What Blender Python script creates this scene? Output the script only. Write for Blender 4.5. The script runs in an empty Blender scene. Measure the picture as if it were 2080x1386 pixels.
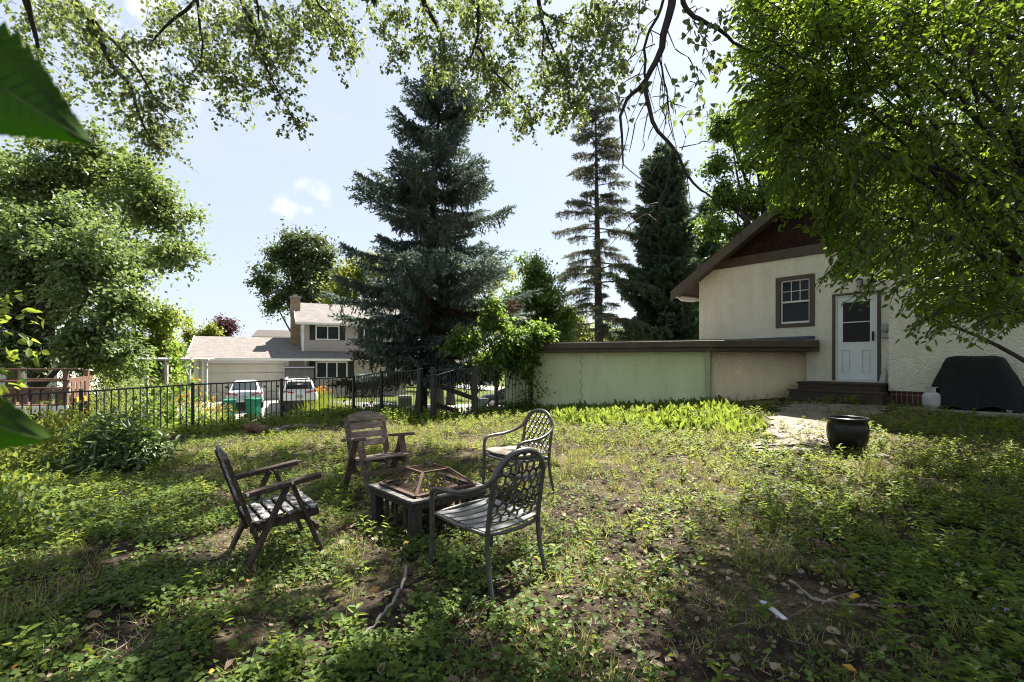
import bpy, math, random
import numpy as np
from mathutils import Vector, Matrix
scene = bpy.context.scene
COL = scene.collection
R = math.radians
F = 1000.0; EYE = 1.45
# ------------------------------------------------------------------ camera
cam_d = bpy.data.cameras.new('camera'); cam = bpy.data.objects.new('camera', cam_d); COL.objects.link(cam)
cam.location = (0, 0, EYE); cam.rotation_euler = (R(90), 0, 0)
cam_d.sensor_width = 36; cam_d.lens = 36 * F / 2080
cam_d.shift_y = (735 - 693) / 2080
cam_d.clip_start = 0.02; cam_d.clip_end = 3000
cam_d.dof.use_dof = True; cam_d.dof.focus_distance = 5.5; cam_d.dof.aperture_fstop = 5.6
scene.camera = cam
# ------------------------------------------------------------------ light
SUN_AZ, SUN_EL = R(30), R(55)          # azimuth to the right of +Y
sdir = Vector((math.sin(SUN_AZ) * math.cos(SUN_EL), math.cos(SUN_AZ) * math.cos(SUN_EL), math.sin(SUN_EL)))
sun_d = bpy.data.lights.new('sun', 'SUN'); sun_d.energy = 5.0; sun_d.angle = R(0.45); sun_d.color = (1.0, 0.94, 0.84)
sun = bpy.data.objects.new('sun', sun_d); COL.objects.link(sun)
sun.rotation_euler = sdir.to_track_quat('Z', 'Y').to_euler(); sun.location = sdir * 60
world = bpy.data.worlds.new('World'); scene.world = world; world.use_nodes = True
wn = world.node_tree; wn.nodes.clear()
def N(nt, t, **kw):
    n = nt.nodes.new(t)
    for k, v in kw.items(): setattr(n, k, v)
    return n
sky = N(wn, 'ShaderNodeTexSky', sky_type='NISHITA', sun_disc=False, sun_elevation=SUN_EL, sun_rotation=SUN_AZ)
sky.air_density = 1.0; sky.dust_density = 1.6; sky.ozone_density = 1.0; sky.altitude = 250
tc = N(wn, 'ShaderNodeTexCoord'); mp = N(wn, 'ShaderNodeMapping'); mp.inputs['Scale'].default_value = (1.0, 1.0, 2.4)
nz = N(wn, 'ShaderNodeTexNoise'); nz.inputs['Scale'].default_value = 2.6; nz.inputs['Detail'].default_value = 8; nz.inputs['Roughness'].default_value = .62
rmp = N(wn, 'ShaderNodeValToRGB'); rmp.color_ramp.elements[0].position = .52; rmp.color_ramp.elements[1].position = .80
rmp.color_ramp.elements[0].color = (.70, .70, .70, 1); rmp.color_ramp.elements[1].color = (.95, .95, .95, 1)
mixw = N(wn, 'ShaderNodeMix', data_type='RGBA'); mixw.inputs['B'].default_value = (4.0, 4.4, 5.0, 1)
bg = N(wn, 'ShaderNodeBackground'); bg.inputs['Strength'].default_value = 0.050
wo = N(wn, 'ShaderNodeOutputWorld')
L = wn.links.new
L(tc.outputs['Generated'], mp.inputs['Vector']); L(mp.outputs['Vector'], nz.inputs['Vector']); L(nz.outputs['Fac'], rmp.inputs['Fac'])
def lump(px, py, r_out, r_in):
    d = Vector(((px - 1040) / F, 1, -(py - 735) / F)).normalized(); dp = N(wn, 'ShaderNodeVectorMath', operation='DOT_PRODUCT'); dp.inputs[1].default_value = d
    L(tc.outputs['Generated'], dp.inputs[0]); mr = N(wn, 'ShaderNodeMapRange', interpolation_type='SMOOTHSTEP'); mr.inputs['From Min'].default_value = math.cos(r_out); mr.inputs['From Max'].default_value = math.cos(r_in); L(dp.outputs['Value'], mr.inputs['Value']); return mr.outputs['Result']
a_ = N(wn, 'ShaderNodeMath', operation='MAXIMUM'); L(lump(634, 400, .040, .002), a_.inputs[0]); L(lump(577, 421, .030, .002), a_.inputs[1])
a2 = N(wn, 'ShaderNodeMath', operation='MAXIMUM'); L(a_.outputs[0], a2.inputs[0]); L(lump(300, 30, .16, .02), a2.inputs[1])
n2w = N(wn, 'ShaderNodeTexNoise'); n2w.inputs['Scale'].default_value = 34; n2w.inputs['Detail'].default_value = 7; L(tc.outputs['Generated'], n2w.inputs['Vector'])
r2w = N(wn, 'ShaderNodeValToRGB'); r2w.color_ramp.elements[0].position = .44; r2w.color_ramp.elements[1].position = .66; L(n2w.outputs['Fac'], r2w.inputs['Fac'])
cm = N(wn, 'ShaderNodeMath', operation='MULTIPLY'); L(a2.outputs[0], cm.inputs[0]); L(r2w.outputs['Color'], cm.inputs[1])
mixc = N(wn, 'ShaderNodeMix', data_type='RGBA'); mixc.inputs['B'].default_value = (5.6, 5.7, 5.9, 1); L(cm.outputs[0], mixc.inputs['Factor'])
L(rmp.outputs['Color'], mixw.inputs['Factor']); L(sky.outputs['Color'], mixw.inputs['A']); L(mixw.outputs['Result'], mixc.inputs['A']); L(mixc.outputs['Result'], bg.inputs['Color']); L(bg.outputs['Background'], wo.inputs['Surface'])
scene.view_settings.view_transform = 'Standard'; scene.view_settings.look = 'None'
scene.view_settings.exposure = 2.05; scene.view_settings.gamma = 1.0
cy = scene.cycles
cy.max_bounces = 7; cy.diffuse_bounces = 4; cy.glossy_bounces = 2; cy.transmission_bounces = 5; cy.transparent_max_bounces = 8
cy.use_denoising = True; cy.denoiser = 'OPENIMAGEDENOISE'; cy.denoising_input_passes = 'RGB_ALBEDO_NORMAL'; cy.denoising_prefilter = 'ACCURATE'; cy.filter_width = 1.1; cy.sample_clamp_indirect = 6.0
cy.caustics_reflective = False; cy.caustics_refractive = False

# ------------------------------------------------------------------ helpers
rng = np.random.default_rng(7)
random.seed(7)
def P(px, py, Y):
    """a photo pixel and a distance -> a point of the place"""
    return Vector(((px - 1040) / F * Y, Y, EYE - (py - 735) / F * Y))
def sm(v, a, b):
    t = np.clip((np.asarray(v, float) - a) / (b - a), 0, 1)
    return t * t * (3 - 2 * t)
def noise2(x, y, s=1.0, seed=0):
    r_ = np.random.default_rng(1000 + seed); x = np.asarray(x, float); y = np.asarray(y, float)
    o = np.zeros(np.broadcast(x, y).shape)
    for k in range(7):
        f = s * (0.7 + 0.45 * k); a = r_.uniform(0, 6.283); ph = r_.uniform(0, 6.283)
        o = o + np.sin((x * math.cos(a) + y * math.sin(a)) * f + ph + 1.3 * np.sin(f * .6 * (x * math.sin(a) - y * math.cos(a)) + ph * 2)) / (1 + .25 * k)
    return o / 2.6
FX = [-40, -14, -8.29, -4.24, -2.24, -.9, .54, 5, 8, 12, 20, 40]
FY = [-19, 4.2, 9.5, 13.25, 12.3, 12.5, 14.6, 15.6, 21, 30, 36, 40]
def H(x, y):
    x = np.asarray(x, float); y = np.asarray(y, float)
    z = .38 * sm(x, .3, 6.5) * sm(y, 2.2, 8.5) + .05 * sm(x, 4, 8) * sm(y, 8, 11.5) + .10 * sm(x, -2.5, 1) * sm(y, 6, 12)
    z = z - .16 * sm(-x, 4, 9) * sm(y, 5, 10)
    z = z + .022 * noise2(x, y, 1.3, 1) * (1 - sm(y, 14, 18))
    b = y - np.interp(x, FX, FY)
    d = sm(b, .5, 9.0)
    z = z * (1 - d) + d * -1.62
    z = z + .62 * sm(y, 22, 29) * d * sm(-x, 3, 9)
    return z
def Hf(x, y): return float(H(x, y))
def tag(o, label=None, cat=None, group=None, kind=None):
    if label: o['label'] = label
    if cat: o['category'] = cat
    if group: o['group'] = group
    if kind: o['kind'] = kind
    return o
def empty(name, loc, rz=0, label=None, cat=None, group=None):
    o = bpy.data.objects.new(name, None); COL.objects.link(o)
    o.location = loc; o.rotation_euler = (0, 0, rz); o.empty_display_size = .1
    return tag(o, label, cat, group)
def copy_tree(o, parent=None):
    c = o.copy(); COL.objects.link(c); c.parent = parent
    for ch in list(o.children): copy_tree(ch, c)
    return c
def link_mesh(name, me, m, parent=None, smooth=False, bevel=0):
    if isinstance(m, (list, tuple)):
        for q in m: me.materials.append(q)
    else: me.materials.append(m)
    o = bpy.data.objects.new(name, me); COL.objects.link(o)
    if parent is not None: o.parent = parent
    if smooth: me.polygons.foreach_set('use_smooth', [True] * len(me.polygons))
    if bevel:
        b = o.modifiers.new('bevel', 'BEVEL'); b.width = bevel; b.segments = 2; b.limit_method = 'ANGLE'; b.angle_limit = R(40)
    return o
class MB:
    def __init__(s): s.v = []; s.f = []; s.m = []; s.mi = 0
    def add(s, vs, fs):
        k = len(s.v); s.v += [tuple(q) for q in vs]
        for f in fs: s.f.append([k + i for i in f]); s.m.append(s.mi)
        return s
    def box(s, c, size, M=None):
        x, y, z = [q / 2 for q in size]
        vs = [Vector(q) for q in ((-x, -y, -z), (x, -y, -z), (x, y, -z), (-x, y, -z), (-x, -y, z), (x, -y, z), (x, y, z), (-x, y, z))]
        if M is not None: vs = [M @ q for q in vs]
        c = Vector(c)
        return s.add([c + q for q in vs], [(0, 3, 2, 1), (4, 5, 6, 7), (0, 1, 5, 4), (1, 2, 6, 5), (2, 3, 7, 6), (3, 0, 4, 7)])
    def span(s, a, b):
        a = Vector(a); b = Vector(b); return s.box((a + b) / 2, [abs(q) for q in (b - a)])
    def bar(s, p0, p1, w, h, up=(0, 0, 1)):
        p0 = Vector(p0); p1 = Vector(p1); d = p1 - p0; l = d.length; d.normalize()
        u = Vector(up)
        if abs(d.dot(u)) > .98: u = Vector((0, 1, 0))
        sd = d.cross(u).normalized(); u = sd.cross(d)
        M = Matrix((sd, d, u)).transposed()
        return s.box((p0 + p1) / 2, (w, l, h), M)
    def tube(s, pts, rad, n=8, caps=True, flat=1.0):
        pts = [Vector(p) for p in pts]; m = len(pts)
        if not hasattr(rad, '__len__'): rad = [rad] * m
        k = len(s.v); a = None
        for i, p in enumerate(pts):
            t = (pts[min(i + 1, m - 1)] - pts[max(i - 1, 0)])
            if t.length < 1e-9: t = Vector((0, 0, 1))
            t.normalize()
            if a is None: a = t.orthogonal().normalized()
            else:
                a = a - t * a.dot(t)
                if a.length < 1e-6: a = t.orthogonal()
                a.normalize()
            b = t.cross(a)
            for j in range(n):
                th = 6.28318 * j / n
                s.v.append(tuple(p + (a * math.cos(th) + b * math.sin(th) * flat) * rad[i]))
        for i in range(m - 1):
            for j in range(n):
                q = k + i * n + j; r_ = k + i * n + (j + 1) % n
                s.f.append([q, r_, r_ + n, q + n]); s.m.append(s.mi)
        if caps:
            s.f.append([k + j for j in range(n)][::-1]); s.m.append(s.mi)
            s.f.append([k + (m - 1) * n + j for j in range(n)]); s.m.append(s.mi)
        return s
    def lathe(s, prof, n=24, c=(0, 0, 0), axis='z'):
        k = len(s.v); c = Vector(c)
        for (r_, z) in prof:
            for j in range(n):
                th = 6.28318 * j / n; q = (r_ * math.cos(th), r_ * math.sin(th), z)
                if axis == 'x': q = (q[2], q[0], q[1])
                if axis == 'y': q = (q[0], q[2], q[1])
                s.v.append(tuple(c + Vector(q)))
        for i in range(len(prof) - 1):
            for j in range(n):
                a = k + i * n + j; b = k + i * n + (j + 1) % n
                s.f.append([a, b, b + n, a + n]); s.m.append(s.mi)
        s.f.append([k + j for j in range(n)][::-1]); s.m.append(s.mi)
        s.f.append([k + (len(prof) - 1) * n + j for j in range(n)]); s.m.append(s.mi)
        return s
    def prism(s, poly, off):
        """poly: list of 3-D points (planar), extruded by vector off"""
        poly = [Vector(p) for p in poly]; off = Vector(off); n = len(poly)
        return s.add(poly + [p + off for p in poly], [list(range(n))[::-1], [n + i for i in range(n)]] + [[i, (i + 1) % n, n + (i + 1) % n, n + i] for i in range(n)])
    def quad(s, a, b, c, d): return s.add([a, b, c, d], [(0, 1, 2, 3)])
    def shift(s, v): v = Vector(v); s.v = [tuple(Vector(q) + v) for q in s.v]; return s
    def build(s, name, m, parent=None, smooth=False, bevel=0, rel=None):
        if rel is not None: s.shift(-Vector(rel))
        me = bpy.data.meshes.new(name); me.from_pydata(s.v, [], s.f); 
        if isinstance(m, (list, tuple)): me.polygons.foreach_set('material_index', s.m)
        me.update()
        return link_mesh(name, me, m, parent, smooth, bevel)
# ---- many small faces at once
def tpl(vs, fs): return np.array(vs, float), fs
T_QUAD = tpl([(0, 0, 0), (.5, .45, .10), (0, 1, 0), (-.5, .45, .10)], [(0, 1, 2, 3)])
T_LEAF = tpl([(0, 0, 0), (.42, .22, .10), (.40, .62, .06), (0, 1, -.10), (-.40, .62, .06), (-.42, .22, .10)], [(0, 1, 2, 3), (0, 3, 4, 5)])
T_HEART = tpl([(0, .06, 0), (.30, 0, .05), (.52, .25, .09), (.30, .68, .05), (0, 1, -.10), (-.30, .68, .05), (-.52, .25, .09), (-.30, 0, .05)], [(0, 1, 2, 3, 4), (0, 4, 5, 6, 7)])
T_BLADE = tpl([(-.5, 0, 0), (.5, 0, 0), (.38, .5, .06), (-.38, .5, .06), (.05, 1, .25), (-.05, 1, .25)], [(0, 1, 2, 3), (3, 2, 4, 5)])
T_LILY = tpl([(0, 0, 0), (.30, .25, .06), (.5, .55, .10), (.25, .85, .02), (0, 1, -.08), (-.25, .85, .02), (-.5, .55, .10), (-.30, .25, .06), (0, .55, 0)], [(0, 1, 2, 8), (8, 2, 3, 4), (0, 8, 6, 7), (8, 4, 5, 6)])
def unit(a): return a / np.maximum(np.linalg.norm(a, axis=1, keepdims=True), 1e-9)
class Batch:
    def __init__(s): s.V = []; s.L = []; s.C = []; s.n = 0
    def put(s, T, pos, axis, nrm, length, width):
        t, fs = T; pos = np.asarray(pos, float); n = len(pos)
        if n == 0: return s
        axis = unit(np.asarray(axis, float)); side = np.cross(axis, nrm); bad = np.linalg.norm(side, axis=1) < 1e-4; side[bad] = (1, 0, 0)
        side = unit(side); up = np.cross(side, axis)
        length = np.broadcast_to(np.asarray(length, float), (n,)); width = np.broadcast_to(np.asarray(width, float), (n,))
        V = pos[:, None] + side[:, None] * (t[None, :, 0] * width[:, None])[..., None] + (axis[:, None] * t[None, :, 1, None] + up[:, None] * t[None, :, 2, None]) * length[:, None, None]
        k = len(t); base = s.n + np.arange(n) * k
        for f in fs:
            s.L.append((base[:, None] + np.array(f)[None]).ravel()); s.C.append(np.full(n, len(f)))
        s.V.append(V.reshape(-1, 3)); s.n += n * k
        return s
    def build(s, name, m, parent=None, rel=None, kind=None):
        V = np.concatenate(s.V); 
        if rel is not None: V = V - np.array(rel)[None]
        Ls = np.concatenate(s.L); Cs = np.concatenate(s.C)
        me = bpy.data.meshes.new(name); me.vertices.add(len(V)); me.vertices.foreach_set('co', V.astype(np.float32).ravel())
        me.loops.add(len(Ls)); me.loops.foreach_set('vertex_index', Ls.astype(np.int32))
        me.polygons.add(len(Cs)); me.polygons.foreach_set('loop_start', np.concatenate([[0], np.cumsum(Cs)[:-1]]).astype(np.int32))
        me.update(calc_edges=True); me.validate()
        o = link_mesh(name, me, m, parent)
        if kind: o['kind'] = kind
        return o
def rvec(n, r_=None):
    r_ = r_ or rng; return unit(r_.normal(size=(n, 3)))

# ------------------------------------------------------------------ materials
def new_mat(name):
    m = bpy.data.materials.new(name); m.use_nodes = True; nt = m.node_tree; nt.nodes.clear()
    out = N(nt, 'ShaderNodeOutputMaterial'); b = N(nt, 'ShaderNodeBsdfPrincipled'); nt.links.new(b.outputs[0], out.inputs['Surface'])
    return m, nt, b, out
def ramp(nt, stops, interp='LINEAR'):
    r_ = N(nt, 'ShaderNodeValToRGB'); e = r_.color_ramp.elements; r_.color_ramp.interpolation = interp
    while len(e) < len(stops): e.new(.5)
    for q, (p, c) in zip(e, stops): q.position = p; q.color = (*c, 1)
    return r_
def coords(nt, scale=(1, 1, 1), rot=(0, 0, 0)):
    t = N(nt, 'ShaderNodeTexCoord'); mp_ = N(nt, 'ShaderNodeMapping'); mp_.inputs['Scale'].default_value = scale; mp_.inputs['Rotation'].default_value = rot
    nt.links.new(t.outputs['Object'], mp_.inputs['Vector']); return mp_.outputs['Vector']
def noise(nt, vec, scale, detail=5, rough=.55, dist=0):
    n = N(nt, 'ShaderNodeTexNoise'); n.inputs['Scale'].default_value = scale; n.inputs['Detail'].default_value = detail; n.inputs['Roughness'].default_value = rough; n.inputs['Distortion'].default_value = dist
    if vec is not None: nt.links.new(vec, n.inputs['Vector'])
    return n
def bump(nt, b, h, strength, dist=.01, prev=None):
    bp = N(nt, 'ShaderNodeBump'); bp.inputs['Strength'].default_value = strength; bp.inputs['Distance'].default_value = dist
    nt.links.new(h, bp.inputs['Height'])
    if prev is not None: nt.links.new(prev, bp.inputs['Normal'])
    nt.links.new(bp.outputs['Normal'], b.inputs['Normal']); return bp.outputs['Normal']
def mix(nt, a, b_, fac, blend='MIX'):
    mx = N(nt, 'ShaderNodeMix', data_type='RGBA', blend_type=blend)
    for k, v in (('A', a), ('B', b_)):
        if isinstance(v, tuple): mx.inputs[k].default_value = (*v, 1)
        else: nt.links.new(v, mx.inputs[k])
    if isinstance(fac, (int, float)): mx.inputs['Factor'].default_value = fac
    else: nt.links.new(fac, mx.inputs['Factor'])
    return mx.outputs['Result']
def rough_mat(name, stops, scale=6, rough=.8, bstr=.3, bdist=.01, vscale=(1, 1, 1), metallic=0, bscale=None, spec=.3, detail=6):
    """noise-coloured surface with a bump: paint, stone, wood (stretched), metal"""
    m, nt, b, out = new_mat(name); v = coords(nt, vscale)
    n = noise(nt, v, scale, detail, .62); r_ = ramp(nt, stops); nt.links.new(n.outputs['Fac'], r_.inputs['Fac'])
    nt.links.new(r_.outputs['Color'], b.inputs['Base Color']); b.inputs['Roughness'].default_value = rough; b.inputs['Metallic'].default_value = metallic
    b.inputs['Specular IOR Level'].default_value = spec
    if bstr:
        n2 = noise(nt, v, bscale or scale * 3, 6, .6); bump(nt, b, n2.outputs['Fac'], bstr, bdist)
    return m
def leaf_mat(name, cols, trans_col, tfac=.4, rough=.45, spec=.35, nscale=.5):
    m, nt, b, out = new_mat(name)
    g = N(nt, 'ShaderNodeNewGeometry'); n = noise(nt, g.outputs['Position'], nscale, 2)
    ad = N(nt, 'ShaderNodeMath', operation='MULTIPLY_ADD'); nt.links.new(n.outputs['Fac'], ad.inputs[0]); ad.inputs[1].default_value = .55; 
    ml = N(nt, 'ShaderNodeMath', operation='MULTIPLY'); nt.links.new(g.outputs['Random Per Island'], ml.inputs[0]); ml.inputs[1].default_value = .72
    nt.links.new(ml.outputs[0], ad.inputs[2])
    k = len(cols); r_ = ramp(nt, [(i / (k - 1), c) for i, c in enumerate(cols)]); nt.links.new(ad.outputs[0], r_.inputs['Fac'])
    nt.links.new(r_.outputs['Color'], b.inputs['Base Color']); b.inputs['Roughness'].default_value = rough; b.inputs['Specular IOR Level'].default_value = spec
    tb = N(nt, 'ShaderNodeBsdfTranslucent'); tcx = mix(nt, r_.outputs['Color'], trans_col, .75); nt.links.new(tcx, tb.inputs['Color'])
    ms = N(nt, 'ShaderNodeMixShader'); ms.inputs[0].default_value = tfac
    nt.links.new(b.outputs[0], ms.inputs[1]); nt.links.new(tb.outputs[0], ms.inputs[2]); nt.links.new(ms.outputs[0], out.inputs['Surface'])
    return m
def stucco_mat(name, col, col2):
    m, nt, b, out = new_mat(name); v = coords(nt)
    n = noise(nt, v, 1.3, 5, .6); r_ = ramp(nt, [(.3, col2), (.7, col)]); nt.links.new(n.outputs['Fac'], r_.inputs['Fac'])
    nd = noise(nt, v, 6.0, 2, .5, .5); ml = N(nt, 'ShaderNodeMath', operation='MULTIPLY'); nt.links.new(nd.outputs['Fac'], ml.inputs[0]); ml.inputs[1].default_value = 5.0
    fr = N(nt, 'ShaderNodeMath', operation='PINGPONG'); nt.links.new(ml.outputs[0], fr.inputs[0]); fr.inputs[1].default_value = .35
    n3 = noise(nt, v, 45, 4, .6)
    ad = N(nt, 'ShaderNodeMath', operation='MULTIPLY_ADD'); nt.links.new(n3.outputs['Fac'], ad.inputs[0]); ad.inputs[1].default_value = .05; nt.links.new(fr.outputs[0], ad.inputs[2])
    vs = coords(nt, (2.5, 2.5, .35)); ns = noise(nt, vs, 1.6, 7, .7); rs = ramp(nt, [(.40, (1, 1, 1)), (.62, (.80, .78, .72)), (.75, (.62, .60, .54))]); nt.links.new(ns.outputs['Fac'], rs.inputs['Fac'])
    nt.links.new(mix(nt, r_.outputs['Color'], rs.outputs['Color'], .42, 'MULTIPLY'), b.inputs['Base Color']); b.inputs['Roughness'].default_value = .85; b.inputs['Specular IOR Level'].default_value = .2
    bump(nt, b, ad.outputs[0], .65, .045); return m
def brick_mat(name, c1, c2, mortar, scale=1, bw=.21, bh=.075, rot=(R(90), 0, 0), msize=.012, bstr=.5, rough=.85, mottle=.5, offs=.5):
    m, nt, b, out = new_mat(name); v = coords(nt, (1, 1, 1), rot)
    bt = N(nt, 'ShaderNodeTexBrick'); bt.offset = offs
    for k, c in (('Color1', c1), ('Color2', c2), ('Mortar', mortar)): bt.inputs[k].default_value = (*c, 1)
    bt.inputs['Scale'].default_value = scale; bt.inputs['Brick Width'].default_value = bw; bt.inputs['Row Height'].default_value = bh; bt.inputs['Mortar Size'].default_value = msize; bt.inputs['Mortar Smooth'].default_value = .3
    nt.links.new(v, bt.inputs['Vector']); n = noise(nt, v, 9, 6)
    r_ = ramp(nt, [(.3, (.6, .6, .6)), (.7, (1.25, 1.25, 1.25))]); nt.links.new(n.outputs['Fac'], r_.inputs['Fac'])
    c = mix(nt, bt.outputs['Color'], r_.outputs['Color'], mottle, 'MULTIPLY'); nt.links.new(c, b.inputs['Base Color']); b.inputs['Roughness'].default_value = rough; b.inputs['Specular IOR Level'].default_value = .2
    iv = N(nt, 'ShaderNodeMath', operation='SUBTRACT'); iv.inputs[0].default_value = 1; nt.links.new(bt.outputs['Fac'], iv.inputs[1])
    p = bump(nt, b, iv.outputs[0], bstr, .012); n4 = noise(nt, v, 60, 3); bump(nt, b, n4.outputs['Fac'], .2, .005, p); return m
def siding_mat(name, col, pitch=.115, rough=.6):
    m, nt, b, out = new_mat(name); t = N(nt, 'ShaderNodeTexCoord'); sx = N(nt, 'ShaderNodeSeparateXYZ'); nt.links.new(t.outputs['Object'], sx.inputs[0])
    dv = N(nt, 'ShaderNodeMath', operation='DIVIDE'); nt.links.new(sx.outputs['Z'], dv.inputs[0]); dv.inputs[1].default_value = pitch
    fr = N(nt, 'ShaderNodeMath', operation='FRACT'); nt.links.new(dv.outputs[0], fr.inputs[0])
    r_ = ramp(nt, [(0, (.35, .35, .35)), (.10, (1, 1, 1)), (1, (.97, .97, .97))]); nt.links.new(fr.outputs[0], r_.inputs['Fac'])
    n = noise(nt, t.outputs['Object'], 1.5, 4); r2 = ramp(nt, [(.3, tuple(c * .88 for c in col)), (.7, col)]); nt.links.new(n.outputs['Fac'], r2.inputs['Fac'])
    c = mix(nt, r2.outputs['Color'], r_.outputs['Color'], .6, 'MULTIPLY'); nt.links.new(c, b.inputs['Base Color']); b.inputs['Roughness'].default_value = rough
    iv = N(nt, 'ShaderNodeMath', operation='SUBTRACT'); iv.inputs[0].default_value = 1; nt.links.new(fr.outputs[0], iv.inputs[1])
    bump(nt, b, iv.outputs[0], .6, .02); return m
def glass_mat(name, tint=(.02, .025, .028), rough=.04):
    m, nt, b, out = new_mat(name); v = coords(nt); n = noise(nt, v, 1.7, 2)
    r_ = ramp(nt, [(.3, tint), (.7, tuple(c * 1.7 for c in tint))]); nt.links.new(n.outputs['Fac'], r_.inputs['Fac'])
    nt.links.new(r_.outputs['Color'], b.inputs['Base Color']); b.inputs['Roughness'].default_value = rough; b.inputs['Specular IOR Level'].default_value = .10
    n2 = noise(nt, v, 3, 1); bump(nt, b, n2.outputs['Fac'], .04, .02); return m
def two_layer(name, under, over, scale, lo, hi, vscale=(1, 1, 1), rough=.8, bstr=.5, bdist=.004):
    """a worn coat (over) peeling off an under surface"""
    m, nt, b, out = new_mat(name); v = coords(nt, vscale); n = noise(nt, v, scale, 8, .7); r_ = ramp(nt, [(lo, (0, 0, 0)), (hi, (1, 1, 1))]); nt.links.new(n.outputs['Fac'], r_.inputs['Fac'])
    n2 = noise(nt, v, scale * .4, 5); ru = ramp(nt, [(.3, tuple(c * .6 for c in under)), (.75, tuple(min(1, c * 1.4) for c in under))]); nt.links.new(n2.outputs['Fac'], ru.inputs['Fac'])
    ro = ramp(nt, [(.3, tuple(c * .75 for c in over)), (.7, over)]); nt.links.new(n2.outputs['Fac'], ro.inputs['Fac'])
    c = mix(nt, ru.outputs['Color'], ro.outputs['Color'], r_.outputs['Color']); nt.links.new(c, b.inputs['Base Color']); b.inputs['Roughness'].default_value = rough; b.inputs['Specular IOR Level'].default_value = .25
    bump(nt, b, n.outputs['Fac'], bstr, bdist); return m
M = {}
M['cotton'] = leaf_mat('cottonwood_leaf', [(.045, .070, .020), (.075, .105, .032), (.13, .155, .055)], (.30, .38, .09), .42, .35, .5)
M['shade'] = leaf_mat('shade_tree_leaf', [(.022, .048, .010), (.048, .088, .014), (.085, .13, .020)], (.29, .42, .028), .47, .45, .25)
M['maple'] = leaf_mat('maple_leaf', [(.065, .10, .035), (.105, .15, .055), (.16, .20, .085)], (.26, .37, .08), .34, .42, .30)
M['pale_tree'] = leaf_mat('poplar_leaf', [(.085, .12, .035), (.12, .165, .052), (.165, .20, .075)], (.28, .38, .08), .36, .5, .22)
M['bright'] = leaf_mat('bright_leaf', [(.05, .09, .015), (.09, .14, .022), (.15, .19, .035)], (.42, .52, .06), .55, .45)
M['yellow_green'] = leaf_mat('garden_leaf', [(.06, .10, .015), (.11, .15, .02), (.18, .19, .03)], (.36, .40, .05), .4, .5)
M['dark_tree'] = leaf_mat('far_leaf', [(.04, .065, .025), (.06, .09, .032), (.085, .115, .045)], (.16, .22, .06), .3, .5)
M['purple'] = leaf_mat('purple_leaf', [(.03, .016, .02), (.05, .022, .03), (.07, .03, .035)], (.12, .03, .04), .3, .5)
M['spruce'] = leaf_mat('blue_spruce_needle', [(.034, .052, .042), (.088, .122, .10), (.24, .29, .25)], (.14, .20, .15), .20, .6, .25, 1.2)
M['spruce_dead'] = leaf_mat('brown_needle', [(.05, .035, .02), (.08, .055, .03), (.11, .08, .045)], (.1, .07, .03), .12, .7, .2)
M['spruce_green'] = leaf_mat('green_spruce_needle', [(.045, .072, .048), (.080, .12, .075), (.14, .185, .115)], (.14, .20, .09), .22, .6, .25, 1.0)
M['sparse'] = leaf_mat('thin_conifer_needle', [(.048, .060, .040), (.080, .098, .066), (.125, .135, .085)], (.17, .17, .08), .25, .6, .25, 1.0)
M['charlie'] = leaf_mat('ground_ivy_leaf', [(.018, .038, .010), (.048, .086, .018), (.118, .170, .038)], (.36, .42, .06), .32, .55, .16, 1.2)
M['weed'] = leaf_mat('weed_leaf', [(.024, .052, .010), (.058, .105, .017), (.125, .18, .032)], (.42, .48, .06), .42, .5, .2, .9)
M['grass'] = leaf_mat('lawn_blade', [(.034, .056, .014), (.098, .130, .034), (.27, .27, .11)], (.44, .44, .12), .42, .55, .15, .8)
M['straw'] = leaf_mat('dry_blade', [(.24, .20, .11), (.40, .34, .19), (.56, .49, .31)], (.5, .42, .2), .3, .6, .15, .8)
M['dead_leaf'] = leaf_mat('dead_leaf', [(.055, .036, .023), (.145, .10, .066), (.34, .265, .19)], (.3, .2, .08), .15, .6, .3, 2)
M['yellow_leaf'] = leaf_mat('yellow_fallen_leaf', [(.35, .20, .02), (.45, .33, .03), (.40, .16, .03)], (.5, .35, .05), .25, .5, .3, 2)
M['lily'] = leaf_mat('lily_leaf', [(.030, .070, .013), (.065, .118, .022), (.14, .19, .05)], (.40, .50, .06), .42, .45, .3, 2.5)
M['peony'] = leaf_mat('peony_leaf', [(.040, .075, .022), (.075, .12, .040), (.12, .165, .07)], (.18, .28, .04), .28, .42, .40, 1.2)
M['violet'] = leaf_mat('violet_petal', [(.16, .12, .30), (.24, .18, .40), (.30, .25, .45)], (.3, .25, .5), .3, .6)
M['orange'] = leaf_mat('daylily_petal', [(.55, .18, .02), (.65, .28, .02), (.7, .4, .05)], (.6, .3, .05), .3, .6)
M['bark'] = rough_mat('bark', [(.3, (.045, .036, .028)), (.7, (.12, .10, .08))], 5, .9, .9, .03, (3, 3, .6))
M['dark_bark'] = rough_mat('dark_bark', [(.3, (.022, .019, .016)), (.7, (.06, .052, .045))], 8, .9, .7, .02, (2, 2, .7))
M['spruce_bark'] = rough_mat('spruce_bark', [(.3, (.035, .028, .024)), (.7, (.095, .078, .066))], 7, .92, .9, .03, (2, 2, .8))
M['chair_wood'] = rough_mat('weathered_brown_wood', [(.25, (.020, .014, .010)), (.5, (.045, .031, .022)), (.8, (.105, .080, .062))], 9, .8, .6, .004, (3, 3, 3), bscale=40)
M['pale_wood'] = rough_mat('sun_bleached_wood', [(.25, (.09, .068, .052)), (.5, (.19, .15, .12)), (.8, (.33, .28, .24))], 9, .8, .6, .004, (1, 5, 5), bscale=30)
M['peel'] = two_layer('peeling_grey_paint', (.055, .045, .038), (.36, .36, .37), 26, .46, .54, (1, 1, 1))
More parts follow.
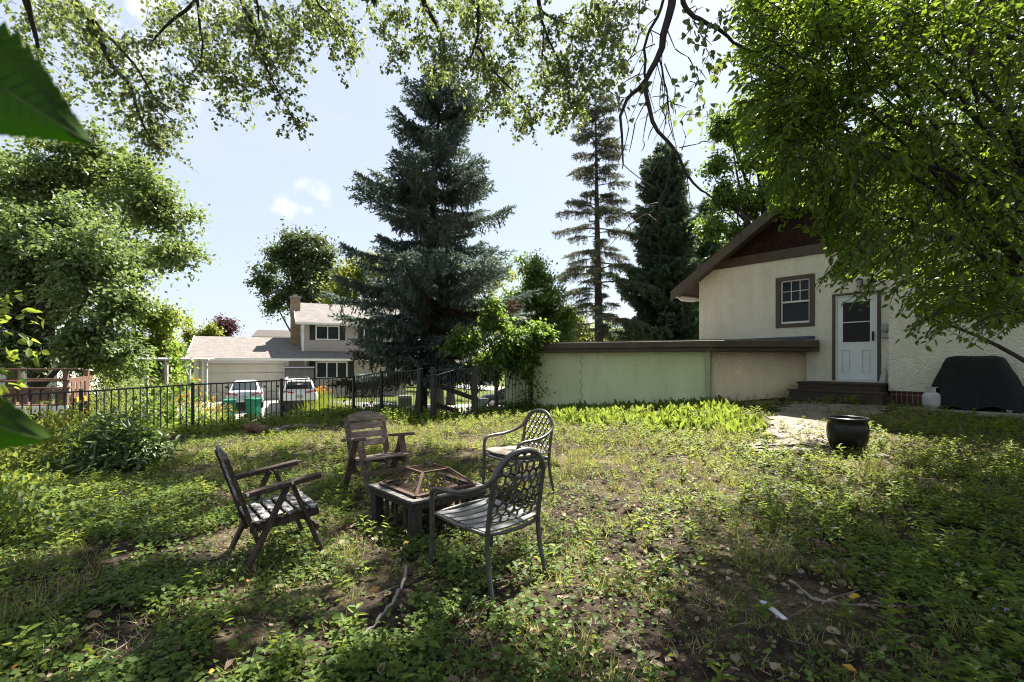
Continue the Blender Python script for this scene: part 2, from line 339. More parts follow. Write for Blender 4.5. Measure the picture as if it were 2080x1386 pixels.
M['chair_metal'] = rough_mat('bronze_painted_aluminium', [(.3, (.055, .052, .048)), (.7, (.105, .10, .093))], 14, .42, .15, .002, metallic=.35, spec=.5)
M['slat_metal'] = rough_mat('dusty_seat_metal', [(.3, (.13, .13, .13)), (.7, (.25, .25, .25))], 9, .45, .15, .002, metallic=.3, spec=.5)
M['cushion'] = rough_mat('faded_beige_canvas', [(.3, (.20, .175, .14)), (.55, (.33, .29, .235)), (.8, (.42, .38, .32))], 7, .9, .3, .004, bscale=120)
M['slate'] = rough_mat('slate_tile', [(.3, (.055, .055, .055)), (.55, (.12, .115, .105)), (.8, (.23, .215, .19))], 11, .7, .5, .004)
M['rust'] = rough_mat('rusty_steel', [(.3, (.045, .028, .022)), (.7, (.115, .070, .052))], 16, .75, .3, .002, metallic=.2)
M['table_wood'] = rough_mat('dark_table_wood', [(.3, (.018, .015, .013)), (.7, (.06, .052, .045))], 8, .8, .5, .004, (4, 4, 1))
M['ash'] = rough_mat('ash', [(.3, (.06, .055, .045)), (.7, (.15, .13, .10))], 20, .95, .8, .02)
M['black_metal'] = rough_mat('black_powder_coat', [(.3, (.008, .008, .008)), (.7, (.018, .018, .018))], 20, .38, .05, .001, spec=.5)
M['stucco'] = stucco_mat('cream_stucco', (.80, .775, .645), (.73, .70, .575))
M['stucco_green_bounce'] = stucco_mat('green_bounce_stucco', (.72, .76, .47), (.66, .70, .43))  # green bounce from the sunlit lily bed, put into the cream wall's colour
M['stucco_warm_bounce'] = stucco_mat('warm_bounce_stucco', (.82, .69, .47), (.75, .62, .42))  # warm bounce off soil and paving, put into the cream wall's colour
M['trim'] = rough_mat('dark_brown_trim', [(.3, (.062, .050, .037)), (.7, (.105, .086, .064))], 4, .6, .2, .003)
M['downspout_green'] = rough_mat('downspout_green', [(.3, (.30, .33, .19)), (.7, (.38, .41, .25))], 4, .5, .1, .003)  # downspout colour carries the same green bounce as the wall
M['shingle_wall'] = brick_mat('brown_wall_shingle', (.034, .019, .014), (.022, .012, .010), (.008, .005, .004), 1, .16, .20, msize=.006, bstr=.8)
M['shingle_grey'] = brick_mat('grey_roof_shingle', (.205, .188, .178), (.155, .142, .134), (.10, .092, .086), 1, .36, .15, rot=(0, 0, 0), msize=.006, bstr=.5)
M['shingle_dark'] = brick_mat('brown_roof_shingle', (.10, .085, .075), (.075, .065, .058), (.03, .03, .03), 1, .32, .15, rot=(0, 0, 0), msize=.006, bstr=.5)
M['white'] = rough_mat('white_paint', [(.3, (.62, .65, .66)), (.7, (.74, .77, .78))], 3, .4, .05, .002, spec=.5)
M['white_trim'] = rough_mat('white_trim_paint', [(.3, (.66, .65, .62)), (.7, (.78, .77, .74))], 3, .5, .05, .002)
M['glass'] = glass_mat('window_glass')
M['screen'] = glass_mat('dark_door_glass', (.012, .011, .011), .12)
M['brick'] = brick_mat('red_brick', (.13, .055, .04), (.09, .04, .03), (.24, .22, .20), 1, .095, .24, msize=.012, offs=0)
M['chimney'] = brick_mat('tan_chimney_brick', (.34, .24, .135), (.21, .145, .085), (.27, .24, .20), 1, .32, .10, msize=.014)
M['step_wood'] = rough_mat('brown_step_boards', [(.3, (.030, .022, .017)), (.7, (.075, .058, .045))], 7, .75, .4, .004, (1, 6, 6))
M['concrete'] = rough_mat('grey_concrete', [(.3, (.20, .185, .165)), (.7, (.33, .31, .28))], 5, .9, .4, .006)
M['drive'] = rough_mat('pale_driveway_concrete', [(.3, (.22, .21, .195)), (.7, (.30, .287, .268))], 2, .9, .2, .005)
M['asphalt'] = rough_mat('asphalt', [(.3, (.10, .10, .098)), (.7, (.17, .168, .16))], 3, .9, .4, .006)
M['gravel'] = rough_mat('gravel_roofing', [(.3, (.09, .07, .05)), (.5, (.20, .165, .125)), (.75, (.36, .31, .25))], 30, .95, .9, .01)
M['cover'] = rough_mat('black_vinyl_cover', [(.3, (.006, .006, .007)), (.7, (.014, .015, .016))], 5, .6, .5, .03, bscale=4, spec=.2)
M['tank'] = rough_mat('dirty_white_tank', [(.3, (.30, .29, .27)), (.7, (.52, .51, .50))], 7, .5, .1, .003)
M['pot'] = rough_mat('black_glazed_pot', [(.3, (.005, .0045, .0045)), (.62, (.012, .011, .010)), (.8, (.04, .03, .02))], 6, .30, .2, .006, spec=.3)
M['soil'] = rough_mat('dark_soil', [(.3, (.025, .018, .013)), (.7, (.075, .055, .04))], 14, .95, .9, .02)
M['siding'] = siding_mat('taupe_siding', (.42, .365, .33))
M['siding_white'] = siding_mat('white_siding', (.66, .65, .62))
M['siding_grey'] = siding_mat('grey_siding', (.22, .22, .23))
M['door_panel'] = rough_mat('cream_garage_door', [(.3, (.58, .54, .46)), (.7, (.66, .62, .54))], 2, .6, .1, .003)
M['shutter'] = rough_mat('black_shutter', [(.3, (.015, .014, .016)), (.7, (.03, .028, .03))], 4, .6, .1, .003)
M['shed'] = rough_mat('grey_resin', [(.3, (.075, .07, .068)), (.7, (.11, .105, .10))], 3, .6, .1, .003, (6, 6, .3))
M['shed_lid'] = rough_mat('dark_resin_lid', [(.3, (.06, .065, .075)), (.7, (.09, .095, .11))], 3, .35, .1, .003)
M['car_silver'] = rough_mat('silver_car_paint', [(.3, (.50, .52, .55)), (.7, (.55, .57, .60))], 1, .25, 0, metallic=.35, spec=.7)
M['car_white'] = rough_mat('white_car_paint', [(.3, (.70, .70, .70)), (.7, (.75, .75, .75))], 1, .25, 0, metallic=0, spec=.7)
M['car_dark'] = rough_mat('dark_car_paint', [(.3, (.02, .022, .028)), (.7, (.03, .033, .04))], 1, .25, 0, metallic=.3, spec=.7)
M['tyre'] = rough_mat('tyre_rubber', [(.3, (.014, .014, .014)), (.7, (.024, .024, .024))], 12, .85, .3, .004)
M['rim'] = rough_mat('alloy_rim', [(.3, (.28, .28, .29)), (.7, (.38, .38, .39))], 8, .35, 0, metallic=.8)
M['plastic'] = rough_mat('black_bumper_plastic', [(.3, (.02, .02, .02)), (.7, (.035, .035, .035))], 8, .6, .1, .002)
M['tail'] = rough_mat('red_lamp_lens', [(.3, (.35, .012, .012)), (.7, (.5, .02, .02))], 8, .2, 0, spec=.6)
M['bin'] = rough_mat('green_bin_plastic', [(.3, (.012, .17, .095)), (.7, (.018, .22, .125))], 4, .45, .05, .002)
M['dark_bin'] = rough_mat('dark_green_bin_plastic', [(.3, (.03, .06, .055)), (.7, (.045, .08, .075))], 4, .45, .05, .002)
M['deck'] = rough_mat('red_brown_deck_wood', [(.3, (.11, .060, .042)), (.7, (.20, .12, .088))], 6, .75, .3, .004, (2, 2, 2))
M['yellow'] = rough_mat('yellow_plastic', [(.3, (.6, .42, .03)), (.7, (.75, .52, .05))], 4, .5, .05, .002)
M['log'] = rough_mat('rotting_log', [(.3, (.09, .05, .028)), (.55, (.20, .12, .07)), (.8, (.34, .24, .16))], 9, .95, 1.0, .03, (1, 4, 4))
M['stick'] = rough_mat('grey_stick', [(.3, (.10, .085, .07)), (.7, (.26, .235, .21))], 12, .9, .6, .01)
M['paper'] = rough_mat('pale_wood_strip', [(.3, (.42, .44, .46)), (.7, (.6, .62, .64))], 20, .8, .3, .003)
M['stone'] = rough_mat('field_stone', [(.3, (.16, .14, .12)), (.7, (.34, .31, .27))], 6, .9, .7, .02)
M['flash'] = rough_mat('blue_grey_flashing', [(.3, (.045, .06, .085)), (.7, (.08, .10, .14))], 5, .35, .2, .004, metallic=.3)
M['lamp_glass'] = rough_mat('lamp_glass', [(.3, (.25, .27, .25)), (.7, (.36, .38, .36))], 8, .15, 0)
M['meter'] = rough_mat('grey_meter_metal', [(.3, (.30, .31, .31)), (.7, (.42, .43, .43))], 6, .5, .05, .002, metallic=.3)
M['bristle'] = rough_mat('pale_bristles', [(.3, (.45, .42, .38)), (.7, (.62, .59, .54))], 30, .9, .5, .004, (6, 6, .5))
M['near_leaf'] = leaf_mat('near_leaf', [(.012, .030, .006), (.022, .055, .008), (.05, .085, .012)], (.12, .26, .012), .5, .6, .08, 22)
M['pale_wood_paint'] = rough_mat('weathered_grey_white_paint', [(.3, (.34, .33, .31)), (.7, (.48, .47, .44))], 4, .7, .2, .003)
M['mulberry'] = leaf_mat('mulberry_leaf', [(.030, .066, .014), (.062, .115, .022), (.12, .17, .045)], (.26, .40, .05), .42, .4, .35, .8)
M['tan_wood'] = rough_mat('brown_tan_weathered_wood', [(.25, (.055, .038, .027)), (.5, (.115, .083, .062)), (.8, (.23, .185, .15))], 9, .8, .6, .004, (3, 3, 3), bscale=40)
M['cardboard'] = rough_mat('flat_grey', [(.3, (.3, .3, .3)), (.7, (.4, .4, .4))], 5, .6, .05, .002)
def ground_material():
    m, nt, b, out = new_mat('yard_soil_and_litter'); g = N(nt, 'ShaderNodeNewGeometry'); v = g.outputs['Position']
    n1 = noise(nt, v, .8, 6, .65); n2 = noise(nt, v, 9, 8, .7); n3 = noise(nt, v, 40, 6, .7)
    soil = ramp(nt, [(.32, (.010, .0075, .006)), (.52, (.036, .027, .020)), (.75, (.14, .105, .078))]); nt.links.new(n2.outputs['Fac'], soil.inputs['Fac'])
    dry = ramp(nt, [(.32, (.035, .032, .014)), (.5, (.115, .098, .05)), (.70, (.30, .25, .15))]); nt.links.new(n3.outputs['Fac'], dry.inputs['Fac'])
    msk = ramp(nt, [(.48, (0, 0, 0)), (.62, (.8, .8, .8))]); nt.links.new(n1.outputs['Fac'], msk.inputs['Fac'])
    c = mix(nt, soil.outputs['Color'], dry.outputs['Color'], msk.outputs['Color'])
    gr = ramp(nt, [(.3, (.045, .07, .015)), (.7, (.10, .12, .03))]); nt.links.new(n3.outputs['Fac'], gr.inputs['Fac'])
    # lawn beyond the fence
    sx = N(nt, 'ShaderNodeSeparateXYZ'); nt.links.new(v, sx.inputs[0]); mr = N(nt, 'ShaderNodeMapRange'); mr.inputs['From Min'].default_value = 13.5; mr.inputs['From Max'].default_value = 16; nt.links.new(sx.outputs['Y'], mr.inputs['Value'])
    c = mix(nt, c, gr.outputs['Color'], mr.outputs['Result']); nt.links.new(c, b.inputs['Base Color']); b.inputs['Roughness'].default_value = .95; b.inputs['Specular IOR Level'].default_value = .1
    p = bump(nt, b, n2.outputs['Fac'], .8, .05); bump(nt, b, n3.outputs['Fac'], .8, .015, p); return m
M['ground'] = ground_material()
def paver_material():
    m, nt, b, out = new_mat('flagstone_path'); g = N(nt, 'ShaderNodeNewGeometry'); v = g.outputs['Position']
    w = noise(nt, v, 2.5, 2); mv = N(nt, 'ShaderNodeMix', data_type='VECTOR'); mv.inputs['Factor'].default_value = .12; nt.links.new(v, mv.inputs['A']); nt.links.new(w.outputs['Color'], mv.inputs['B'])
    vo = N(nt, 'ShaderNodeTexVoronoi', feature='DISTANCE_TO_EDGE'); vo.inputs['Scale'].default_value = 3.2; nt.links.new(mv.outputs['Result'], vo.inputs['Vector'])
    vc = N(nt, 'ShaderNodeTexVoronoi'); vc.inputs['Scale'].default_value = 3.2; nt.links.new(mv.outputs['Result'], vc.inputs['Vector'])
    n2 = noise(nt, v, 16, 6, .7); st = ramp(nt, [(.3, (.12, .10, .083)), (.7, (.24, .21, .18))]); nt.links.new(n2.outputs['Fac'], st.inputs['Fac'])
    hs = mix(nt, st.outputs['Color'], (.19, .165, .14), .35)
    e = ramp(nt, [(.015, (0, 0, 0)), (.06, (1, 1, 1))]); nt.links.new(vo.outputs['Distance'], e.inputs['Fac'])
    c = mix(nt, (.10, .08, .055), hs, e.outputs['Color']); nd = noise(nt, v, 1.8, 6, .7); rd = ramp(nt, [(.46, (0, 0, 0)), (.62, (.6, .6, .6))]); nt.links.new(nd.outputs['Fac'], rd.inputs['Fac']); c = mix(nt, c, (.13, .10, .07), rd.outputs['Color']); nt.links.new(c, b.inputs['Base Color']); b.inputs['Roughness'].default_value = .9
    p = bump(nt, b, e.outputs['Color'], .5, .02); bump(nt, b, n2.outputs['Fac'], .5, .01, p); return m
M['paver'] = paver_material()
# ------------------------------------------------------------------ ground, paving
def grid_lines(a, b, step, far):
    q = list(np.arange(a, b + 1e-6, step)); s = step; lo = [a]; 
    while lo[-1] > -far: s *= 1.28; lo.append(lo[-1] - s)
    s = step; hi = [b]
    while hi[-1] < far: s *= 1.28; hi.append(hi[-1] + s)
    return np.array(lo[1:][::-1] + q + hi[1:])
def build_ground():
    xs = grid_lines(-13, 13, .11, 1500); ys = grid_lines(-1, 17, .11, 1500)
    X, Y = np.meshgrid(xs, ys); Z = H(X, Y)
    near = (np.abs(X) < 13.2) & (Y < 17)
    Z = Z + near * (.010 * noise2(X, Y, 7, 3) + .007 * noise2(X, Y, 15, 4))
    nx, ny = len(xs), len(ys); V = np.stack([X.ravel(), Y.ravel(), Z.ravel()], 1)
    i = (np.arange(ny - 1)[:, None] * nx + np.arange(nx - 1)[None]).ravel()
    Fc = np.stack([i, i + 1, i + 1 + nx, i + nx], 1)
    me = bpy.data.meshes.new('ground'); me.vertices.add(len(V)); me.vertices.foreach_set('co', V.astype(np.float32).ravel())
    me.loops.add(Fc.size); me.loops.foreach_set('vertex_index', Fc.astype(np.int32).ravel())
    me.polygons.add(len(Fc)); me.polygons.foreach_set('loop_start', (np.arange(len(Fc)) * 4).astype(np.int32)); me.update(calc_edges=True)
    o = link_mesh('ground', me, M['ground'], smooth=True); o['kind'] = 'structure'
build_ground()
def inside(poly, x, y):
    x = np.asarray(x); y = np.asarray(y); r_ = np.zeros(x.shape, bool); n = len(poly)
    for i in range(n):
        (x1, y1), (x2, y2) = poly[i], poly[(i + 1) % n]
        if y1 == y2: continue
        c = ((y1 > y) != (y2 > y)) & (x < (x2 - x1) * (y - y1) / (y2 - y1) + x1); r_ ^= c
    return r_
def sheet(name, rings, m, lift, cuts=10, kind='structure'):
    """a sheet laid on the ground between two edge lines (lists of x,y)"""
    a, b = rings; mb = MB(); n = len(a); V = []
    for i in range(n):
        for j in range(cuts + 1):
            t = j / cuts; x = a[i][0] * (1 - t) + b[i][0] * t; y = a[i][1] * (1 - t) + b[i][1] * t
            V.append((x, y, Hf(x, y) + lift))
    Fs = []
    for i in range(n - 1):
        for j in range(cuts): k = i * (cuts + 1) + j; Fs.append((k, k + 1, k + cuts + 2, k + cuts + 1))
    mb.add(V, Fs); o = mb.build(name, m, smooth=True); o['kind'] = kind
    z = o.data.polygons[0].normal.z
    if z < 0: o.data.flip_normals()
    return o
def dens(line, n):
    out = []
    for (a, b) in zip(line[:-1], line[1:]):
        for i in range(n): t = i / n; out.append((a[0] * (1 - t) + b[0] * t, a[1] * (1 - t) + b[1] * t))
    return out + [line[-1]]
pl = dens([(6.3, 11.1), (5.1, 9.6), (4.2, 8.2), (3.5, 7.2), (3.45, 6.75)], 10); pr = dens([(7.9, 10.25), (6.5, 8.9), (5.4, 7.7), (4.9, 7.0), (4.3, 6.6)], 10)
pl = [(x + .10 * math.sin(i * 1.9), y + .08 * math.sin(i * 2.7)) for i, (x, y) in enumerate(pl)]; pr = [(x + .10 * math.sin(i * 2.3 + 1), y + .08 * math.sin(i * 1.7)) for i, (x, y) in enumerate(pr)]
sheet('path', (pl, pr), M['paver'], .022)
dl = dens([(-21.5, 31.0), (-19.3, 26.5), (-15.4, 22.8), (-9, 21.6), (-2, 21.5), (9, 21.5)], 8); dr = dens([(-14.3, 34.0), (-12.6, 31.8), (-10.2, 29.0), (-7, 30.5), (-2, 37), (9, 37)], 8)
sheet('driveway', (dl, dr), M['drive'], .02)
al = dens([(-12.6, 29.4), (-10.2, 24.6)], 6); ar = dens([(-9.9, 30.4), (-7.6, 25.5)], 6)
sheet('asphalt_strip', (al, ar), M['asphalt'], .028)
sl = dens([(-40, 52), (-10, 52), (30, 52)], 10); sr = dens([(-40, 60), (-10, 60), (30, 60)], 10)
sheet('street', (sl, sr), M['drive'], .03)

# ------------------------------------------------------------------ stucco house (local x along the wall, y into the house)
HA = math.atan2(-.791, .612); HB = (8.3, 11.85, 0.0)
def hw(s, o, z=0): return Vector((HB[0] + .612 * s - .791 * o, HB[1] - .791 * s - .612 * o, z))   # o = out of the wall
house = empty('stucco_house', HB, HA, 'cream stucco house with brown shingled gable and white back door', 'house')
SL, RZ, RS = -4.16, 7.05, .72      # left corner, ridge height, ridge s
SLOPE = .62
wl = MB()
# gable-end wall, left portion, as pieces round the door and window openings
D0, D1, DZ0, DZ1 = -.50, .46, .98, 3.07
W0, W1, WZ0, WZ1 = -1.86, -.94, 2.39, 3.68
WT = 4.19
for a, b, z0, z1 in ((SL, W0, -.6, WT), (W0, W1, -.6, WZ0), (W0, W1, WZ1, WT), (W1, D0, -.6, WT), (D0, D1, -.6, DZ0), (D0, D1, DZ1, WT), (D1, .72, -.6, WT)):
    wl.span((a, 0, z0), (b, .25, z1))
wl.span((SL, .25, -.6), (SL + .25, 9, WT - .1)); wl.span((SL, 9, -.6), (6, 9.25, WT)); wl.span((5.75, .25, -.6), (6, 9, WT - .1))
wl.build('wall', M['stucco'], house)
wr = MB(); E0, E1, EZ0, EZ1 = 1.22, 3.05, 2.44, 3.50
for a, b, z0, z1 in ((.72, E0, .80, WT), (E0, E1, .80, EZ0), (E0, E1, EZ1, WT), (E1, 6.0, .80, WT)): wr.span((a, -.35, z0), (b, -.05, z1))
wr.span((.724, -.048, .80), (6, -.002, WT))
wr.build('wall', M['stucco'], house)
fb = MB(); fb.span((.76, -.31, .2), (6.0, -.012, .797)); fb.build('foundation', M['brick'], house)
tb = MB(); tb.span((SL - .05, -.035, WT), (6.05, -.003, WT + .26)); tb.build('trim_board', M['trim'], house)
def roofz(s): return RZ - abs(s - RS) * SLOPE
gb = MB(); gb.prism([(SL, -.0, WT + .262), (6.0, -.0, WT + .262), (6.0, -.0, roofz(6.0) - .14), (RS, 0, RZ - .14), (SL, 0, max(WT + .265, roofz(SL) - .14))], (0, .2, 0)); gb.build('gable', M['shingle_wall'], house)
EO = SL - .62; EO2 = 2 * RS - EO
rf = MB()
for (a, b) in ((EO, RS), (RS, EO2)):
    n = [(a, roofz(a)), (b, roofz(b)), (b, roofz(b) - .11), (a, roofz(a) - .11)]
    rf.prism([(x, -.52, z) for x, z in n], (0, 10.3, 0))
roof = rf.build('roof', M['shingle_dark'], house)
bb = MB()
for (a, b) in ((EO - .02, RS), (RS, EO2 + .02)):
    bb.prism([(a, -.56, roofz(a) - .002), (b, -.56, roofz(b) - .002), (b, -.56, roofz(b) - .30), (a, -.56, roofz(a) - .30)], (0, .038, 0))
bb.build('bargeboard', M['trim'], house)
so = MB()
for (a, b) in ((SL - .55, RS), (RS, 6.4)):
    so.prism([(a, -.515, roofz(a) - .115), (b, -.515, roofz(b) - .115), (b, -.515, roofz(b) - .135), (a, -.515, roofz(a) - .135)], (0, .51, 0))
so.build('soffit', M['trim'], house)
gt = MB(); zg = roofz(EO) - .14
gt.tube([(EO + .02, -.45, zg), (EO + .02, 9.5, zg)], .055, 8)
gt.tube([(EO + .08, -.30, zg - .02), (EO + .16, -.22, zg - .12), (SL - .20, -.02, zg - .16), (SL - .06, .05, zg - .14)], .040, 8)
gt.build('gutter', M['white_trim'], house, smooth=True)
def sash_window(parent, s0, s1, z0, z1, y, cols=3, trim=.10, mull=False):
    w = MB()
    for a, b, c, d in ((s0 - .02, s1 + .02, z1 - trim * .7, z1 + .03), (s0 - .02, s1 + .02, z0 - .03, z0 + trim * .7), (s0 - .02, s0 + trim, z0 + trim * .7, z1 - trim * .7), (s1 - trim, s1 + .02, z0 + trim * .7, z1 - trim * .7)):
        w.span((a, y - .025, c), (b, y + .12, d))
    win = w.build('window', M['trim'], parent, bevel=.004)
    i0, i1, j0, j1 = s0 + trim, s1 - trim, z0 + trim * .7, z1 - trim * .7; zm = (j0 + j1) / 2
    runs = [(i0, i1)] if not mull else [(i0, (i0 + i1) / 2 - .04), ((i0 + i1) / 2 + .04, i1)]
    f = MB(); gl = MB()
    for a0, a1 in runs:
        for a, b, c, d in ((a0, a1, j1 - .035, j1), (a0, a1, j0, j0 + .055), (a0, a0 + .035, j0 + .055, j1 - .035), (a1 - .035, a1, j0 + .055, j1 - .035), (a0 + .035, a1 - .035, zm - .022, zm + .022)):
            f.span((a, y + .03, c), (b, y + .085, d))
        for k in range(1, cols):
            q = a0 + .035 + (a1 - a0 - .07) * k / cols; f.span((q - .008, y + .05, zm + .022), (q + .008, y + .07, j1 - .035))
        q = (zm + .022 + j1 - .035) / 2
        for k in range(cols):
            qa = a0 + .035 + (a1 - a0 - .07) * k / cols + .009; qb = a0 + .035 + (a1 - a0 - .07) * (k + 1) / cols - .009; f.span((qa, y + .051, q - .008), (qb, y + .069, q + .008))
        gl.span((a0 + .02, y + .060, j0 + .02), (a1 - .02, y + .064, j1 - .02))
    f.build('sash', M['white_trim'], win); gl.build('pane', M['glass'], win)
    if mull: MB().span(((i0 + i1) / 2 - .04, y, j0), ((i0 + i1) / 2 + .04, y + .1, j1)).build('mullion', M['trim'], win)
    return win
sash_window(house, W0, W1, WZ0, WZ1, 0)
sash_window(house, E0, E1, EZ0, EZ1, -.35, 2, mull=True)
# door
df = MB()
df.span((D0 - .02, -.03, DZ0 + .02), (D0 + .045, .12, DZ1)); df.span((D1 - .045, -.03, DZ0 + .02), (D1 + .02, .12, DZ1)); df.span((D0 - .02, -.03, DZ1), (D1 + .02, .12, DZ1 + .05))
door = df.build('door', M['trim'], house, bevel=.004)
dj = MB(); dj.span((D0 + .045, .0, DZ0 + .02), (D0 + .075, .1, DZ1)); dj.span((D1 - .075, .0, DZ0 + .02), (D1 - .045, .1, DZ1)); dj.span((D0 + .075, .0, DZ1 - .035), (D1 - .075, .1, DZ1)); dj.span((D0 + .045, -.01, DZ0 - .01), (D1 - .045, .1, DZ0 + .018)); dj.build('door_jamb', M['white'], door)
lf = MB(); a, b = D0 + .08, D1 - .08; z0, z1 = DZ0 + .025, DZ1 - .04; g0, g1 = z0 + .92, z1 - .14; ga, gb_ = a + .12, b - .12; gm = (g0 + g1) / 2
for q in (((a, .02, z0), (b, .06, z0 + .16)), ((a, .02, z0 + .72), (b, .06, g0)), ((a, .02, g1), (b, .06, z1)), ((a, .02, z0 + .16), (ga - .02, .06, z0 + .72)), ((gb_ + .02, .02, z0 + .16), (b, .06, z0 + .72)), (((a + b) / 2 - .12, .02, z0 + .16), ((a + b) / 2 + .12, .06, z0 + .72)),
          ((a, .02, g0), (ga, .06, g1)), ((gb_, .02, g0), (b, .06, g1)), ((ga, .015, gm - .012), (gb_, .06, gm + .012))): lf.span(*q)
for x0, x1 in ((ga - .02, (a + b) / 2 - .12), ((a + b) / 2 + .12, gb_ + .02)):
    lf.span((x0, .042, z0 + .16), (x1, .06, z0 + .72)); lf.span((x0 + .025, .027, z0 + .185), (x1 - .025, .042, z0 + .695))
for q in (((ga, .012, g1), (gb_, .02, g1 + .012)), ((ga - .012, .012, g0 - .03), (gb_ + .012, .02, g0 - .005))): lf.span(*q)
lf.build('door_leaf', M['white'], door, bevel=.004)
MB().span((ga, .035, g0), (gb_, .04, g1)).build('door_glass', M['screen'], door)
hd = MB(); hd.span((b - .075, -.012, g0 + .02), (b - .035, .019, g0 + .24)); hd.tube([(b - .055, -.02, g0 + .05), (b - .055, -.05, g0 + .10), (b - .055, -.05, g0 + .17), (b - .055, -.02, g0 + .21)], .010, 6); hd.build('handle', M['black_metal'], door)
# things on the wall
def rel(s, o, z): return hw(s, o, z)
lp = empty('wall_lamp', hw(.08, .0, 3.34), HA, 'small dark lantern with glass panes above the white door', 'lamp')
q = MB(); q.box((0, -.012, 0), (.09, .024, .16)); q.tube([(0, -.02, .04), (0, -.08, .09), (0, -.11, .06)], .008, 6); q.lathe([(.02, .10), (.075, .055), (.07, .045)], 8, (0, -.11, 0)); q.box((0, -.11, -.10), (.10, .10, .015)); q.build('lamp_frame', M['black_metal'], lp)
q = MB(); q.lathe([(.045, -.092), (.062, .045)], 6, (0, -.11, 0)); q.build('lamp_glass', M['lamp_glass'], lp)
mt = empty('electric_meter', hw(.60, .0, 2.18), HA, 'round grey electricity meter beside the white door', 'electric meter')
q = MB(); q.box((0, -.045, -.02), (.19, .08, .34)); q.build('meter_box', M['meter'], mt, bevel=.02)
q = MB(); q.lathe([(.085, 0), (.085, -.07), (.07, -.10), (.03, -.108)], 20, (0, -.09, .03), 'y'); q.build('meter_glass', M['lamp_glass'], mt, smooth=True)
q = MB(); q.tube([(.03, -.04, -.18), (.03, -.03, -.6), (.03, -.03, -1.05)], .016, 6); q.tube([(.02, -.04, .14), (.02, -.03, .9), (-.02, -.03, 1.6)], .014, 6); q.build('conduit', M['white_trim'], mt)
br = empty('broom', hw(.585, .12, .985), HA, 'pale broom leaning in the corner beside the door', 'broom')
q = MB(); q.tube([(0, 0, .30), (.10, .02, 1.0)], .011, 6); q.build('broom_handle', M['white_trim'], br)
q = MB(); q.prism([(-.10, -.03, .0), (.02, -.03, .0), (.035, -.03, .25), (.015, -.03, .32), (-.02, -.03, .32), (-.055, -.03, .22)], (0, .05, 0)); q.build('broom_head', M['bristle'], br, bevel=.006)
st = empty('wooden_steps', hw(-.1, .4, .6), HA, 'two dark brown wooden steps below the white door', 'steps')
def step_boards(x0, x1, y0, y1, z, rise):
    t = MB(); w = (y1 - y0) / 3
    for k in range(3): t.span((x0, y0 + k * w + .003, z - .035), (x1, y0 + (k + 1) * w - .003, z))
    f = MB(); f.span((x0 + .03, y0 + .03, z - rise), (x1 - .03, y0 + .055, z - .036)); f.span((x0 + .03, y0 + .056, z - rise), (x0 + .06, y1, z - .036)); f.span((x1 - .06, y0 + .056, z - rise), (x1 - .03, y1, z - .036))
    tr = t.build('tread', M['step_wood'], st, bevel=.004); f.build('riser', M['step_wood'], st)
OY = -.4
step_boards(-.92, .80, OY + .40 - .46, OY + .40 - .012 + .40, .36, .22)   # landing reaches the wall
step_boards(-.98, .95, OY + .40 - .80, OY + .40 - .465, .185, .35)
pa = MB(); ring = [hw(.5, .82), hw(4.8, .82), hw(4.8, 1.28), hw(.5, 1.28)]
pa.prism([(v.x, v.y, .50) for v in ring][::-1], (0, 0, -.5)); 
ring = [hw(.96, .36), hw(4.8, .36), hw(4.8, .818), hw(.96, .818)]
pa.prism([(v.x, v.y, .50) for v in ring][::-1], (0, 0, -.5)); o = pa.build('patio', M['concrete']); o['kind'] = 'structure'
# ------------------------------------------------------------------ covered grill and tank
gr = empty('covered_grill', hw(2.20, .66, .50), HA, 'large grill hidden under a black fabric cover against the stucco wall', 'grill')
def grill_cover():
    zs_ = np.linspace(0, 1, 26); prof = [(.05 + 1.03 * t - .03 * t ** 8, float(np.interp(t, [0, .12, .35, .52, .68, .82, .90, .95, .98, 1], [.70, .70, .655, .60, .53, .465, .435, .41, .36, .28])), float(np.interp(t, [0, .2, .6, .85, .93, .97, 1], [.33, .32, .285, .25, .225, .185, .12]))) for t in zs_]
    n = 144; V = []; Fs = []
    r_ = np.random.default_rng(3)
    for i, (z, a, b) in enumerate(prof):
        for j in range(n):
            th = 6.28318 * j / n; c, s = math.cos(th), math.sin(th); p = 5.0
            k = (abs(c) ** p + abs(s) ** p) ** (-1 / p); fold = 1 + (.030 * math.sin(th * 11 + 1.5 * math.sin(th * 3)) + .012 * math.sin(th * 27 + 2 * math.sin(th * 5) + i * .4)) * max(0, 1 - z / .95)
            dz = .03 * math.sin(th * 5 + 1) + .02 * math.sin(th * 9) if i == 0 else .020 * math.sin(th * 2 + .5) * (z > .85)
            V.append((a * c * k * fold + .03 * (1 - z), b * s * k * fold, z + dz))
        if i: Fs += [(((i - 1) * n + j), ((i - 1) * n + (j + 1) % n), (i * n + (j + 1) % n), (i * n + j)) for j in range(n)]
    k = len(V); V.append((0, 0, prof[-1][0] + .012)); Fs += [((len(prof) - 1) * n + j, (len(prof) - 1) * n + (j + 1) % n, k) for j in range(n)]
    return MB().add(V, Fs)
grill_cover().build('cover', M['cover'], gr, smooth=True)
for x in (-.52, .52):
    for y in (-.2, .2):
        q = MB(); q.bar((x, y, .01), (x, y, .3), .04, .04); q.build('leg', M['black_metal'], gr)
q = MB(); q.tube([(.52, -.26, .05), (.52, -.22, .05)], .05, 12); q.build('wheel', M['rim'], gr)
tk = empty('propane_tank', hw(1.60, .94, .50), HA, 'rusty white propane tank at the left end of the covered grill', 'gas tank')
q = MB(); q.lathe([(.10, .0), (.11, .03), (.13, .04), (.152, .09), (.155, .15), (.155, .22), (.145, .28), (.11, .32), (.05, .335)], 28); q.build('tank_body', M['tank'], tk, smooth=True)
q = MB()
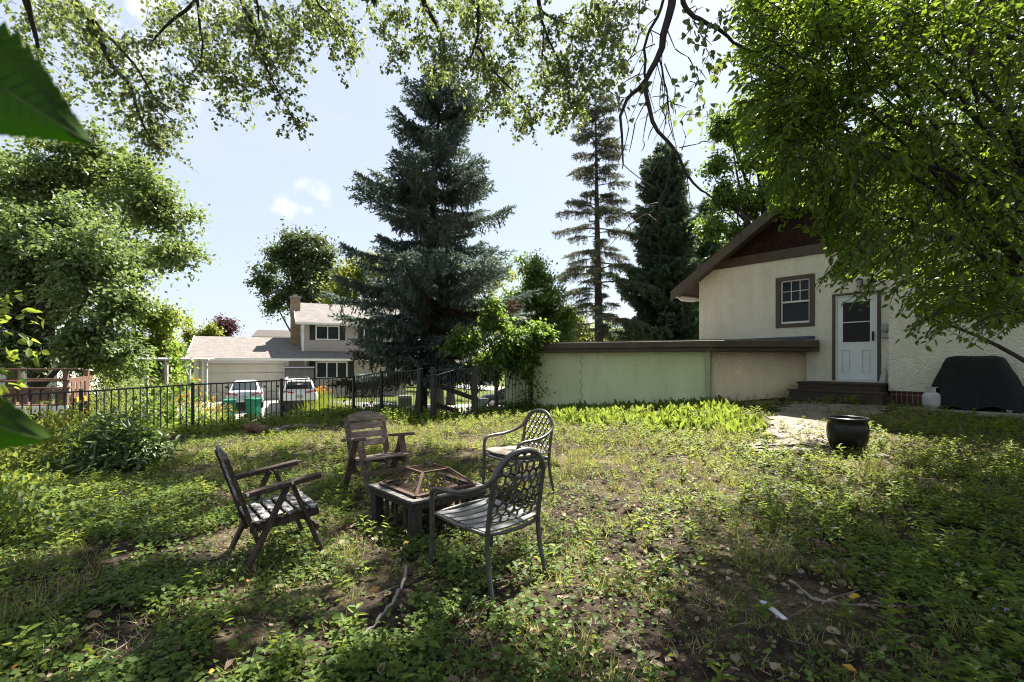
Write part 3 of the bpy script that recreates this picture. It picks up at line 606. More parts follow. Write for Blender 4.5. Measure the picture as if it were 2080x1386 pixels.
for a0 in (.3, 3.5):
    pts = [(.10 * math.cos(a0 + t * .35), .10 * math.sin(a0 + t * .35)) for t in range(7)]
    for (x0, y0), (x1, y1) in zip(pts[:-1], pts[1:]): q.quad((x0, y0, .30), (x1, y1, .30), (x1, y1, .43), (x0, y0, .43))
q.lathe([(.103, .425), (.103, .44), (.095, .44), (.095, .425)], 20); q.build('collar', M['tank'], tk)
q = MB(); q.tube([(0, 0, .33), (0, 0, .40)], .02, 8); q.tube([(-.03, 0, .405), (.03, 0, .405)], .018, 8); q.build('valve', M['rust'], tk)
# ------------------------------------------------------------------ pot
px, py = 4.58, 6.72; pt = empty('planter_pot', (px, py, Hf(px, py) - .01), 0, 'round black glazed planter pot standing on the grass', 'planter')
q = MB(); q.lathe([(r_ * .9, z * .98) for r_, z in ((.165, .0), (.19, .01), (.235, .09), (.268, .20), (.275, .30), (.268, .37), (.252, .425), (.262, .435), (.280, .445), (.282, .47), (.270, .48), (.245, .478), (.238, .44), (.24, .39), (.02, .385))], 48); q.build('bowl', M['pot'], pt, smooth=True)
q = MB(); q.lathe([(.213, .38), (.15, .395), (.03, .40)], 24); q.build('potting_soil', M['soil'], pt)
# ------------------------------------------------------------------ low stucco garage
A0 = Vector((-.22, 14.62)); B0 = Vector((4.93, 12.25)); C0 = Vector((hw(-1.12, 0).x, hw(-1.12, 0).y))
gar = empty('stucco_garage', (A0.x, A0.y, 0), 0, 'low flat roofed stucco garage with brown fascia along the lily bed', 'garage')
def gv(v, z): return Vector((v.x - A0.x, v.y - A0.y, z))
nb = Vector((-(B0 - A0).y, (B0 - A0).x)).normalized(); nc = Vector((-(C0 - B0).y, (C0 - B0).x)).normalized()
ab = (B0 - A0).normalized(); bc = (C0 - B0).normalized()
TZ = 1.70
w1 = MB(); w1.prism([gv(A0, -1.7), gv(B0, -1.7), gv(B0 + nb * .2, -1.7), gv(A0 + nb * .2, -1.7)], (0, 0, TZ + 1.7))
w1.build('wall', M['stucco_green_bounce'], gar)
EW = A0 + Vector((.35, 6.5))
q = MB(); q.prism([gv(A0 + nb * .202, -1.7), gv(A0 + nb * .202 + ab * .2, -1.7), gv(EW + ab * .2, -1.7), gv(EW, -1.7)], (0, 0, TZ + 1.7)); q.build('wall', M['stucco_green_bounce'], gar)
# right-hand wall, gently curved
w2 = MB(); prev = None; nseg = 10; pts = []
for i in range(nseg + 1):
    t = i / nseg; p = B0 + (C0 - B0) * t - nc * .16 * math.sin(math.pi * t) * (1 - .3 * t) ; pts.append(p)
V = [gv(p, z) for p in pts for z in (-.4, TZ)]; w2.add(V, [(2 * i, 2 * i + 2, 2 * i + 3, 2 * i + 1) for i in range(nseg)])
o = w2.build('wall', M['stucco_warm_bounce'], gar, smooth=True); sdm = o.modifiers.new('solid', 'SOLIDIFY'); sdm.thickness = .15; sdm.offset = -1
ov = .30
CE = Vector((hw(-.80, 0).x, hw(-.80, 0).y))
An = A0 - nb * ov - ab * .3; Bn = B0 - (nb + nc).normalized() * ov * .95; Cn = Vector((hw(-.80, .42).x, hw(-.80, .42).y))
back = [Vector((hw(-.80, .03).x, hw(-.80, .03).y)), Vector((hw(SL, .03).x, hw(SL, .03).y)), Vector((hw(SL - .05, -4).x, hw(SL - .05, -4).y)), EW + Vector((-.3, 0))]
rp = [An, Bn, Cn] + back
q = MB(); q.prism([gv(p, TZ + .10) for p in rp][::-1], (0, 0, -.095)); q.build('frieze_board', M['trim'], gar)
def grow(p, d): return p + (p - Vector((4.5, 17))).normalized() * d
q = MB(); rp2 = [grow(An, .07), Bn - (nb + nc).normalized() * .08, Cn + Vector((hw(.06, .08).x - HB[0], hw(.06, .08).y - HB[1]))] + back
q.prism([gv(p, TZ + .265) for p in rp2][::-1], (0, 0, -.16)); q.build('fascia', M['trim'], gar, bevel=.012)
q = MB(); q.prism([gv(p, TZ + .295) for p in rp][::-1], (0, 0, -.028)); q.build('flat_roof', M['gravel'], gar)
q = MB(); f0 = hw(SL + .05, .10); f1 = hw(-.86, .20)
q.bar((f0.x - A0.x, f0.y - A0.y, TZ + .34), (f1.x - A0.x, f1.y - A0.y, TZ + .36), .16, .085); q.build('flashing', M['flash'], gar, bevel=.02)
q = MB(); d = Bn * .35 + B0 * .65 - ab * .08
for k in range(1): q.box(gv(d, (TZ + .0) / 2 + .1), (.115, .09, TZ), Matrix.Rotation(math.atan2(ab.y, ab.x), 3, 'Z'))
q.build('downspout', M['downspout_green'], gar, bevel=.01)
# the long crack in the wall
q = MB(); t0 = .37; cp = []; r_ = random.Random(5)
base = A0 + (B0 - A0) * ((1240 - 1040 - 0) / 1000)
for i in range(26):
    z = TZ - .02 - (TZ - .25) * i / 25; u = .415 + .006 * math.sin(i * 1.3) + r_.uniform(-.0022, .0022)
    cp.append((A0 + (B0 - A0) * u, z))
for i, ((p, z), (p2, z2)) in enumerate(zip(cp[:-1], cp[1:])):
    w = .003 + .0045 * abs(math.sin(i * .9)); a = gv(p - nb * .004, z); b = gv(p2 - nb * .004, z2); o_ = gv(A0 + ab * w, 0)
    q.quad(a - o_, b - o_, b + o_, a + o_)
q.build('wall_crack', M['dark_bark'], gar)
# ------------------------------------------------------------------ fence and gate
def fence_run(name, pts, tops, npk, label, post_w=.06, groups='pickets', posts=None, hgt=1.12, post_ws=None):
    base = Vector((pts[0][0], pts[0][1], Hf(*pts[0]))); root = empty(name, base, 0, label, 'fence')
    def loc(x, y, z): return Vector((x, y, z)) - base
    for i, (x, y) in enumerate(pts):
        if posts is not None and i not in posts: continue
        w = post_ws[i] if post_ws else post_w; g = Hf(x, y); d = Vector(pts[min(i + 1, len(pts) - 1)]) - Vector(pts[max(i - 1, 0)]); A = Matrix.Rotation(math.atan2(d.y, d.x), 3, 'Z')
        q = MB(); t = tops[i] + .03; q.box(loc(x, y, (g - .1 + t) / 2), (w, w, t - g + .1), A); q.box(loc(x, y, t + .008), (w + .012, w + .012, .016), A); q.build('post', M['black_metal'], root, bevel=.004)
    for i in range(len(pts) - 1):
        a = Vector(pts[i]); b = Vector(pts[i + 1]); za, zb = tops[i], tops[i + 1]; ga, gb = max(Hf(*a), za - hgt) + .09, max(Hf(*b), zb - hgt) + .09
        d = (b - a).normalized() * .03; a_, b_ = a + d, b - d; n = npk[i]
        pan = MB().bar(loc(a_.x, a_.y, za), loc(b_.x, b_.y, zb), .028, .03).build('rail', M['black_metal'], root); MB().bar(loc(a_.x, a_.y, ga), loc(b_.x, b_.y, gb), .028, .03).build('rail', M['black_metal'], root)
        for k in range(1, n):
            t = k / n; p = a + (b - a) * t; q = MB(); z0 = ga + (gb - ga) * t - .05; z1 = za + (zb - za) * t - .016; q.box(loc(p.x, p.y, (z0 + z1) / 2), (.016, .016, z1 - z0)); q.build('picket', M['black_metal'], pan)
    return root
fp = [(-9.64, 8.23), (-8.29, 9.47), (-6.94, 10.70), (-5.59, 11.94), (-4.24, 13.18)]
ft = [.83, .875, .95, .995, 1.04]
fence_run('metal_fence', fp, ft, [16] * 4, 'long black metal picket fence in front of the driveway and green bins')
def tz(px, py, Y): return EYE - (py - 735) / F * Y
q1, q2 = (-3.34, 12.6), (-2.24, 12.0); gl_, gr_ = (-1.94, 12.05), (-.915, 12.2)
fence_run('metal_fence', [(-4.17, 13.10), q1, q2], [1.04, tz(0, 757.5, 12.6), tz(0, 752, 12.0)], [16, 13], 'closely spaced black picket fence left of the gate, behind the wooden armchair', posts=(1, 2), post_ws=[.06, .07, .095], hgt=1.2)
fence_run('metal_fence', [gr_, (.56, 14.15)], [tz(0, 747.5, 12.2), tz(0, 744, 14.15)], [16], 'short black picket fence between the gate and the green garage wall', posts=(1,), hgt=1.2)
gate = empty('metal_gate', (*gl_, Hf(*gl_)), 0, 'narrow black metal gate with two thick posts', 'gate')
gb0 = Vector((*gl_, Hf(*gl_)))
def gloc(x, y, z): return Vector((x, y, z)) - gb0
for (x, y), t in ((gl_, tz(0, 748, 12.05)), (gr_, tz(0, 745, 12.2))):
    q = MB(); g = Hf(x, y); q.box(gloc(x, y, (g - .1 + t) / 2), (.105, .105, t - g + .1)); q.box(gloc(x, y, t + .012), (.12, .12, .024)); q.build('gate_post', M['black_metal'], gate, bevel=.004)
a = Vector(gl_) + Vector((.075, .01)); b = Vector(gr_) - Vector((.075, .01)); zt0, zt1 = tz(0, 751, 12.05), tz(0, 749, 12.2); zb = Hf(*gl_) + .12
q = MB()
q.bar(gloc(a.x, a.y, zt0), gloc(b.x, b.y, zt1), .03, .032); q.bar(gloc(a.x, a.y, zb), gloc(b.x, b.y, zb + .04), .03, .032)
for p, z in ((a, zt0), (b, zt1)): q.box(gloc(p.x, p.y, (zb + z) / 2), (.036, .034, z - zb))
gf = q.build('gate_frame', M['black_metal'], gate)
for k in range(1, 10):
    t = k / 10; p = a + (b - a) * t; q = MB(); q.box(gloc(p.x, p.y, (zb + zt0) / 2 + .01), (.016, .016, zt0 - zb)); q.build('picket', M['black_metal'], gate)
q = MB(); p0 = P(884, 763, 12.15); p1 = P(922, 752, 12.4); q.tube([p0 - gb0, p1 - gb0], .009, 6); q.build('latch_rod', M['white_trim'], gate)
q = MB(); q.box(gloc(gl_[0] + .05, gl_[1] - .07, zt0 - .13), (.16, .04, .05)); q.build('latch', M['black_metal'], gate)
# wooden stair rail that goes down behind the gate
sr0 = P(884, 790, 12.5); rail = empty('stair_railing', (sr0.x, sr0.y, Hf(sr0.x, sr0.y)), 0, 'brown wooden stair railing sloping down behind the gate', 'railing')
rb = Vector(rail.location)
for (x0, y0, x1, y1) in ((884, 781, 968, 812), (884, 822, 930, 836)):
    q = MB(); q.bar(P(x0, y0, 12.5) - rb, P(x1, y1, 12.9) - rb, .05, .12); q.build('rail', M['chair_wood'], rail, bevel=.006)
for x0, y0, Y in ((884, 776, 12.5), (968, 806, 12.9)):
    p = P(x0, y0, Y); q = MB(); q.box(Vector((p.x, p.y, (p.z + Hf(p.x, p.y) - .1) / 2)) - rb, (.09, .09, p.z - Hf(p.x, p.y) + .1)); q.build('post', M['chair_wood'], rail, bevel=.006)
# ------------------------------------------------------------------ wooden armchairs
def wooden_chair(loc, rz, frame_m, seat_m, label):
    c = empty('wooden_armchair', loc, rz, label, 'armchair', 'wooden armchairs round the fire table')
    HWD = .30
    for sx in (-1, 1):
        x = sx * HWD
        q = MB(); q.bar((x, -.33, .555), (x, .03, .595), .075, .034); q.bar((x, .03, .595), (x, .27, .622), .075, .034); q.tube([(x, .27, .605), (x, .27, .639)], .0375, 10); q.build('armrest', frame_m, c, bevel=.006)
        xi = x - sx * .012
        q = MB(); q.bar((xi, -.34, -.02), (xi, .025, .585), .03, .075, (1, 0, 0)); q.build('leg', frame_m, c, bevel=.004)
        q = MB(); q.bar((xi - sx * .032, .36, -.02), (xi - sx * .032, .06, .59), .03, .075, (1, 0, 0)); q.build('leg', frame_m, c, bevel=.004)
        q = MB(); q.bar((x - sx * .075, -.20, .18), (x - sx * .075, -.45, .80), .034, .07, (1, 0, 0)); q.build('back_post', frame_m, c, bevel=.005)
        q = MB(); q.bar((x - sx * .075, -.27, .295), (x - sx * .075, .31, .345), .03, .06); q.build('seat_rail', frame_m, c, bevel=.004)
        q = MB()
        for (y, z) in ((-.205, .205), (.27, .20), (.045, .60), (-.31, .56)): q.lathe([(.011, 0), (.011, sx * .006), (.006, sx * .008)], 10, (x + sx * (.004 if z < .5 else .0375), y, z), 'x')
        q.build('bolt', M['meter'], c)
    bs = MB()
    for k in range(4):
        t = .98 - k * .155; y = -.20 - .25 * t; z = .18 + .62 * t; d = Vector((0, -.374, .927))
        n = 8; w = .036 if k else .040; V = []; xs = [-.205 + .41 * i / n for i in range(n + 1)]
        for x in xs:
            arch = (.035 if k == 0 else .0) * (1 - (x / .205) ** 2)
            bow = -.012 * (1 - (x / .205) ** 2)
            for s_, e in ((-1, 0), (1, arch)):
                ctr = Vector((x, y + .01 + bow, z)) + d * (s_ * w + e) ; V += [ctr + Vector((0, .011, .004)), ctr - Vector((0, .011, .004))]
        Fs = []
        for i in range(n):
            a = i * 4; b_ = a + 4; Fs += [(a, b_, b_ + 2, a + 2), (a + 1, a + 3, b_ + 3, b_ + 1), (a + 2, b_ + 2, b_ + 3, a + 3), (a, a + 1, b_ + 1, b_)]
        Fs += [(0, 2, 3, 1), (n * 4, n * 4 + 1, n * 4 + 3, n * 4 + 2)]
        bs.add(V, Fs)
    bs.build('backrest', seat_m, c, bevel=.003)
    ss = MB(); rr = random.Random(len(label))
    for k in range(6):
        y = -.235 + k * .098; z = .328 + (y + .27) * .086 + .017 + rr.uniform(-.001, .001); ss.box((rr.uniform(-.004, .004), y, z), (.535 - .0 , .070, .020), Matrix.Rotation(.086, 3, 'X'))
    ss.build('seat', seat_m, c, bevel=.003)
    q = MB(); q.bar((-.27, .283, .235), (.27, .283, .235), .03, .05); q.build('stretcher', frame_m, c, bevel=.004)
    q = MB(); q.bar((0, -.25, .30), (0, .30, .347), .05, .035); q.build('seat_rail', frame_m, c, bevel=.004)
    c.scale = (1, .80, 1)
    return c
wooden_chair((-1.79, 3.73, Hf(-1.79, 3.73)), R(-52), M['chair_wood'], M['peel'], 'dark brown wooden armchair with peeling grey seat slats, seen from its side')
wooden_chair((-1.53, 5.66, Hf(-1.53, 5.66)), R(-137), M['tan_wood'], M['pale_wood'], 'sun bleached wooden armchair facing the camera behind the fire table')
# ------------------------------------------------------------------ metal armchairs
def metal_chair(loc, rz, label):
    c = empty('metal_armchair', loc, rz, label, 'armchair', 'metal armchairs with honeycomb backs')
    yb = lambda z: -.225 - max(0, z - .42) * .17
    arch = [(0, .895), (.07, .89), (.13, .868), (.18, .832), (.215, .785), (.24, .735)]
    half = [Vector((x, yb(z), z)) for x, z in arch] + [Vector(p) for p in ((.262, -.225, .69), (.285, -.13, .652), (.297, -.02, .628), (.302, .10, .622), (.302, .19, .618), (.299, .235, .603), (.295, .258, .570))]
    def smooth(pts, it=2):
        for _ in range(it):
            o = [pts[0]]
            for a, b in zip(pts[:-1], pts[1:]): o += [a * .75 + b * .25, a * .25 + b * .75]
            pts = o + [pts[-1]]
        return pts
    full = smooth([Vector((-p.x, p.y, p.z)) for p in half[::-1]] + half[1:])
    q = MB(); q.tube(full, .0165, 10, flat=1.25); q.build('arm_frame', M['chair_metal'], c, smooth=True)
    for sx in (-1, 1):
        q = MB(); pts = smooth([Vector((sx * x, y, z)) for x, y, z in ((.295, .258, .572), (.290, .268, .50), (.285, .27, .38), (.282, .275, .2), (.285, .292, .08), (.292, .312, -.015))]); q.tube(pts, [.0165] * (len(pts) - 6) + [.0165, .0165, .017, .018, .019, .019], 10); q.build('leg', M['chair_metal'], c, smooth=True)
        q = MB(); pts = smooth([Vector((sx * x, y, z)) for x, y, z in ((.232, yb(.755) + .002, .755), (.232, yb(.6), .6), (.234, -.228, .42), (.238, -.228, .30), (.245, -.25, .15), (.258, -.30, -.015))]); q.tube(pts, .0165, 10); q.build('leg', M['chair_metal'], c, smooth=True)
    # honeycomb back
    q = MB(); rr = .041; hx = rr * math.sqrt(3); seen = set()
    def zt(x):
        xs = [a for a, _ in arch]; zs = [z for _, z in arch]; return float(np.interp(abs(x), xs, zs)) - .006
    def y3(x, z): return yb(z) - .02 * (1 - (x / .24) ** 2)
    for i in range(-6, 7):
        for j in range(-2, 12):
            cx = i * hx + (hx / 2 if j % 2 else 0); cz = .42 + j * rr * 1.5
            for k in range(6):
                a0 = R(30 + 60 * k); a1 = R(90 + 60 * k); p = (cx + rr * math.cos(a0), cz + rr * math.sin(a0)); p2 = (cx + rr * math.cos(a1), cz + rr * math.sin(a1))
                key = tuple(sorted(((round(p[0], 3), round(p[1], 3)), (round(p2[0], 3), round(p2[1], 3)))))
                if key in seen: continue
                seen.add(key)
                def ok(u): return abs(u[0]) <= .232 and .475 <= u[1] <= zt(u[0])
                if not ok(p) and not ok(p2): continue
                if not ok(p): p, p2 = p2, p
                if not ok(p2):
                    lo, hi = 0, 1
                    for _ in range(12):
                        md = (lo + hi) / 2; u = (p[0] + (p2[0] - p[0]) * md, p[1] + (p2[1] - p[1]) * md)
                        if ok(u): lo = md
                        else: hi = md
                    p2 = (p[0] + (p2[0] - p[0]) * lo, p[1] + (p2[1] - p[1]) * lo)
                if math.dist(p, p2) < .004: continue
                q.bar((p[0], y3(*p), p[1]), (p2[0], y3(*p2), p2[1]), .013, .010, (0, 1, 0))
    q.tube([(-.232, yb(.475), .475), (-.12, y3(.12, .47), .462), (0, y3(0, .46), .456), (.12, y3(.12, .47), .462), (.232, yb(.475), .475)], .009, 6)
    q.build('back_lattice', M['chair_metal'], c)
    q = MB(); sag = lambda x: -.018 * (1 - (x / .24) ** 2)
    for sx in (-1, 1): q.tube([(sx * .262, .255, .425), (sx * .262, .05, .405), (sx * .245, -.22, .395)], .013, 8)
    q.tube([(-.286, .262, .425), (-.15, .295, .423), (0, .305, .422), (.15, .295, .423), (.286, .262, .425)], .014, 8); q.tube([(-.236, -.225, .395), (-.12, -.25, .39), (0, -.26, .388), (.12, -.25, .39), (.236, -.225, .395)], .014, 8)
    q.build('seat_frame', M['chair_metal'], c, smooth=True)
    q = MB()
    for k in range(6):
        y = -.172 + k * .082; z0 = .402 + (y + .2) * .05; wd = .255 - .012 * (1 - (y + .17) / .42); n = 8; V = []
        for i in range(n + 1):
            x = -wd + 2 * wd * i / n; bw = -.02 * (1 - (x / wd) ** 2) if False else .0
            z = z0 + sag(x); V += [(x, y - .030, z), (x, y + .030, z + .002), (x, y + .030, z + .012), (x, y - .030, z + .010)]
        Fs = []
        for i in range(n): a = i * 4; b_ = a + 4; Fs += [(a, b_, b_ + 1, a + 1), (a + 1, b_ + 1, b_ + 2, a + 2), (a + 2, b_ + 2, b_ + 3, a + 3), (a + 3, b_ + 3, b_, a)]
        Fs += [(0, 1, 2, 3), (n * 4 + 3, n * 4 + 2, n * 4 + 1, n * 4)]
        q.add(V, Fs)
    q.build('seat', M['slat_metal'], c)
    return c
metal_chair((-.150, 3.36, Hf(-.15, 3.4) - .005), R(45.8), 'bronze metal armchair with bare slatted seat, nearest the camera')
fc = (.08, 5.42); metal_chair((*fc, Hf(*fc)), R(128), 'bronze metal armchair with a beige seat cushion behind the fire table')
cu = empty('seat_cushion', (*fc, Hf(*fc) + .43), R(128), 'faded beige seat cushion lying on the far metal armchair', 'cushion')
def cushion():
    n = 22; V = []; Fs = []
    for side in (1, -1):
        for i in range(n + 1):
            for j in range(n + 1):
                u = i / n * 2 - 1; v = j / n * 2 - 1; e = (1 - abs(u) ** 6) ** .5 * (1 - abs(v) ** 6) ** .5
                V.append((u * .252 * (1 - .05 * v * v * (v < 0)), .02 + v * .25, (.036 * e + .005 * math.sin(u * 5 + v * 3)) * side + .036 - .012 * (1 - u * u) + (.012 * v if side > 0 else 0)))
    m_ = (n + 1) ** 2
    for s_ in (0, 1):
        for i in range(n):
            for j in range(n):
                a = s_ * m_ + i * (n + 1) + j; f = (a, a + n + 1, a + n + 2, a + 1); Fs.append(f if s_ == 0 else f[::-1])
    return MB().add(V, Fs)
cushion().build('cushion_pad', M['cushion'], cu, smooth=True)
q = MB(); q.tube([(-.25, -.22, .036), (-.25, .26, .036), (.25, .26, .036), (.25, -.22, .036), (-.25, -.22, .036)], .008, 6); q.build('piping', M['cushion'], cu, smooth=True)
# ------------------------------------------------------------------ fire table
TP = (-.77, 4.50); tz0 = Hf(*TP); TA = R(-48)
tab = empty('fire_table', (*TP, tz0), TA, 'square dark fire pit table with slate tile top', 'table')
Ht, Hs = .335, .40
for sx in (-1, 1):
    for sy in (-1, 1):
        q = MB(); q.box((sx * (Hs - .07), sy * (Hs - .07), Ht / 2 - .04), (.085, .085, Ht - .05)); q.box((sx * (Hs - .07), sy * (Hs - .07), .02), (.10, .10, .06)); q.build('leg', M['table_wood'], tab, bevel=.006)
q = MB()
for s_ in (-1, 1):
    q.span((-Hs + .02, s_ * (Hs - .035) - .015, Ht - .075), (Hs - .02, s_ * (Hs - .035) + .015, Ht - .022)); q.span((s_ * (Hs - .035) - .015, -Hs + .052, Ht - .075), (s_ * (Hs - .035) + .015, Hs - .052, Ht - .022))
q.build('apron', M['table_wood'], tab, bevel=.003)
for k in range(4):
    A = Matrix.Rotation(k * math.pi / 2, 3, 'Z')
    for i in range(3):
        x = -.165 + i * .165; q = MB(); c = A @ Vector((x, -(Hs - .075), Ht / 2 - .02)); q.box(c, (.045, .022, Ht - .13) if k % 2 == 0 else (.022, .045, Ht - .13)); q.build('slat', M['table_wood'], tab, bevel=.003)
q = MB()
for k in range(4):
    A = Matrix.Rotation(k * math.pi / 2, 3, 'Z')
    q.prism([A @ Vector(p) for p in ((-Hs, -Hs, Ht - .021), (Hs - .0, -Hs, Ht - .021), (Hs - .14, -Hs + .14, Ht - .021), (-Hs + .14, -Hs + .14, Ht - .021))], (0, 0, .012))
q.build('tabletop', M['table_wood'], tab)
q = MB(); rr = random.Random(4)
for k in range(4):
    A = Matrix.Rotation(k * math.pi / 2, 3, 'Z')
    for row, (y0, y1) in enumerate(((-.395, -.335), (-.331, -.268))):
        x = -.395 if row == 0 else -.33; end = .33 if row == 0 else .265
        while x < end - .02:
            w = min(rr.uniform(.05, .13), end - x); 
            if rr.random() > .06:
                h = rr.uniform(.008, .014); q.box(A @ Vector((x + w / 2, (y0 + y1) / 2, Ht - .009 + h / 2)), [abs(t) for t in (A @ Vector((w - .006, y1 - y0, h)))], Matrix.Rotation(rr.uniform(-.03, .03), 3, 'Z') @ Matrix.Rotation(rr.uniform(-.02, .02), 3, 'X'))
            x += w
q.build('slate_tile', M['slate'], tab, bevel=.002)
q = MB(); q.lathe([(.02, .12), (.16, .13), (.235, .18), (.270, .28), (.274, Ht - .02), (.275, Ht - .012)], 32); q.build('fire_bowl', M['rust'], tab, smooth=True)
q = MB(); q.lathe([(.262, .30), (.14, .315), (.02, .32)], 20); q.build('ash', M['ash'], tab)
wr_ = np.random.default_rng(8); n = 150; px_ = np.stack([wr_.normal(size=n) * .10, wr_.normal(size=n) * .10, .31 + wr_.random(n) ** 1.3 * .13], 1); Batch().put(T_LEAF, px_, wr_.normal(size=(n, 3)) * .7 + np.array([0, 0, .4]), wr_.normal(size=(n, 3)) * .5 + np.array([0, 0, 1.0]), wr_.uniform(.03, .06, n), wr_.uniform(.014, .022, n)).build('sprouted_weed', M['weed'], tab, kind='stuff')
fs = empty('fire_screen', (*TP, tz0 + Ht + .004), TA, 'rusty pyramid shaped mesh screen on the fire table', 'fire screen')
B_, T_, Z_ = .305, .14, .155
cor = [(-1, -1), (1, -1), (1, 1), (-1, 1)]
for i in range(4):
    (ax, ay), (bx, by) = cor[i], cor[(i + 1) % 4]
    q = MB(); q.bar((ax * B_, ay * B_, .014), (bx * B_, by * B_, .014), .05, .012); q.bar((ax * T_, ay * T_, Z_), (bx * T_, by * T_, Z_), .018, .012); q.bar((ax * B_, ay * B_, .012), (ax * T_, ay * T_, Z_), .026, .012); q.build('frame_bar', M['rust'], fs)
def mesh_panel(c4, n, m, w):
    q = MB(); c4 = [Vector(c) for c in c4]
    def at(u, v): return (c4[0] * (1 - u) + c4[1] * u) * (1 - v) + (c4[3] * (1 - u) + c4[2] * u) * v
    for i in range(1, n): q.tube([at(i / n, 0), at(i / n, 1)], w, 3, caps=False)
    for j in range(1, m): q.tube([at(0, j / m), at(1, j / m)], w, 3, caps=False)
    return q
for i in range(4):
    (ax, ay), (bx, by) = cor[i], cor[(i + 1) % 4]
    mesh_panel([(ax * B_, ay * B_, .016), (bx * B_, by * B_, .016), (bx * T_, by * T_, Z_), (ax * T_, ay * T_, Z_)], 34, 13, .0007).build('mesh_panel', M['rust'], fs)
mesh_panel([(-T_, -T_, Z_ + .004), (T_, -T_, Z_ + .004), (T_, T_, Z_ + .004), (-T_, T_, Z_ + .004)], 16, 16, .0007).build('mesh_panel', M['rust'], fs)
q = MB(); q.tube([(-.05, 0, Z_ + .006), (-.045, 0, Z_ + .035), (-.02, 0, Z_ + .045), (.02, 0, Z_ + .045), (.045, 0, Z_ + .035), (.05, 0, Z_ + .006)], .006, 6); q.tube([(-.02, -.03, Z_ + .012), (0, .01, Z_ + .05), (.02, .035, Z_ + .012)], .004, 6); q.build('handle', M['black_metal'], fs)
def gp(px, py):
    """point of the ground seen at a photo pixel"""
    Y = 6.0
    for _ in range(30): Y = .5 * Y + .5 * (EYE - Hf((px - 1040) / F * Y, Y)) / ((py - 735) / F)
    x = (px - 1040) / F * Y; return Vector((x, Y, Hf(x, Y)))
# ------------------------------------------------------------------ the neighbour's house
NA = R(27); NB = Vector((-19.7, 30.5, -1.05))
nh = empty('neighbor_house', NB, NA, 'taupe sided two storey house with a double garage and brick chimney', 'house')
def nw(s, t, z): return Vector((NB.x + math.cos(NA) * s - math.sin(NA) * t, NB.y + math.sin(NA) * s + math.cos(NA) * t, z))
G = 1.05   # local z of world 0
g0, g1, gz = .50, 5.25, 1.36 + G
q = MB()
for a, b, z0, z1 in ((0, g0, -.4, 2.62), (g0, g1, gz, 2.62), (g1, 13.3, -.4, 2.62)): q.span((a, 0, z0), (b, .2, z1))
q.span((0, .2, -.4), (.2, 7.4, 2.62)); q.span((13.1, .2, -.4), (13.3, 7.4, 2.62)); q.span((0, 7.4, -.4), (13.3, 7.6, 2.62)); 
q.prism([(0, .02, 2.621), (0, 7.58, 2.621), (0, 3.8, 4.10)], (.18, 0, 0)); q.build('wall', M['siding'], nh)
def roof2(x0, x1, y0, yr, y1, ze, zr, th=.12):
    q = MB(); q.prism([(x0, y0, ze), (x0, yr, zr), (x0, yr, zr - th), (x0, y0, ze - th)], (x1 - x0, 0, 0)); q.prism([(x0, yr, zr), (x0, y1, ze), (x0, y1, ze - th), (x0, yr, zr - th)], (x1 - x0, 0, 0)); return q
roof2(-.35, 13.7, -.45, 3.8, 8.05, 2.72, 4.26).build('roof', M['shingle_grey'], nh)
q = MB(); q.span((-.36, -.56, 2.56), (13.7, -.45, 2.71)); q.span((-.36, -.45, 2.58), (13.7, -.002, 2.61)); 
q.prism([(-.40, -.5, 2.60), (-.40, 3.8, 4.16), (-.40, 3.8, 4.30), (-.40, -.5, 2.74)], (.045, 0, 0)); q.build('gutter', M['white_trim'], nh)
q = MB(); q.span((-.02, -.03, -.3), (.16, .0, 2.57)); q.span((6.32, -.03, -.3), (6.44, -.0, 2.57)); q.tube([(.2, -.08, 2.5), (.2, -.06, -.2)], .04, 6); q.build('corner_board', M['white_trim'], nh)
q = MB()
for k in range(4):
    for j in range(4):
        w = (g1 - g0 - .2) / 4; h = (gz + .1) / 4; x = g0 + .1 + k * w; z = -.1 + j * h
        q.span((x, .09, z + .01), (x + w - .004, .13, z + h - .012)); q.span((x + .08, .075, z + .07), (x + w - .08, .091, z + h - .08))
gd = q.build('garage_door', M['door_panel'], nh, bevel=.008)
q = MB(); q.span((g0 - .1, -.03, -.1), (g0 + .09, .08, gz)); q.span((g1 - .09, -.03, -.1), (g1 + .1, .08, gz)); q.span((g0 - .1, -.03, gz), (g1 + .1, .08, gz + .12)); q.build('garage_door_frame', M['white_trim'], gd)
# second floor
U0, U1, UT0, UT1, UE, UR = 6.23, 13.3, 1.0, 6.5, 4.2 + G, 5.85 + G
q = MB(); q.span((U0, UT0, 2.4), (U1, UT0 + .2, UE)); q.span((U0, UT0 + .2, 2.4), (U0 + .2, UT1, UE)); q.span((U1 - .2, UT0 + .2, 2.4), (U1, UT1, UE)); q.span((U0 + .2, UT1 - .2, 2.4), (U1 - .2, UT1, UE))
q.prism([(U0, UT0 + .01, UE + .001), (U0, UT1 - .01, UE + .001), (U0, (UT0 + UT1) / 2, UR - .15)], (.18, 0, 0)); q.prism([(U1, UT0 + .01, UE + .001), (U1, UT1 - .01, UE + .001), (U1, (UT0 + UT1) / 2, UR - .15)], (-.18, 0, 0)); q.build('upper_wall', M['siding_white'], nh)
MB().span((U0 + .005, UT0 - .012, 2.5), (U1 - .005, UT0 - .001, UE)).build('upper_wall', M['siding'], nh)
roof2(U0 - .4, U1 + .4, UT0 - .5, (UT0 + UT1) / 2, UT1 + .5, UE - .02, UR).build('upper_roof', M['shingle_grey'], nh)
q = MB(); q.span((U0 - .42, UT0 - .58, UE - .15), (U1 + .4, UT0 - .5, UE - .02)); ym = (UT0 + UT1) / 2
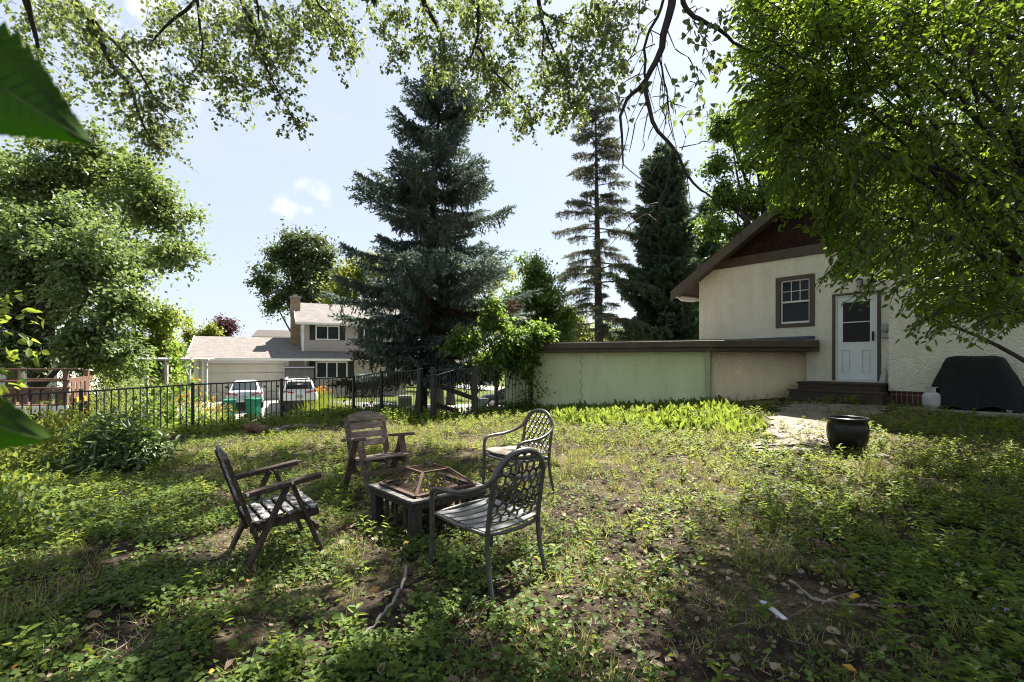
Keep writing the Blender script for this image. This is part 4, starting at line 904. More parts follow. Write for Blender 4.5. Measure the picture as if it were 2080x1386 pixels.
for y0 in (UT0 - .56, UT1 + .56): q.prism([(U0 - .45, y0, UE - .18), (U0 - .45, ym, UR - .16), (U0 - .45, ym, UR + .02), (U0 - .45, y0, UE)], (.045, 0, 0))
q.span((U0 - .42, UT0 - .5, UE - .17), (U1 + .4, UT0 - .014, UE - .14)); q.build('upper_gutter', M['white_trim'], nh)
q = MB(); q.span((U0 - .02, UT0 - .04, 2.9), (U0 + .13, UT0 - .013, UE - .17)); q.build('corner_board', M['white_trim'], nh)
ch = MB(); ch.span((U0 - .62, 2.35, 2.5), (U0 - .01, 3.25, 6.05 + G)); ch.build('chimney', M['chimney'], nh)
q = MB(); q.span((U0 - .68, 2.29, 6.051 + G), (U0 + .05, 3.31, 6.15 + G)); q.span((U0 - .45, 2.55, 6.151 + G), (U0 - .2, 3.05, 6.30 + G)); q.build('chimney_cap', M['concrete'], nh)
def nwin(s0, s1, z0, z1, y, n, shut=None):
    w = MB(); fr = .07
    w.span((s0, y - .05, z0), (s1, y - .001, z0 + fr)); w.span((s0, y - .05, z1 - fr), (s1, y - .001, z1))
    for k in range(n + 1): c = s0 + fr / 2 + (s1 - s0 - fr) * k / n; w.span((c - fr / 2, y - .05, z0 + fr), (c + fr / 2, y - .001, z1 - fr))
    win = w.build('window', M['white_trim'], nh); MB().span((s0 + .02, y - .03, z0 + .02), (s1 - .02, y - .015, z1 - .02)).build('pane', M['glass'], win)
    for a, b in (shut or ()): MB().span((a, y - .045, z0 - .02), (b, y - .001, z1 + .02)).build('shutter', M['shutter'], nh)
nwin(7.05, 9.1, 1.35, 2.5, 0, 3, ((6.6, 7.0), (9.15, 9.55)))
nwin(7.12, 8.7, 3.0 + G, 4.0 + G, UT0 - .012, 2, ((6.72, 7.08), (8.74, 9.1)))
nwin(10.4, 11.4, 3.0 + G, 4.0 + G, UT0 - .012, 1, ((10.0, 10.36), (11.44, 11.8)))
nwin(11.8, 12.55, 1.2, 2.4, 0, 1, ((12.6, 13.0),))
q = MB(); q.span((U0 - .04, 1.3, 3.2 + G), (U0 - .001, 1.75, 4.0 + G)); q.build('window', M['white_trim'], nh)
# cabinet by the garage
cb = nw(5.95, -.75, Hf(-13, 31) + .02); cabi = empty('storage_cabinet', cb, NA, 'grey resin storage cabinet beside the garage door', 'cabinet')
q = MB(); q.span((-.85, -.35, 0), (.85, .35, 1.98)); q.build('cabinet_body', M['shed'], cabi, bevel=.02)
for sx in (-1, 1): q = MB(); q.box((sx * .42, -.362, 1.0), (.80, .022, 1.85)); q.build('door', M['shed'], cabi, bevel=.006)
q = MB(); q.prism([(-.92, -.43, 1.985), (.92, -.43, 1.985), (.92, .42, 2.07), (-.92, .42, 2.07)], (0, 0, .06)); q.build('lid', M['shed_lid'], cabi, bevel=.015)
# ------------------------------------------------------------------ cars
def loft(mb, sts):
    n = len(sts[0]); V = [p for s_ in sts for p in s_]; Fs = []
    for i in range(len(sts) - 1):
        for j in range(n - 1): a = i * n + j; Fs.append((a, a + 1, a + n + 1, a + n))
    Fs += [tuple(range(n))[::-1], tuple((len(sts) - 1) * n + j for j in range(n))]
    return mb.add(V, Fs)
def car(name, loc, rz, label, paint, suv):
    c = empty(name, loc, rz, label, 'car', None)
    W = .92 if suv else .90
    S = ([(-2.22, .42, .86, .74), (-2.16, .36, 1.02, .84), (-1.95, .30, 1.10, .90), (-.6, .26, 1.06, .92), (1.0, .26, 1.03, .92), (1.75, .28, .98, .89), (2.1, .34, .86, .80), (2.2, .42, .70, .66)] if suv else
         [(-2.33, .44, .80, .66), (-2.27, .36, .96, .78), (-2.05, .28, 1.02, .86), (-1.5, .24, 1.0, .90), (-.4, .22, .94, .90), (1.1, .22, .92, .90), (1.9, .26, .82, .86), (2.25, .34, .66, .74), (2.33, .42, .58, .62)])
    mb = MB(); sts = []
    for y, zb, zt, w in S:
        r_ = [(w * .90, zb), (w * .99, zb + (zt - zb) * .18), (w, zb + (zt - zb) * .55), (w * .97, zb + (zt - zb) * .86), (w * .86, zt), (0, zt + .02)]
        sts.append([(x, y, z) for x, z in r_] + [(-x, y, z) for x, z in r_[-2::-1]])
    loft(mb, sts)
    K = ([(-2.12, 1.09, .80, .74), (-1.92, 1.42, .79, .68), (-1.72, 1.60, .79, .64), (-1.0, 1.67, .80, .63), (0, 1.66, .80, .62), (.35, 1.58, .80, .62), (1.15, 1.04, .80, .74)] if suv else
         [(-1.85, 1.015, .76, .70), (-1.45, 1.18, .77, .66), (-1.0, 1.38, .78, .60), (-.45, 1.44, .78, .57), (.15, 1.42, .78, .57), (.45, 1.34, .78, .60), (1.2, .945, .78, .70)])
    zb = 1.0 if suv else .92; sts = []
    for y, zt, wb, wt in K: sts.append([(wb, y, zb), (wb * .97, y, zb + (zt - zb) * .3), (wt + .02, y, zb + (zt - zb) * .85), (wt * .85, y, zt), (0, y, zt + .015), (-wt * .85, y, zt), (-wt - .02, y, zb + (zt - zb) * .85), (-wb * .97, y, zb + (zt - zb) * .3), (-wb, y, zb)])
    loft(mb, sts); body = mb.build('body', paint, c, smooth=True)
    em = body.modifiers.new('edges', 'EDGE_SPLIT'); em.split_angle = R(38)
    def pane(nm, a, b, wa, wb_, za, zb_, off, m=M['glass']):
        q = MB(); q.quad((-wa, a, za), (wa, a, za), (wb_, b, zb_), (-wb_, b, zb_)); q.shift(off); o = q.build(nm, m, c); s_ = o.modifiers.new('thick', 'SOLIDIFY'); s_.thickness = .008; return o
    if suv:
        pane('rear_window', -2.07, -1.80, .64, .57, 1.17, 1.53, (0, -.03, .02)); pane('windshield', 1.1, .40, .64, .55, 1.10, 1.57, (0, .03, .025))
        pane('sunroof', -1.2, .1, .50, .50, 1.685, 1.675, (0, 0, .012))
        q = MB(); q.box((0, -2.02, 1.62), (1.16, .34, .035), Matrix.Rotation(.10, 3, 'X')); q.build('spoiler', paint, c, bevel=.01)
    else:
        pane('rear_window', -1.78, -1.05, .62, .52, 1.06, 1.37, (0, -.02, .022)); pane('windshield', 1.12, .48, .62, .54, 1.0, 1.33, (0, .02, .025))
    for sx in (-1, 1):
        q = MB(); zc = (1.12, 1.14, 1.54, 1.52) if suv else (1.0, 1.02, 1.34, 1.32); x0, x1 = (.815, .672) if suv else (.785, .625); ys = (-1.75, .85, .30, -1.55) if suv else (-1.35, .95, .35, -.95)
        q.quad((sx * x0, ys[0], zc[0]), (sx * x0, ys[1], zc[1]), (sx * x1, ys[2], zc[2]), (sx * x1, ys[3], zc[3])); o = q.build('side_window', M['glass'], c); o.modifiers.new('t', 'SOLIDIFY').thickness = .01
        q = MB()
        if suv: q.prism([(sx * .30, -2.215, .98), (sx * .80, -2.10, 1.0), (sx * .86, -1.86, 1.06), (sx * .80, -2.09, 1.10), (sx * .30, -2.19, 1.05)], (0, -.02, 0))
        else: q.prism([(sx * .32, -2.33, .80), (sx * .70, -2.27, .78), (sx * .875, -2.02, .84), (sx * .84, -2.05, .96), (sx * .72, -2.26, .93), (sx * .32, -2.31, .86)], (0, -.025, 0))
        q.build('tail_light', M['tail'], c)
        q = MB(); q.box((sx * .98, .72, 1.07 if suv else .98), (.17, .10, .13)); q.build('mirror', M['plastic'], c, bevel=.02)
        for y in (-1.38, 1.38):
            q = MB(); rd = .355 if suv else .33; q.lathe([(rd * .6, -.10), (rd * .96, -.11), (rd, -.07), (rd, .07), (rd * .96, .11), (rd * .6, .10)], 22, (sx * (W - .115), y, rd), 'x'); wh = q.build('wheel', M['tyre'], c, smooth=True)
            q = MB(); q.lathe([(rd * .62, 0), (rd * .60, sx * .025), (rd * .2, sx * .012)], 18, (sx * (W - .02), y, rd), 'x'); q.build('rim', M['rim'], wh)
    q = MB()
    if suv: q.prism([(-.80, -2.24, .36), (.80, -2.24, .36), (.86, -2.22, .52), (.84, -2.23, .60), (-.84, -2.23, .60), (-.86, -2.22, .52)], (0, .25, 0))
    else: q.prism([(-.66, -2.345, .38), (.66, -2.345, .38), (.70, -2.33, .46), (-.70, -2.33, .46)], (0, .2, 0))
    q.build('bumper', M['plastic'], c, bevel=.02)
    q = MB(); q.box((0, -2.345 if not suv else -2.235, .70 if not suv else .80), (.32, .02, .16)); q.build('number_plate', M['meter'], c)
    return c
hd = Vector((-math.sin(NA), math.cos(NA)))
def put_car(px, Y, suv, paint, label, name, dz=0):
    x = (px - 1040) / F * Y; ctr = Vector((x, Y)) + hd * 2.25; z = Hf(ctr.x, ctr.y) + .03
    f = ctr + hd * 1.38; r_ = ctr - hd * 1.38; pit = math.atan2(Hf(*f) - Hf(*r_), 2.76)
    c = car(name, (ctr.x, ctr.y, (Hf(*f) + Hf(*r_)) / 2 + .03), NA, label, paint, suv); c.rotation_euler = (pit, 0, NA); return c
put_car(497, 26.2, False, M['car_silver'], 'silver sedan parked left of the white car before the garage door', 'sedan')
put_car(609, 25.9, True, M['car_white'], 'white hatchback crossover parked beside the silver sedan', 'crossover_car')
x, Y = (1046 - 1040) / F * 33, 33.0; car('parked_car', (.1, 33, Hf(.1, 33) + .02), R(90), 'dark car half hidden behind the corner of the low green garage', M['car_dark'], False)
x = -.19 * 47; car('parked_car', (x, 47.5, Hf(x, 47.5) + .02), R(70), 'white car far off on the road, behind the spruce trunk', M['car_white'], True)
# ------------------------------------------------------------------ bins
def bin_(name, loc, rz, label, m, lid_tilt=0):
    c = empty(name, loc, rz, label, 'wheeled bin', 'wheeled bins'); 
    q = MB(); V = []
    prof = [(.03, .19, .22), (.10, .215, .245), (.88, .265, .305), (.90, .285, .325), (.94, .285, .325)]
    sts = []
    for z, a, b in prof:
        r_ = .05; sts.append([(x, y, z) for x, y in ((-a + r_, -b), (a - r_, -b), (a, -b + r_), (a, b - r_), (a - r_, b), (-a + r_, b), (-a, b - r_), (-a, -b + r_), (-a + r_, -b))])
    loft(q, sts); q.build('bin_body', m, c, bevel=.01)
    q = MB(); q.prism([(-.29, -.35, .945), (.29, -.35, .945), (.29, .33, .955), (.20, .40, .955), (-.20, .40, .955), (-.29, .33, .955)], (0, 0, .045)); q.box((0, 0, 1.0), (.46, .5, .03)); q.build('lid', m, c, bevel=.012)
    q = MB(); q.tube([(-.22, .40, .92), (.22, .40, .92)], .018, 8); q.build('handle', m, c)
    for sx in (-1, 1):
        q = MB(); q.lathe([(.04, -.03), (.11, -.03), (.12, 0), (.11, .03), (.04, .03)], 16, (sx * .24, .25, .12), 'x'); q.build('wheel', M['tyre'], c)
    q = MB(); q.box((0, -.262, .60), (.20, .012, .14)); q.build('label_plate', M['dark_bin'], c)
    return c
def at_g(px, Y): x = (px - 1040) / F * Y; return (x, Y, Hf(x, Y) + .025)
bin_('wheeled_bin', at_g(465, 24.4), R(35), 'green wheeled bin at the left, standing straight', M['bin'])
bin_('wheeled_bin', at_g(514.5, 24.7), R(75), 'green wheeled bin with flared rim behind the silver sedan', M['bin'])
bin_('wheeled_bin', at_g(978.5, 27.5), R(200), 'dark green wheeled bin seen through the pickets right of the gate', M['dark_bin'])
# box on a post, seen through the fence
bx, bY = (822 - 1040) / F * 21, 21.0; z = Hf(bx, bY); mbx = empty('mailbox', (bx, bY, z), R(20), 'grey mailbox with rounded top on a post behind the fence', 'mailbox')
zt_ = tz(0, 826, 21) - z
q = MB(); q.prism([(-.28, -.17, zt_), (-.28, .17, zt_), (-.28, .17, zt_ + .36), (-.28, .12, zt_ + .46), (-.28, 0, zt_ + .50), (-.28, -.12, zt_ + .46), (-.28, -.17, zt_ + .36)], (.56, 0, 0)); q.build('mailbox_body', M['shed'], mbx, bevel=.01)
q = MB(); q.box((0, 0, zt_ / 2), (.1, .1, zt_)); q.build('post', M['chair_wood'], mbx)
q = MB(); q.box((-.29, 0, zt_ + .2), (.016, .30, .38)); q.build('door', M['white_trim'], mbx)
# ------------------------------------------------------------------ deck with red-brown railing
dk0 = Vector((-11.75, 13.0, 0)); dk = empty('wooden_deck', (dk0.x, dk0.y, Hf(dk0.x, dk0.y)), R(18), 'red brown wooden deck with board railing beyond the left fence', 'deck')
dz = -Hf(dk0.x, dk0.y)
q = MB()
for k in range(8): q.span((-3.2, .02 + k * .14, .30 + dz), (.0, .02 + k * .14 + .13, .33 + dz))
q.build('deck_floor', M['deck'], dk)
MB().span((-3.2, -.03, .10 + dz), (.03, .0, .29 + dz)).build('skirt_board', M['white_trim'], dk)
for x in (-3.1, -1.6, -.05):
    q = MB(); q.span((x - .05, -.0, -.05), (x + .05, .1, 1.22 + dz)); q.build('post', M['deck'], dk, bevel=.006)
q = MB(); q.span((-.05 - .05, 1.08, -.3), (.0, 1.18, 1.22 + dz)); q.build('post', M['deck'], dk, bevel=.006)
for z, w in ((1.24, .14), (.93, .09), (.74, .12)):
    q = MB(); q.bar((-3.3, .045, z + dz), (.25 if z > 1.2 else .06, .045, z + dz + .02), w, .04); q.build('rail', M['deck'], dk, bevel=.005)
q = MB(); q.bar((-.02, .10, .95 + dz), (-.02, 1.35, .98 + dz), .04, .13); q.build('rail', M['deck'], dk, bevel=.005)
q = MB(); q.bar((-3.3, .9, .95 + dz), (.0, .9, .97 + dz), .12, .04); q.build('rail', M['deck'], dk, bevel=.005)
for k in range(12):
    x = -2.95 + k * .245; q = MB(); q.span((x, -.022, .34 + dz), (x + .175, -.001, .73 + dz)); q.build('board', M['deck'], dk, bevel=.003)
for k in range(4):
    y = .18 + k * .24; q = MB(); q.span((.001, y, .34 + dz), (.022, y + .17, .90 + dz)); q.build('board', M['deck'], dk, bevel=.003)
for y in (.35, .75):
    q = MB(); q.box((.06, y, .42 + dz), (.05, .10, .14)); q.build('bracket', M['yellow'], dk, bevel=.01)
# pergola
pg0 = at_g(298, 23.5); pg = empty('pergola', pg0, R(6), 'small pale pergola with a flat beam left of the garage', 'pergola'); zt2 = tz(0, 731, 23.5) - pg0[2]
q = MB(); q.box((.75, 0, zt2), (2.6, .2, .07)); q.build('beam', M['pale_wood_paint'], pg, bevel=.01)
q = MB(); q.box((.75, 1.6, zt2), (2.6, .2, .07)); q.build('beam', M['pale_wood_paint'], pg, bevel=.01)
for k in range(6): q = MB(); q.box((-.35 + k * .5, .8, zt2 + .075), (.05, 2.2, .06)); q.build('rafter', M['pale_wood_paint'], pg)
for x in (0, 1.9):
    for y in (0, 1.6): q = MB(); q.box((x, y, zt2 / 2 - .06), (.13, .13, zt2 - .1)); q.build('post', M['pale_wood_paint'], pg, bevel=.01)
# pale house far left, grey house behind
def plain_house(name, loc, rz, w, d, h, rise, wall, roof_m, label, wins):
    c = empty(name, loc, rz, label, 'house'); q = MB(); q.span((-w / 2, 0, -.5), (w / 2, d, h)); q.prism([(-w / 2 + .01, .02, h + .001), (-w / 2 + .01, d - .02, h + .001), (-w / 2 + .01, d / 2, h + rise - .15)], (w - .02, 0, 0)); q.build('wall', wall, c)
    roof2(-w / 2 - .4, w / 2 + .4, -.5, d / 2, d + .5, h + .02, h + rise).build('roof', roof_m, c)
    q = MB(); q.span((-w / 2 - .4, -.58, h - .16), (w / 2 + .4, -.5, h)); q.build('gutter', M['white_trim'], c)
    for x, z, ww, hh in wins:
        q = MB(); q.span((x - ww / 2, -.04, z), (x + ww / 2, -.001, z + .06)); q.span((x - ww / 2, -.04, z + hh - .06), (x + ww / 2, -.001, z + hh)); q.span((x - ww / 2, -.04, z + .06), (x - ww / 2 + .06, -.001, z + hh - .06)); q.span((x + ww / 2 - .06, -.04, z + .06), (x + ww / 2, -.001, z + hh - .06)); wn_ = q.build('window', M['white_trim'], c)
        MB().span((x - ww / 2 + .03, -.025, z + .03), (x + ww / 2 - .03, -.01, z + hh - .03)).build('pane', M['glass'], wn_)
    return c
plain_house('white_house', (-33.4, 33, -1.2), R(12), 5, 7, 2.7, 1.2, M['siding_white'], M['shingle_dark'], 'white sided house mostly hidden by the big left trees', [(-1.2, 1.0, 1.0, 1.2), (1.2, 1.0, 1.0, 1.2)])
plain_house('grey_house', (-23.5, 56, -1.2), R(20), 10, 8, 5.4, 1.0, M['siding_grey'], M['shingle_dark'], 'dark grey house whose low roof shows behind the neighbor garage', [(-3.2, 3.2, 1.1, 1.1), (-.5, 3.2, 1.1, 1.1)])
plain_house('white_house', (-7, 66, -1.5), R(-5), 9, 8, 2.8, 1.8, M['siding_white'], M['shingle_dark'], 'low white house across the street, glimpsed through the gate', [(-2, 1.0, 1.4, 1.2), (1.8, 1.0, 1.4, 1.2)])
# ------------------------------------------------------------------ wood and bits on the ground
def lying(name, pts, rad, m, label, cat, lift=.5, n=10, wob=.2, seed=1):
    r_ = random.Random(seed); v = [gp(*p) for p in pts]; c = v[0].copy(); root = None
    path = []
    for a, b in zip(v[:-1], v[1:]):
        for i in range(6): t = i / 6; path.append(a * (1 - t) + b * t)
    path.append(v[-1]); rr = [np.interp(i / (len(path) - 1), np.linspace(0, 1, len(rad)), rad) * (1 + r_.uniform(-wob, wob)) for i in range(len(path))]
    path = [Vector((p.x, p.y, Hf(p.x, p.y) + r * lift)) for p, r in zip(path, rr)]
    q = MB(); q.tube([p - c for p in path], rr, n); o = q.build(name, m, None, smooth=True); o.location = c; tag(o, label, cat); return o
lying('rotten_log', [(500, 884), (520, 882), (545, 885)], [.095, .10, .08], M['log'], 'short rotten orange brown log on the lawn near the fence', 'log', 1.25, 14, .10)
lying('fallen_branch', [(553, 886), (580, 877), (612, 871), (646, 869)], [.045, .05, .04, .02], M['stick'], 'long pale fallen branch lying beside the rotten log', 'branch', 1.6)
lying('fallen_branch', [(825, 1172), (822, 1199), (802, 1239), (768, 1280), (735, 1310), (711, 1327)], [.012, .011, .010, .008, .006, .003], M['stick'], 'curved grey stick lying among ground ivy in the foreground', 'stick', 6.5, 8)
lying('bark_piece', [(325, 897), (352, 890), (392, 888)], [.03, .06, .02], M['log'], 'flat piece of brown bark in the grass beside the peony', 'bark', .4)
lying('fallen_branch', [(1608, 1183), (1650, 1222), (1712, 1232), (1800, 1234)], [.008, .012, .009, .006], M['stick'], 'thin brown stick on the dark bare soil at right', 'stick', 1.2, 6)
a, b = gp(1548, 1240), gp(1594, 1277); q = MB(); q.bar((0, 0, .055), (b - a) + Vector((0, 0, .05)), .034, .005); o = q.build('wood_strip', M['paper'], None); o.location = a; tag(o, 'thin pale strip of wood lying on the dark soil at right', 'wood strip')
def rock(px, py, r_, label, seed):
    c = gp(px, py); rg = np.random.default_rng(seed); bm_v = []; q = MB(); prof = []
    for i in range(9):
        th = math.pi * i / 8; prof.append((max(.002, r_ * math.sin(th)), -r_ * .55 * math.cos(th)))
    q.lathe(prof, 14); q.v = [(x * (1 + .18 * math.sin(5 * y / r_ + seed) + .1 * math.sin(9 * z / r_)) * 1.25, y * (1 + .15 * math.sin(4 * x / r_ + seed * 2)), z + .06 * r_ * math.sin(7 * x / r_)) for x, y, z in q.v]
    o = q.build('stone', M['stone'], None, smooth=True); o.location = c + Vector((0, 0, r_ * .2)); tag(o, label, 'stone')
rock(1790, 930, .07, 'pale flat stone on the grass just right of the glazed pot', 2)
rock(1655, 905, .06, 'grey stone at the foot of the glazed pot on its path side', 5)
rock(1888, 1098, .055, 'small round tan stone among the dark weeds at right', 7)
# ------------------------------------------------------------------ trees
def bez(a, b, c, n=7): return [a * ((1 - t) ** 2) + b * (2 * t * (1 - t)) + c * (t * t) for t in [i / (n - 1) for i in range(n)]]
def tree(name, base, top, r0, blobs, m, n, leaf, label, clump=.5, per=40, limbs=16, T=T_QUAD, wr=.75, bark='bark', seed=1, cat='tree', group=None, limb_r=.35, limb_z0=.25, wild=.25, shell=2.4, no_trunk=False, sub=0, bough=6):
    r_ = np.random.default_rng(seed); base = Vector(base); top = Vector(top)
    root = empty(name, base, 0, label, cat, group)
    cs = np.array([P(*b[:3]) if not isinstance(b[0], Vector) else b[0] for b in blobs]); rad = np.array([(b[3] * b[2] / F, (b[3] + b[4]) / 2 * b[2] / F * (b[6] if len(b) > 6 else .9), b[4] * b[2] / F) for b in blobs])
    wt = np.array([b[3] * b[4] * (b[5] if len(b) > 5 else 1.0) for b in blobs], float); wt /= wt.sum()
    # boughs on the blobs, leaf clumps on the boughs
    nc = max(4, n // per); ns = max(len(blobs) * 3, nc // bough); sb = r_.choice(len(blobs), ns, p=wt); sdv = rvec(ns, r_)
    sc = cs[sb] + sdv * (r_.random(ns) ** (1 / shell) * (1 + wild * r_.normal(size=ns).clip(-1.5, 1.3)))[:, None] * rad[sb] * .88; sr = rad[sb].min(1) * r_.uniform(.14, .46, ns)
    bi = r_.integers(0, ns, nc); dd = rvec(nc, r_); cc = sc[bi] + dd * (r_.random(nc) ** .5 * sr[bi])[:, None] * np.array([1.15, 1.15, .62]); d = unit(dd * .6 + sdv[bi])
    sz = r_.uniform(.5, 1.15, nc) * clump
    k = np.repeat(np.arange(nc), per); g = r_.normal(size=(len(k), 3)) * np.array([1, 1, .62])
    ud = unit(d + rvec(nc, r_) * .8 + np.array([0, 0, -.25])); pos = cc[k] + g * sz[k][:, None] * .55 + ud[k] * (r_.normal(size=len(k)) * sz[k] * .85)[:, None]
    ax = rvec(len(k), r_) * .9 + d[k] * .45 + np.array([0, 0, -.55]); nr = rvec(len(k), r_) * .75 + np.array([0, 0, 1.0]) + d[k] * .3
    b = Batch().put(T, pos, ax, nr, leaf * r_.uniform(.65, 1.3, len(k)), leaf * wr * r_.uniform(.7, 1.2, len(k)))
    b.build('crown', m, root, rel=base)
    tp = [base + Vector((0, 0, -.3)), base * .72 + top * .28 + Vector((r_.normal() * r0 * .5, 0, 0)), base * .4 + top * .6 + Vector((r_.normal() * r0 * .8, r_.normal() * r0 * .8, 0)), top]
    tp = bez(tp[0], tp[1], tp[2], 6)[:-1] + bez(tp[2], tp[2] * .5 + tp[3] * .5, tp[3], 5)
    if not no_trunk:
        q = MB(); q.tube(tp, [r0 * (1.35 if i == 0 else 1) * (1 - .82 * i / (len(tp) - 1)) for i in range(len(tp))], 12); q.shift(-base); q.build('trunk', M[bark], root, smooth=True)
    if limbs:
        q = MB(); ch = r_.choice(nc, min(nc, limbs), replace=False)
        for j in ch:
            e = Vector(cc[j]); f = limb_z0 + (1 - limb_z0) * r_.random() * .9; i0 = f * (len(tp) - 1); a = tp[int(i0)].lerp(tp[min(int(i0) + 1, len(tp) - 1)], i0 % 1)
            if e.z < a.z + .2: a = tp[max(1, int(i0 * .5))].copy()
            mid = (a + e) / 2 + Vector((r_.normal() * .12, r_.normal() * .12, .14)) * (e - a).length
            br_ = bez(a, mid, e, 8); r1 = r0 * limb_r * (1 - .5 * f); q.tube(br_, [r1 * (1 - .88 * i / 7) for i in range(8)], 6, caps=False)
            for _ in range(sub):
                s_ = br_[int(r_.integers(3, 7))]; jj = int(np.argmin(((cc - np.array(s_)) ** 2).sum(1) + r_.random(nc) * 6)); e2 = Vector(cc[jj]); q.tube(bez(s_, (s_ + e2) / 2 + Vector((0, 0, .15)), e2, 5), [r1 * .35 * (1 - .8 * i / 4) for i in range(5)], 5, caps=False)
        if q.v: q.shift(-base); q.build('limb', M[bark], root, smooth=True)
    return root
def ground_at(px, Y): x = (px - 1040) / F * Y; return Vector((x, Y, Hf(x, Y)))
b = ground_at(30, 30); tree('tall_tree', b, P(60, 330, 30), .45, [(40, 360, 30, 110, 75), (170, 350, 30, 110, 60), (270, 375, 29, 75, 60), (315, 430, 29, 78, 62), (365, 505, 28, 52, 40), (210, 320, 30, 90, 45), (200, 470, 30, 120, 80), (-60, 400, 30, 120, 110), (90, 480, 30, 120, 90), (270, 540, 30, 60, 40)], M['pale_tree'], 46000, .24, 'tallest pale green tree at the upper left, rising above the rounder maple', .55, 22, 34, seed=11, wild=.2)
b = ground_at(66, 19); tree('maple_tree', b, P(105, 430, 19), .34, [(60, 500, 19, 120, 90), (170, 520, 18, 100, 80), (215, 610, 17.5, 70, 70), (90, 600, 19, 110, 70), (180, 690, 17, 70, 48), (30, 640, 19, 80, 60), (235, 715, 17, 45, 45), (150, 725, 17.5, 50, 30), (20, 710, 18, 50, 30), (265, 745, 18, 25, 35), (120, 440, 19, 80, 50), (-60, 560, 19, 120, 120)], M['maple'], 52000, .165, 'broad grey green maple with dark leaning trunk beyond the wooden deck', .34, 20, 30, seed=12, bark='dark_bark', limb_r=.45, wild=.25)
b = ground_at(335, 27); tree('garden_tree', b, P(330, 620, 27), .15, [(320, 655, 27, 50, 45), (345, 690, 28, 48, 42), (300, 705, 27, 60, 50), (280, 640, 28, 40, 40), (385, 655, 36, 16, 20), (300, 748, 28, 60, 34), (225, 745, 28, 55, 34), (345, 750, 28, 30, 30)], M['bright'], 21000, .17, 'light yellow green tree directly left of the garage roof', .4, 40, 10, seed=13)
b = ground_at(405, 40); tree('garden_tree', b, P(405, 670, 40), .12, [(405, 685, 40, 35, 18), (425, 678, 40, 22, 14), (385, 672, 40, 20, 14)], M['yellow_green'], 3500, .2, 'small light green tree peeping over the garage ridge', .4, 36, 5, seed=14)
b = ground_at(456, 62); tree('purple_tree', b, P(456, 655, 62), .2, [(456, 662, 62, 24, 20), (462, 655, 62, 16, 14), (447, 672, 62, 18, 14)], M['purple'], 5000, .25, 'small dark purple leaved tree above the garage roof', .6, 36, 5, seed=15)
b = ground_at(590, 52); tree('ash_tree', b, P(605, 500, 52), .45, [(555, 530, 52, 32, 22), (545, 575, 52, 22, 25), (600, 500, 52, 40, 22), (645, 492, 52, 38, 22), (610, 545, 52, 45, 32), (665, 540, 52, 50, 40), (600, 595, 52, 35, 28), (690, 590, 50, 40, 40), (560, 620, 52, 18, 20), (530, 545, 52, 18, 14), (635, 620, 52, 40, 25)], M['dark_tree'], 26000, .30, 'dark green open crowned tree behind the brick chimney', .8, 40, 26, seed=16, bark='dark_bark', wild=.35, limb_z0=.45)
b = ground_at(735, 45); tree('garden_tree', b, P(720, 540, 45), .3, [(715, 545, 45, 40, 40), (760, 560, 45, 55, 60), (700, 600, 45, 40, 35), (840, 560, 45, 60, 50), (1000, 560, 45, 50, 50), (930, 600, 45, 60, 40)], M['yellow_green'], 15000, .28, 'yellow green tree showing through the big blue spruce', .8, 40, 14, seed=17)
b = ground_at(1095, 22); tree('linden_tree', b, P(1095, 560, 22), .16, [(1090, 550, 22, 35, 32), (1085, 590, 22, 50, 40), (1115, 620, 22, 45, 45), (1070, 650, 22, 45, 40), (1130, 665, 22, 35, 35), (1095, 690, 22, 60, 35), (1055, 610, 22, 25, 35)], M['mulberry'], 30000, .13, 'bright green tree between the blue spruce and the thin conifer', .32, 44, 12, seed=18)
b = ground_at(1560, 24); tree('oak_tree', b, P(1560, 215, 24), .30, [(1480, 260, 24, 55, 30), (1550, 215, 24, 60, 32), (1455, 340, 24, 42, 30), (1530, 330, 24, 55, 30), (1600, 290, 24, 50, 50), (1475, 400, 24, 45, 25), (1545, 395, 24, 45, 25), (1620, 220, 24, 60, 50), (1450, 460, 24, 35, 22), (1500, 470, 24, 25, 20)], M['mulberry'], 30000, .17, 'airy sunlit tree rising behind the roof of the stucco house', .36, 36, 40, seed=19, bark='dark_bark', limb_r=.5, wild=.3, sub=2)
for px, Y, lab, sd in ((893, 30, 'slim dark tree trunk seen just right of the spruce trunk', 21), (915, 34, 'thinner dark tree trunk farther right behind the gate', 22)):
    b = ground_at(px, Y); tree('yard_tree', b, P(px + 5, 560, Y), .30, [(px, 620, Y, 60, 60), (px + 20, 560, Y, 50, 50)], M['dark_tree'], 5000, .22, lab, .5, 36, 10, seed=sd, bark='dark_bark')

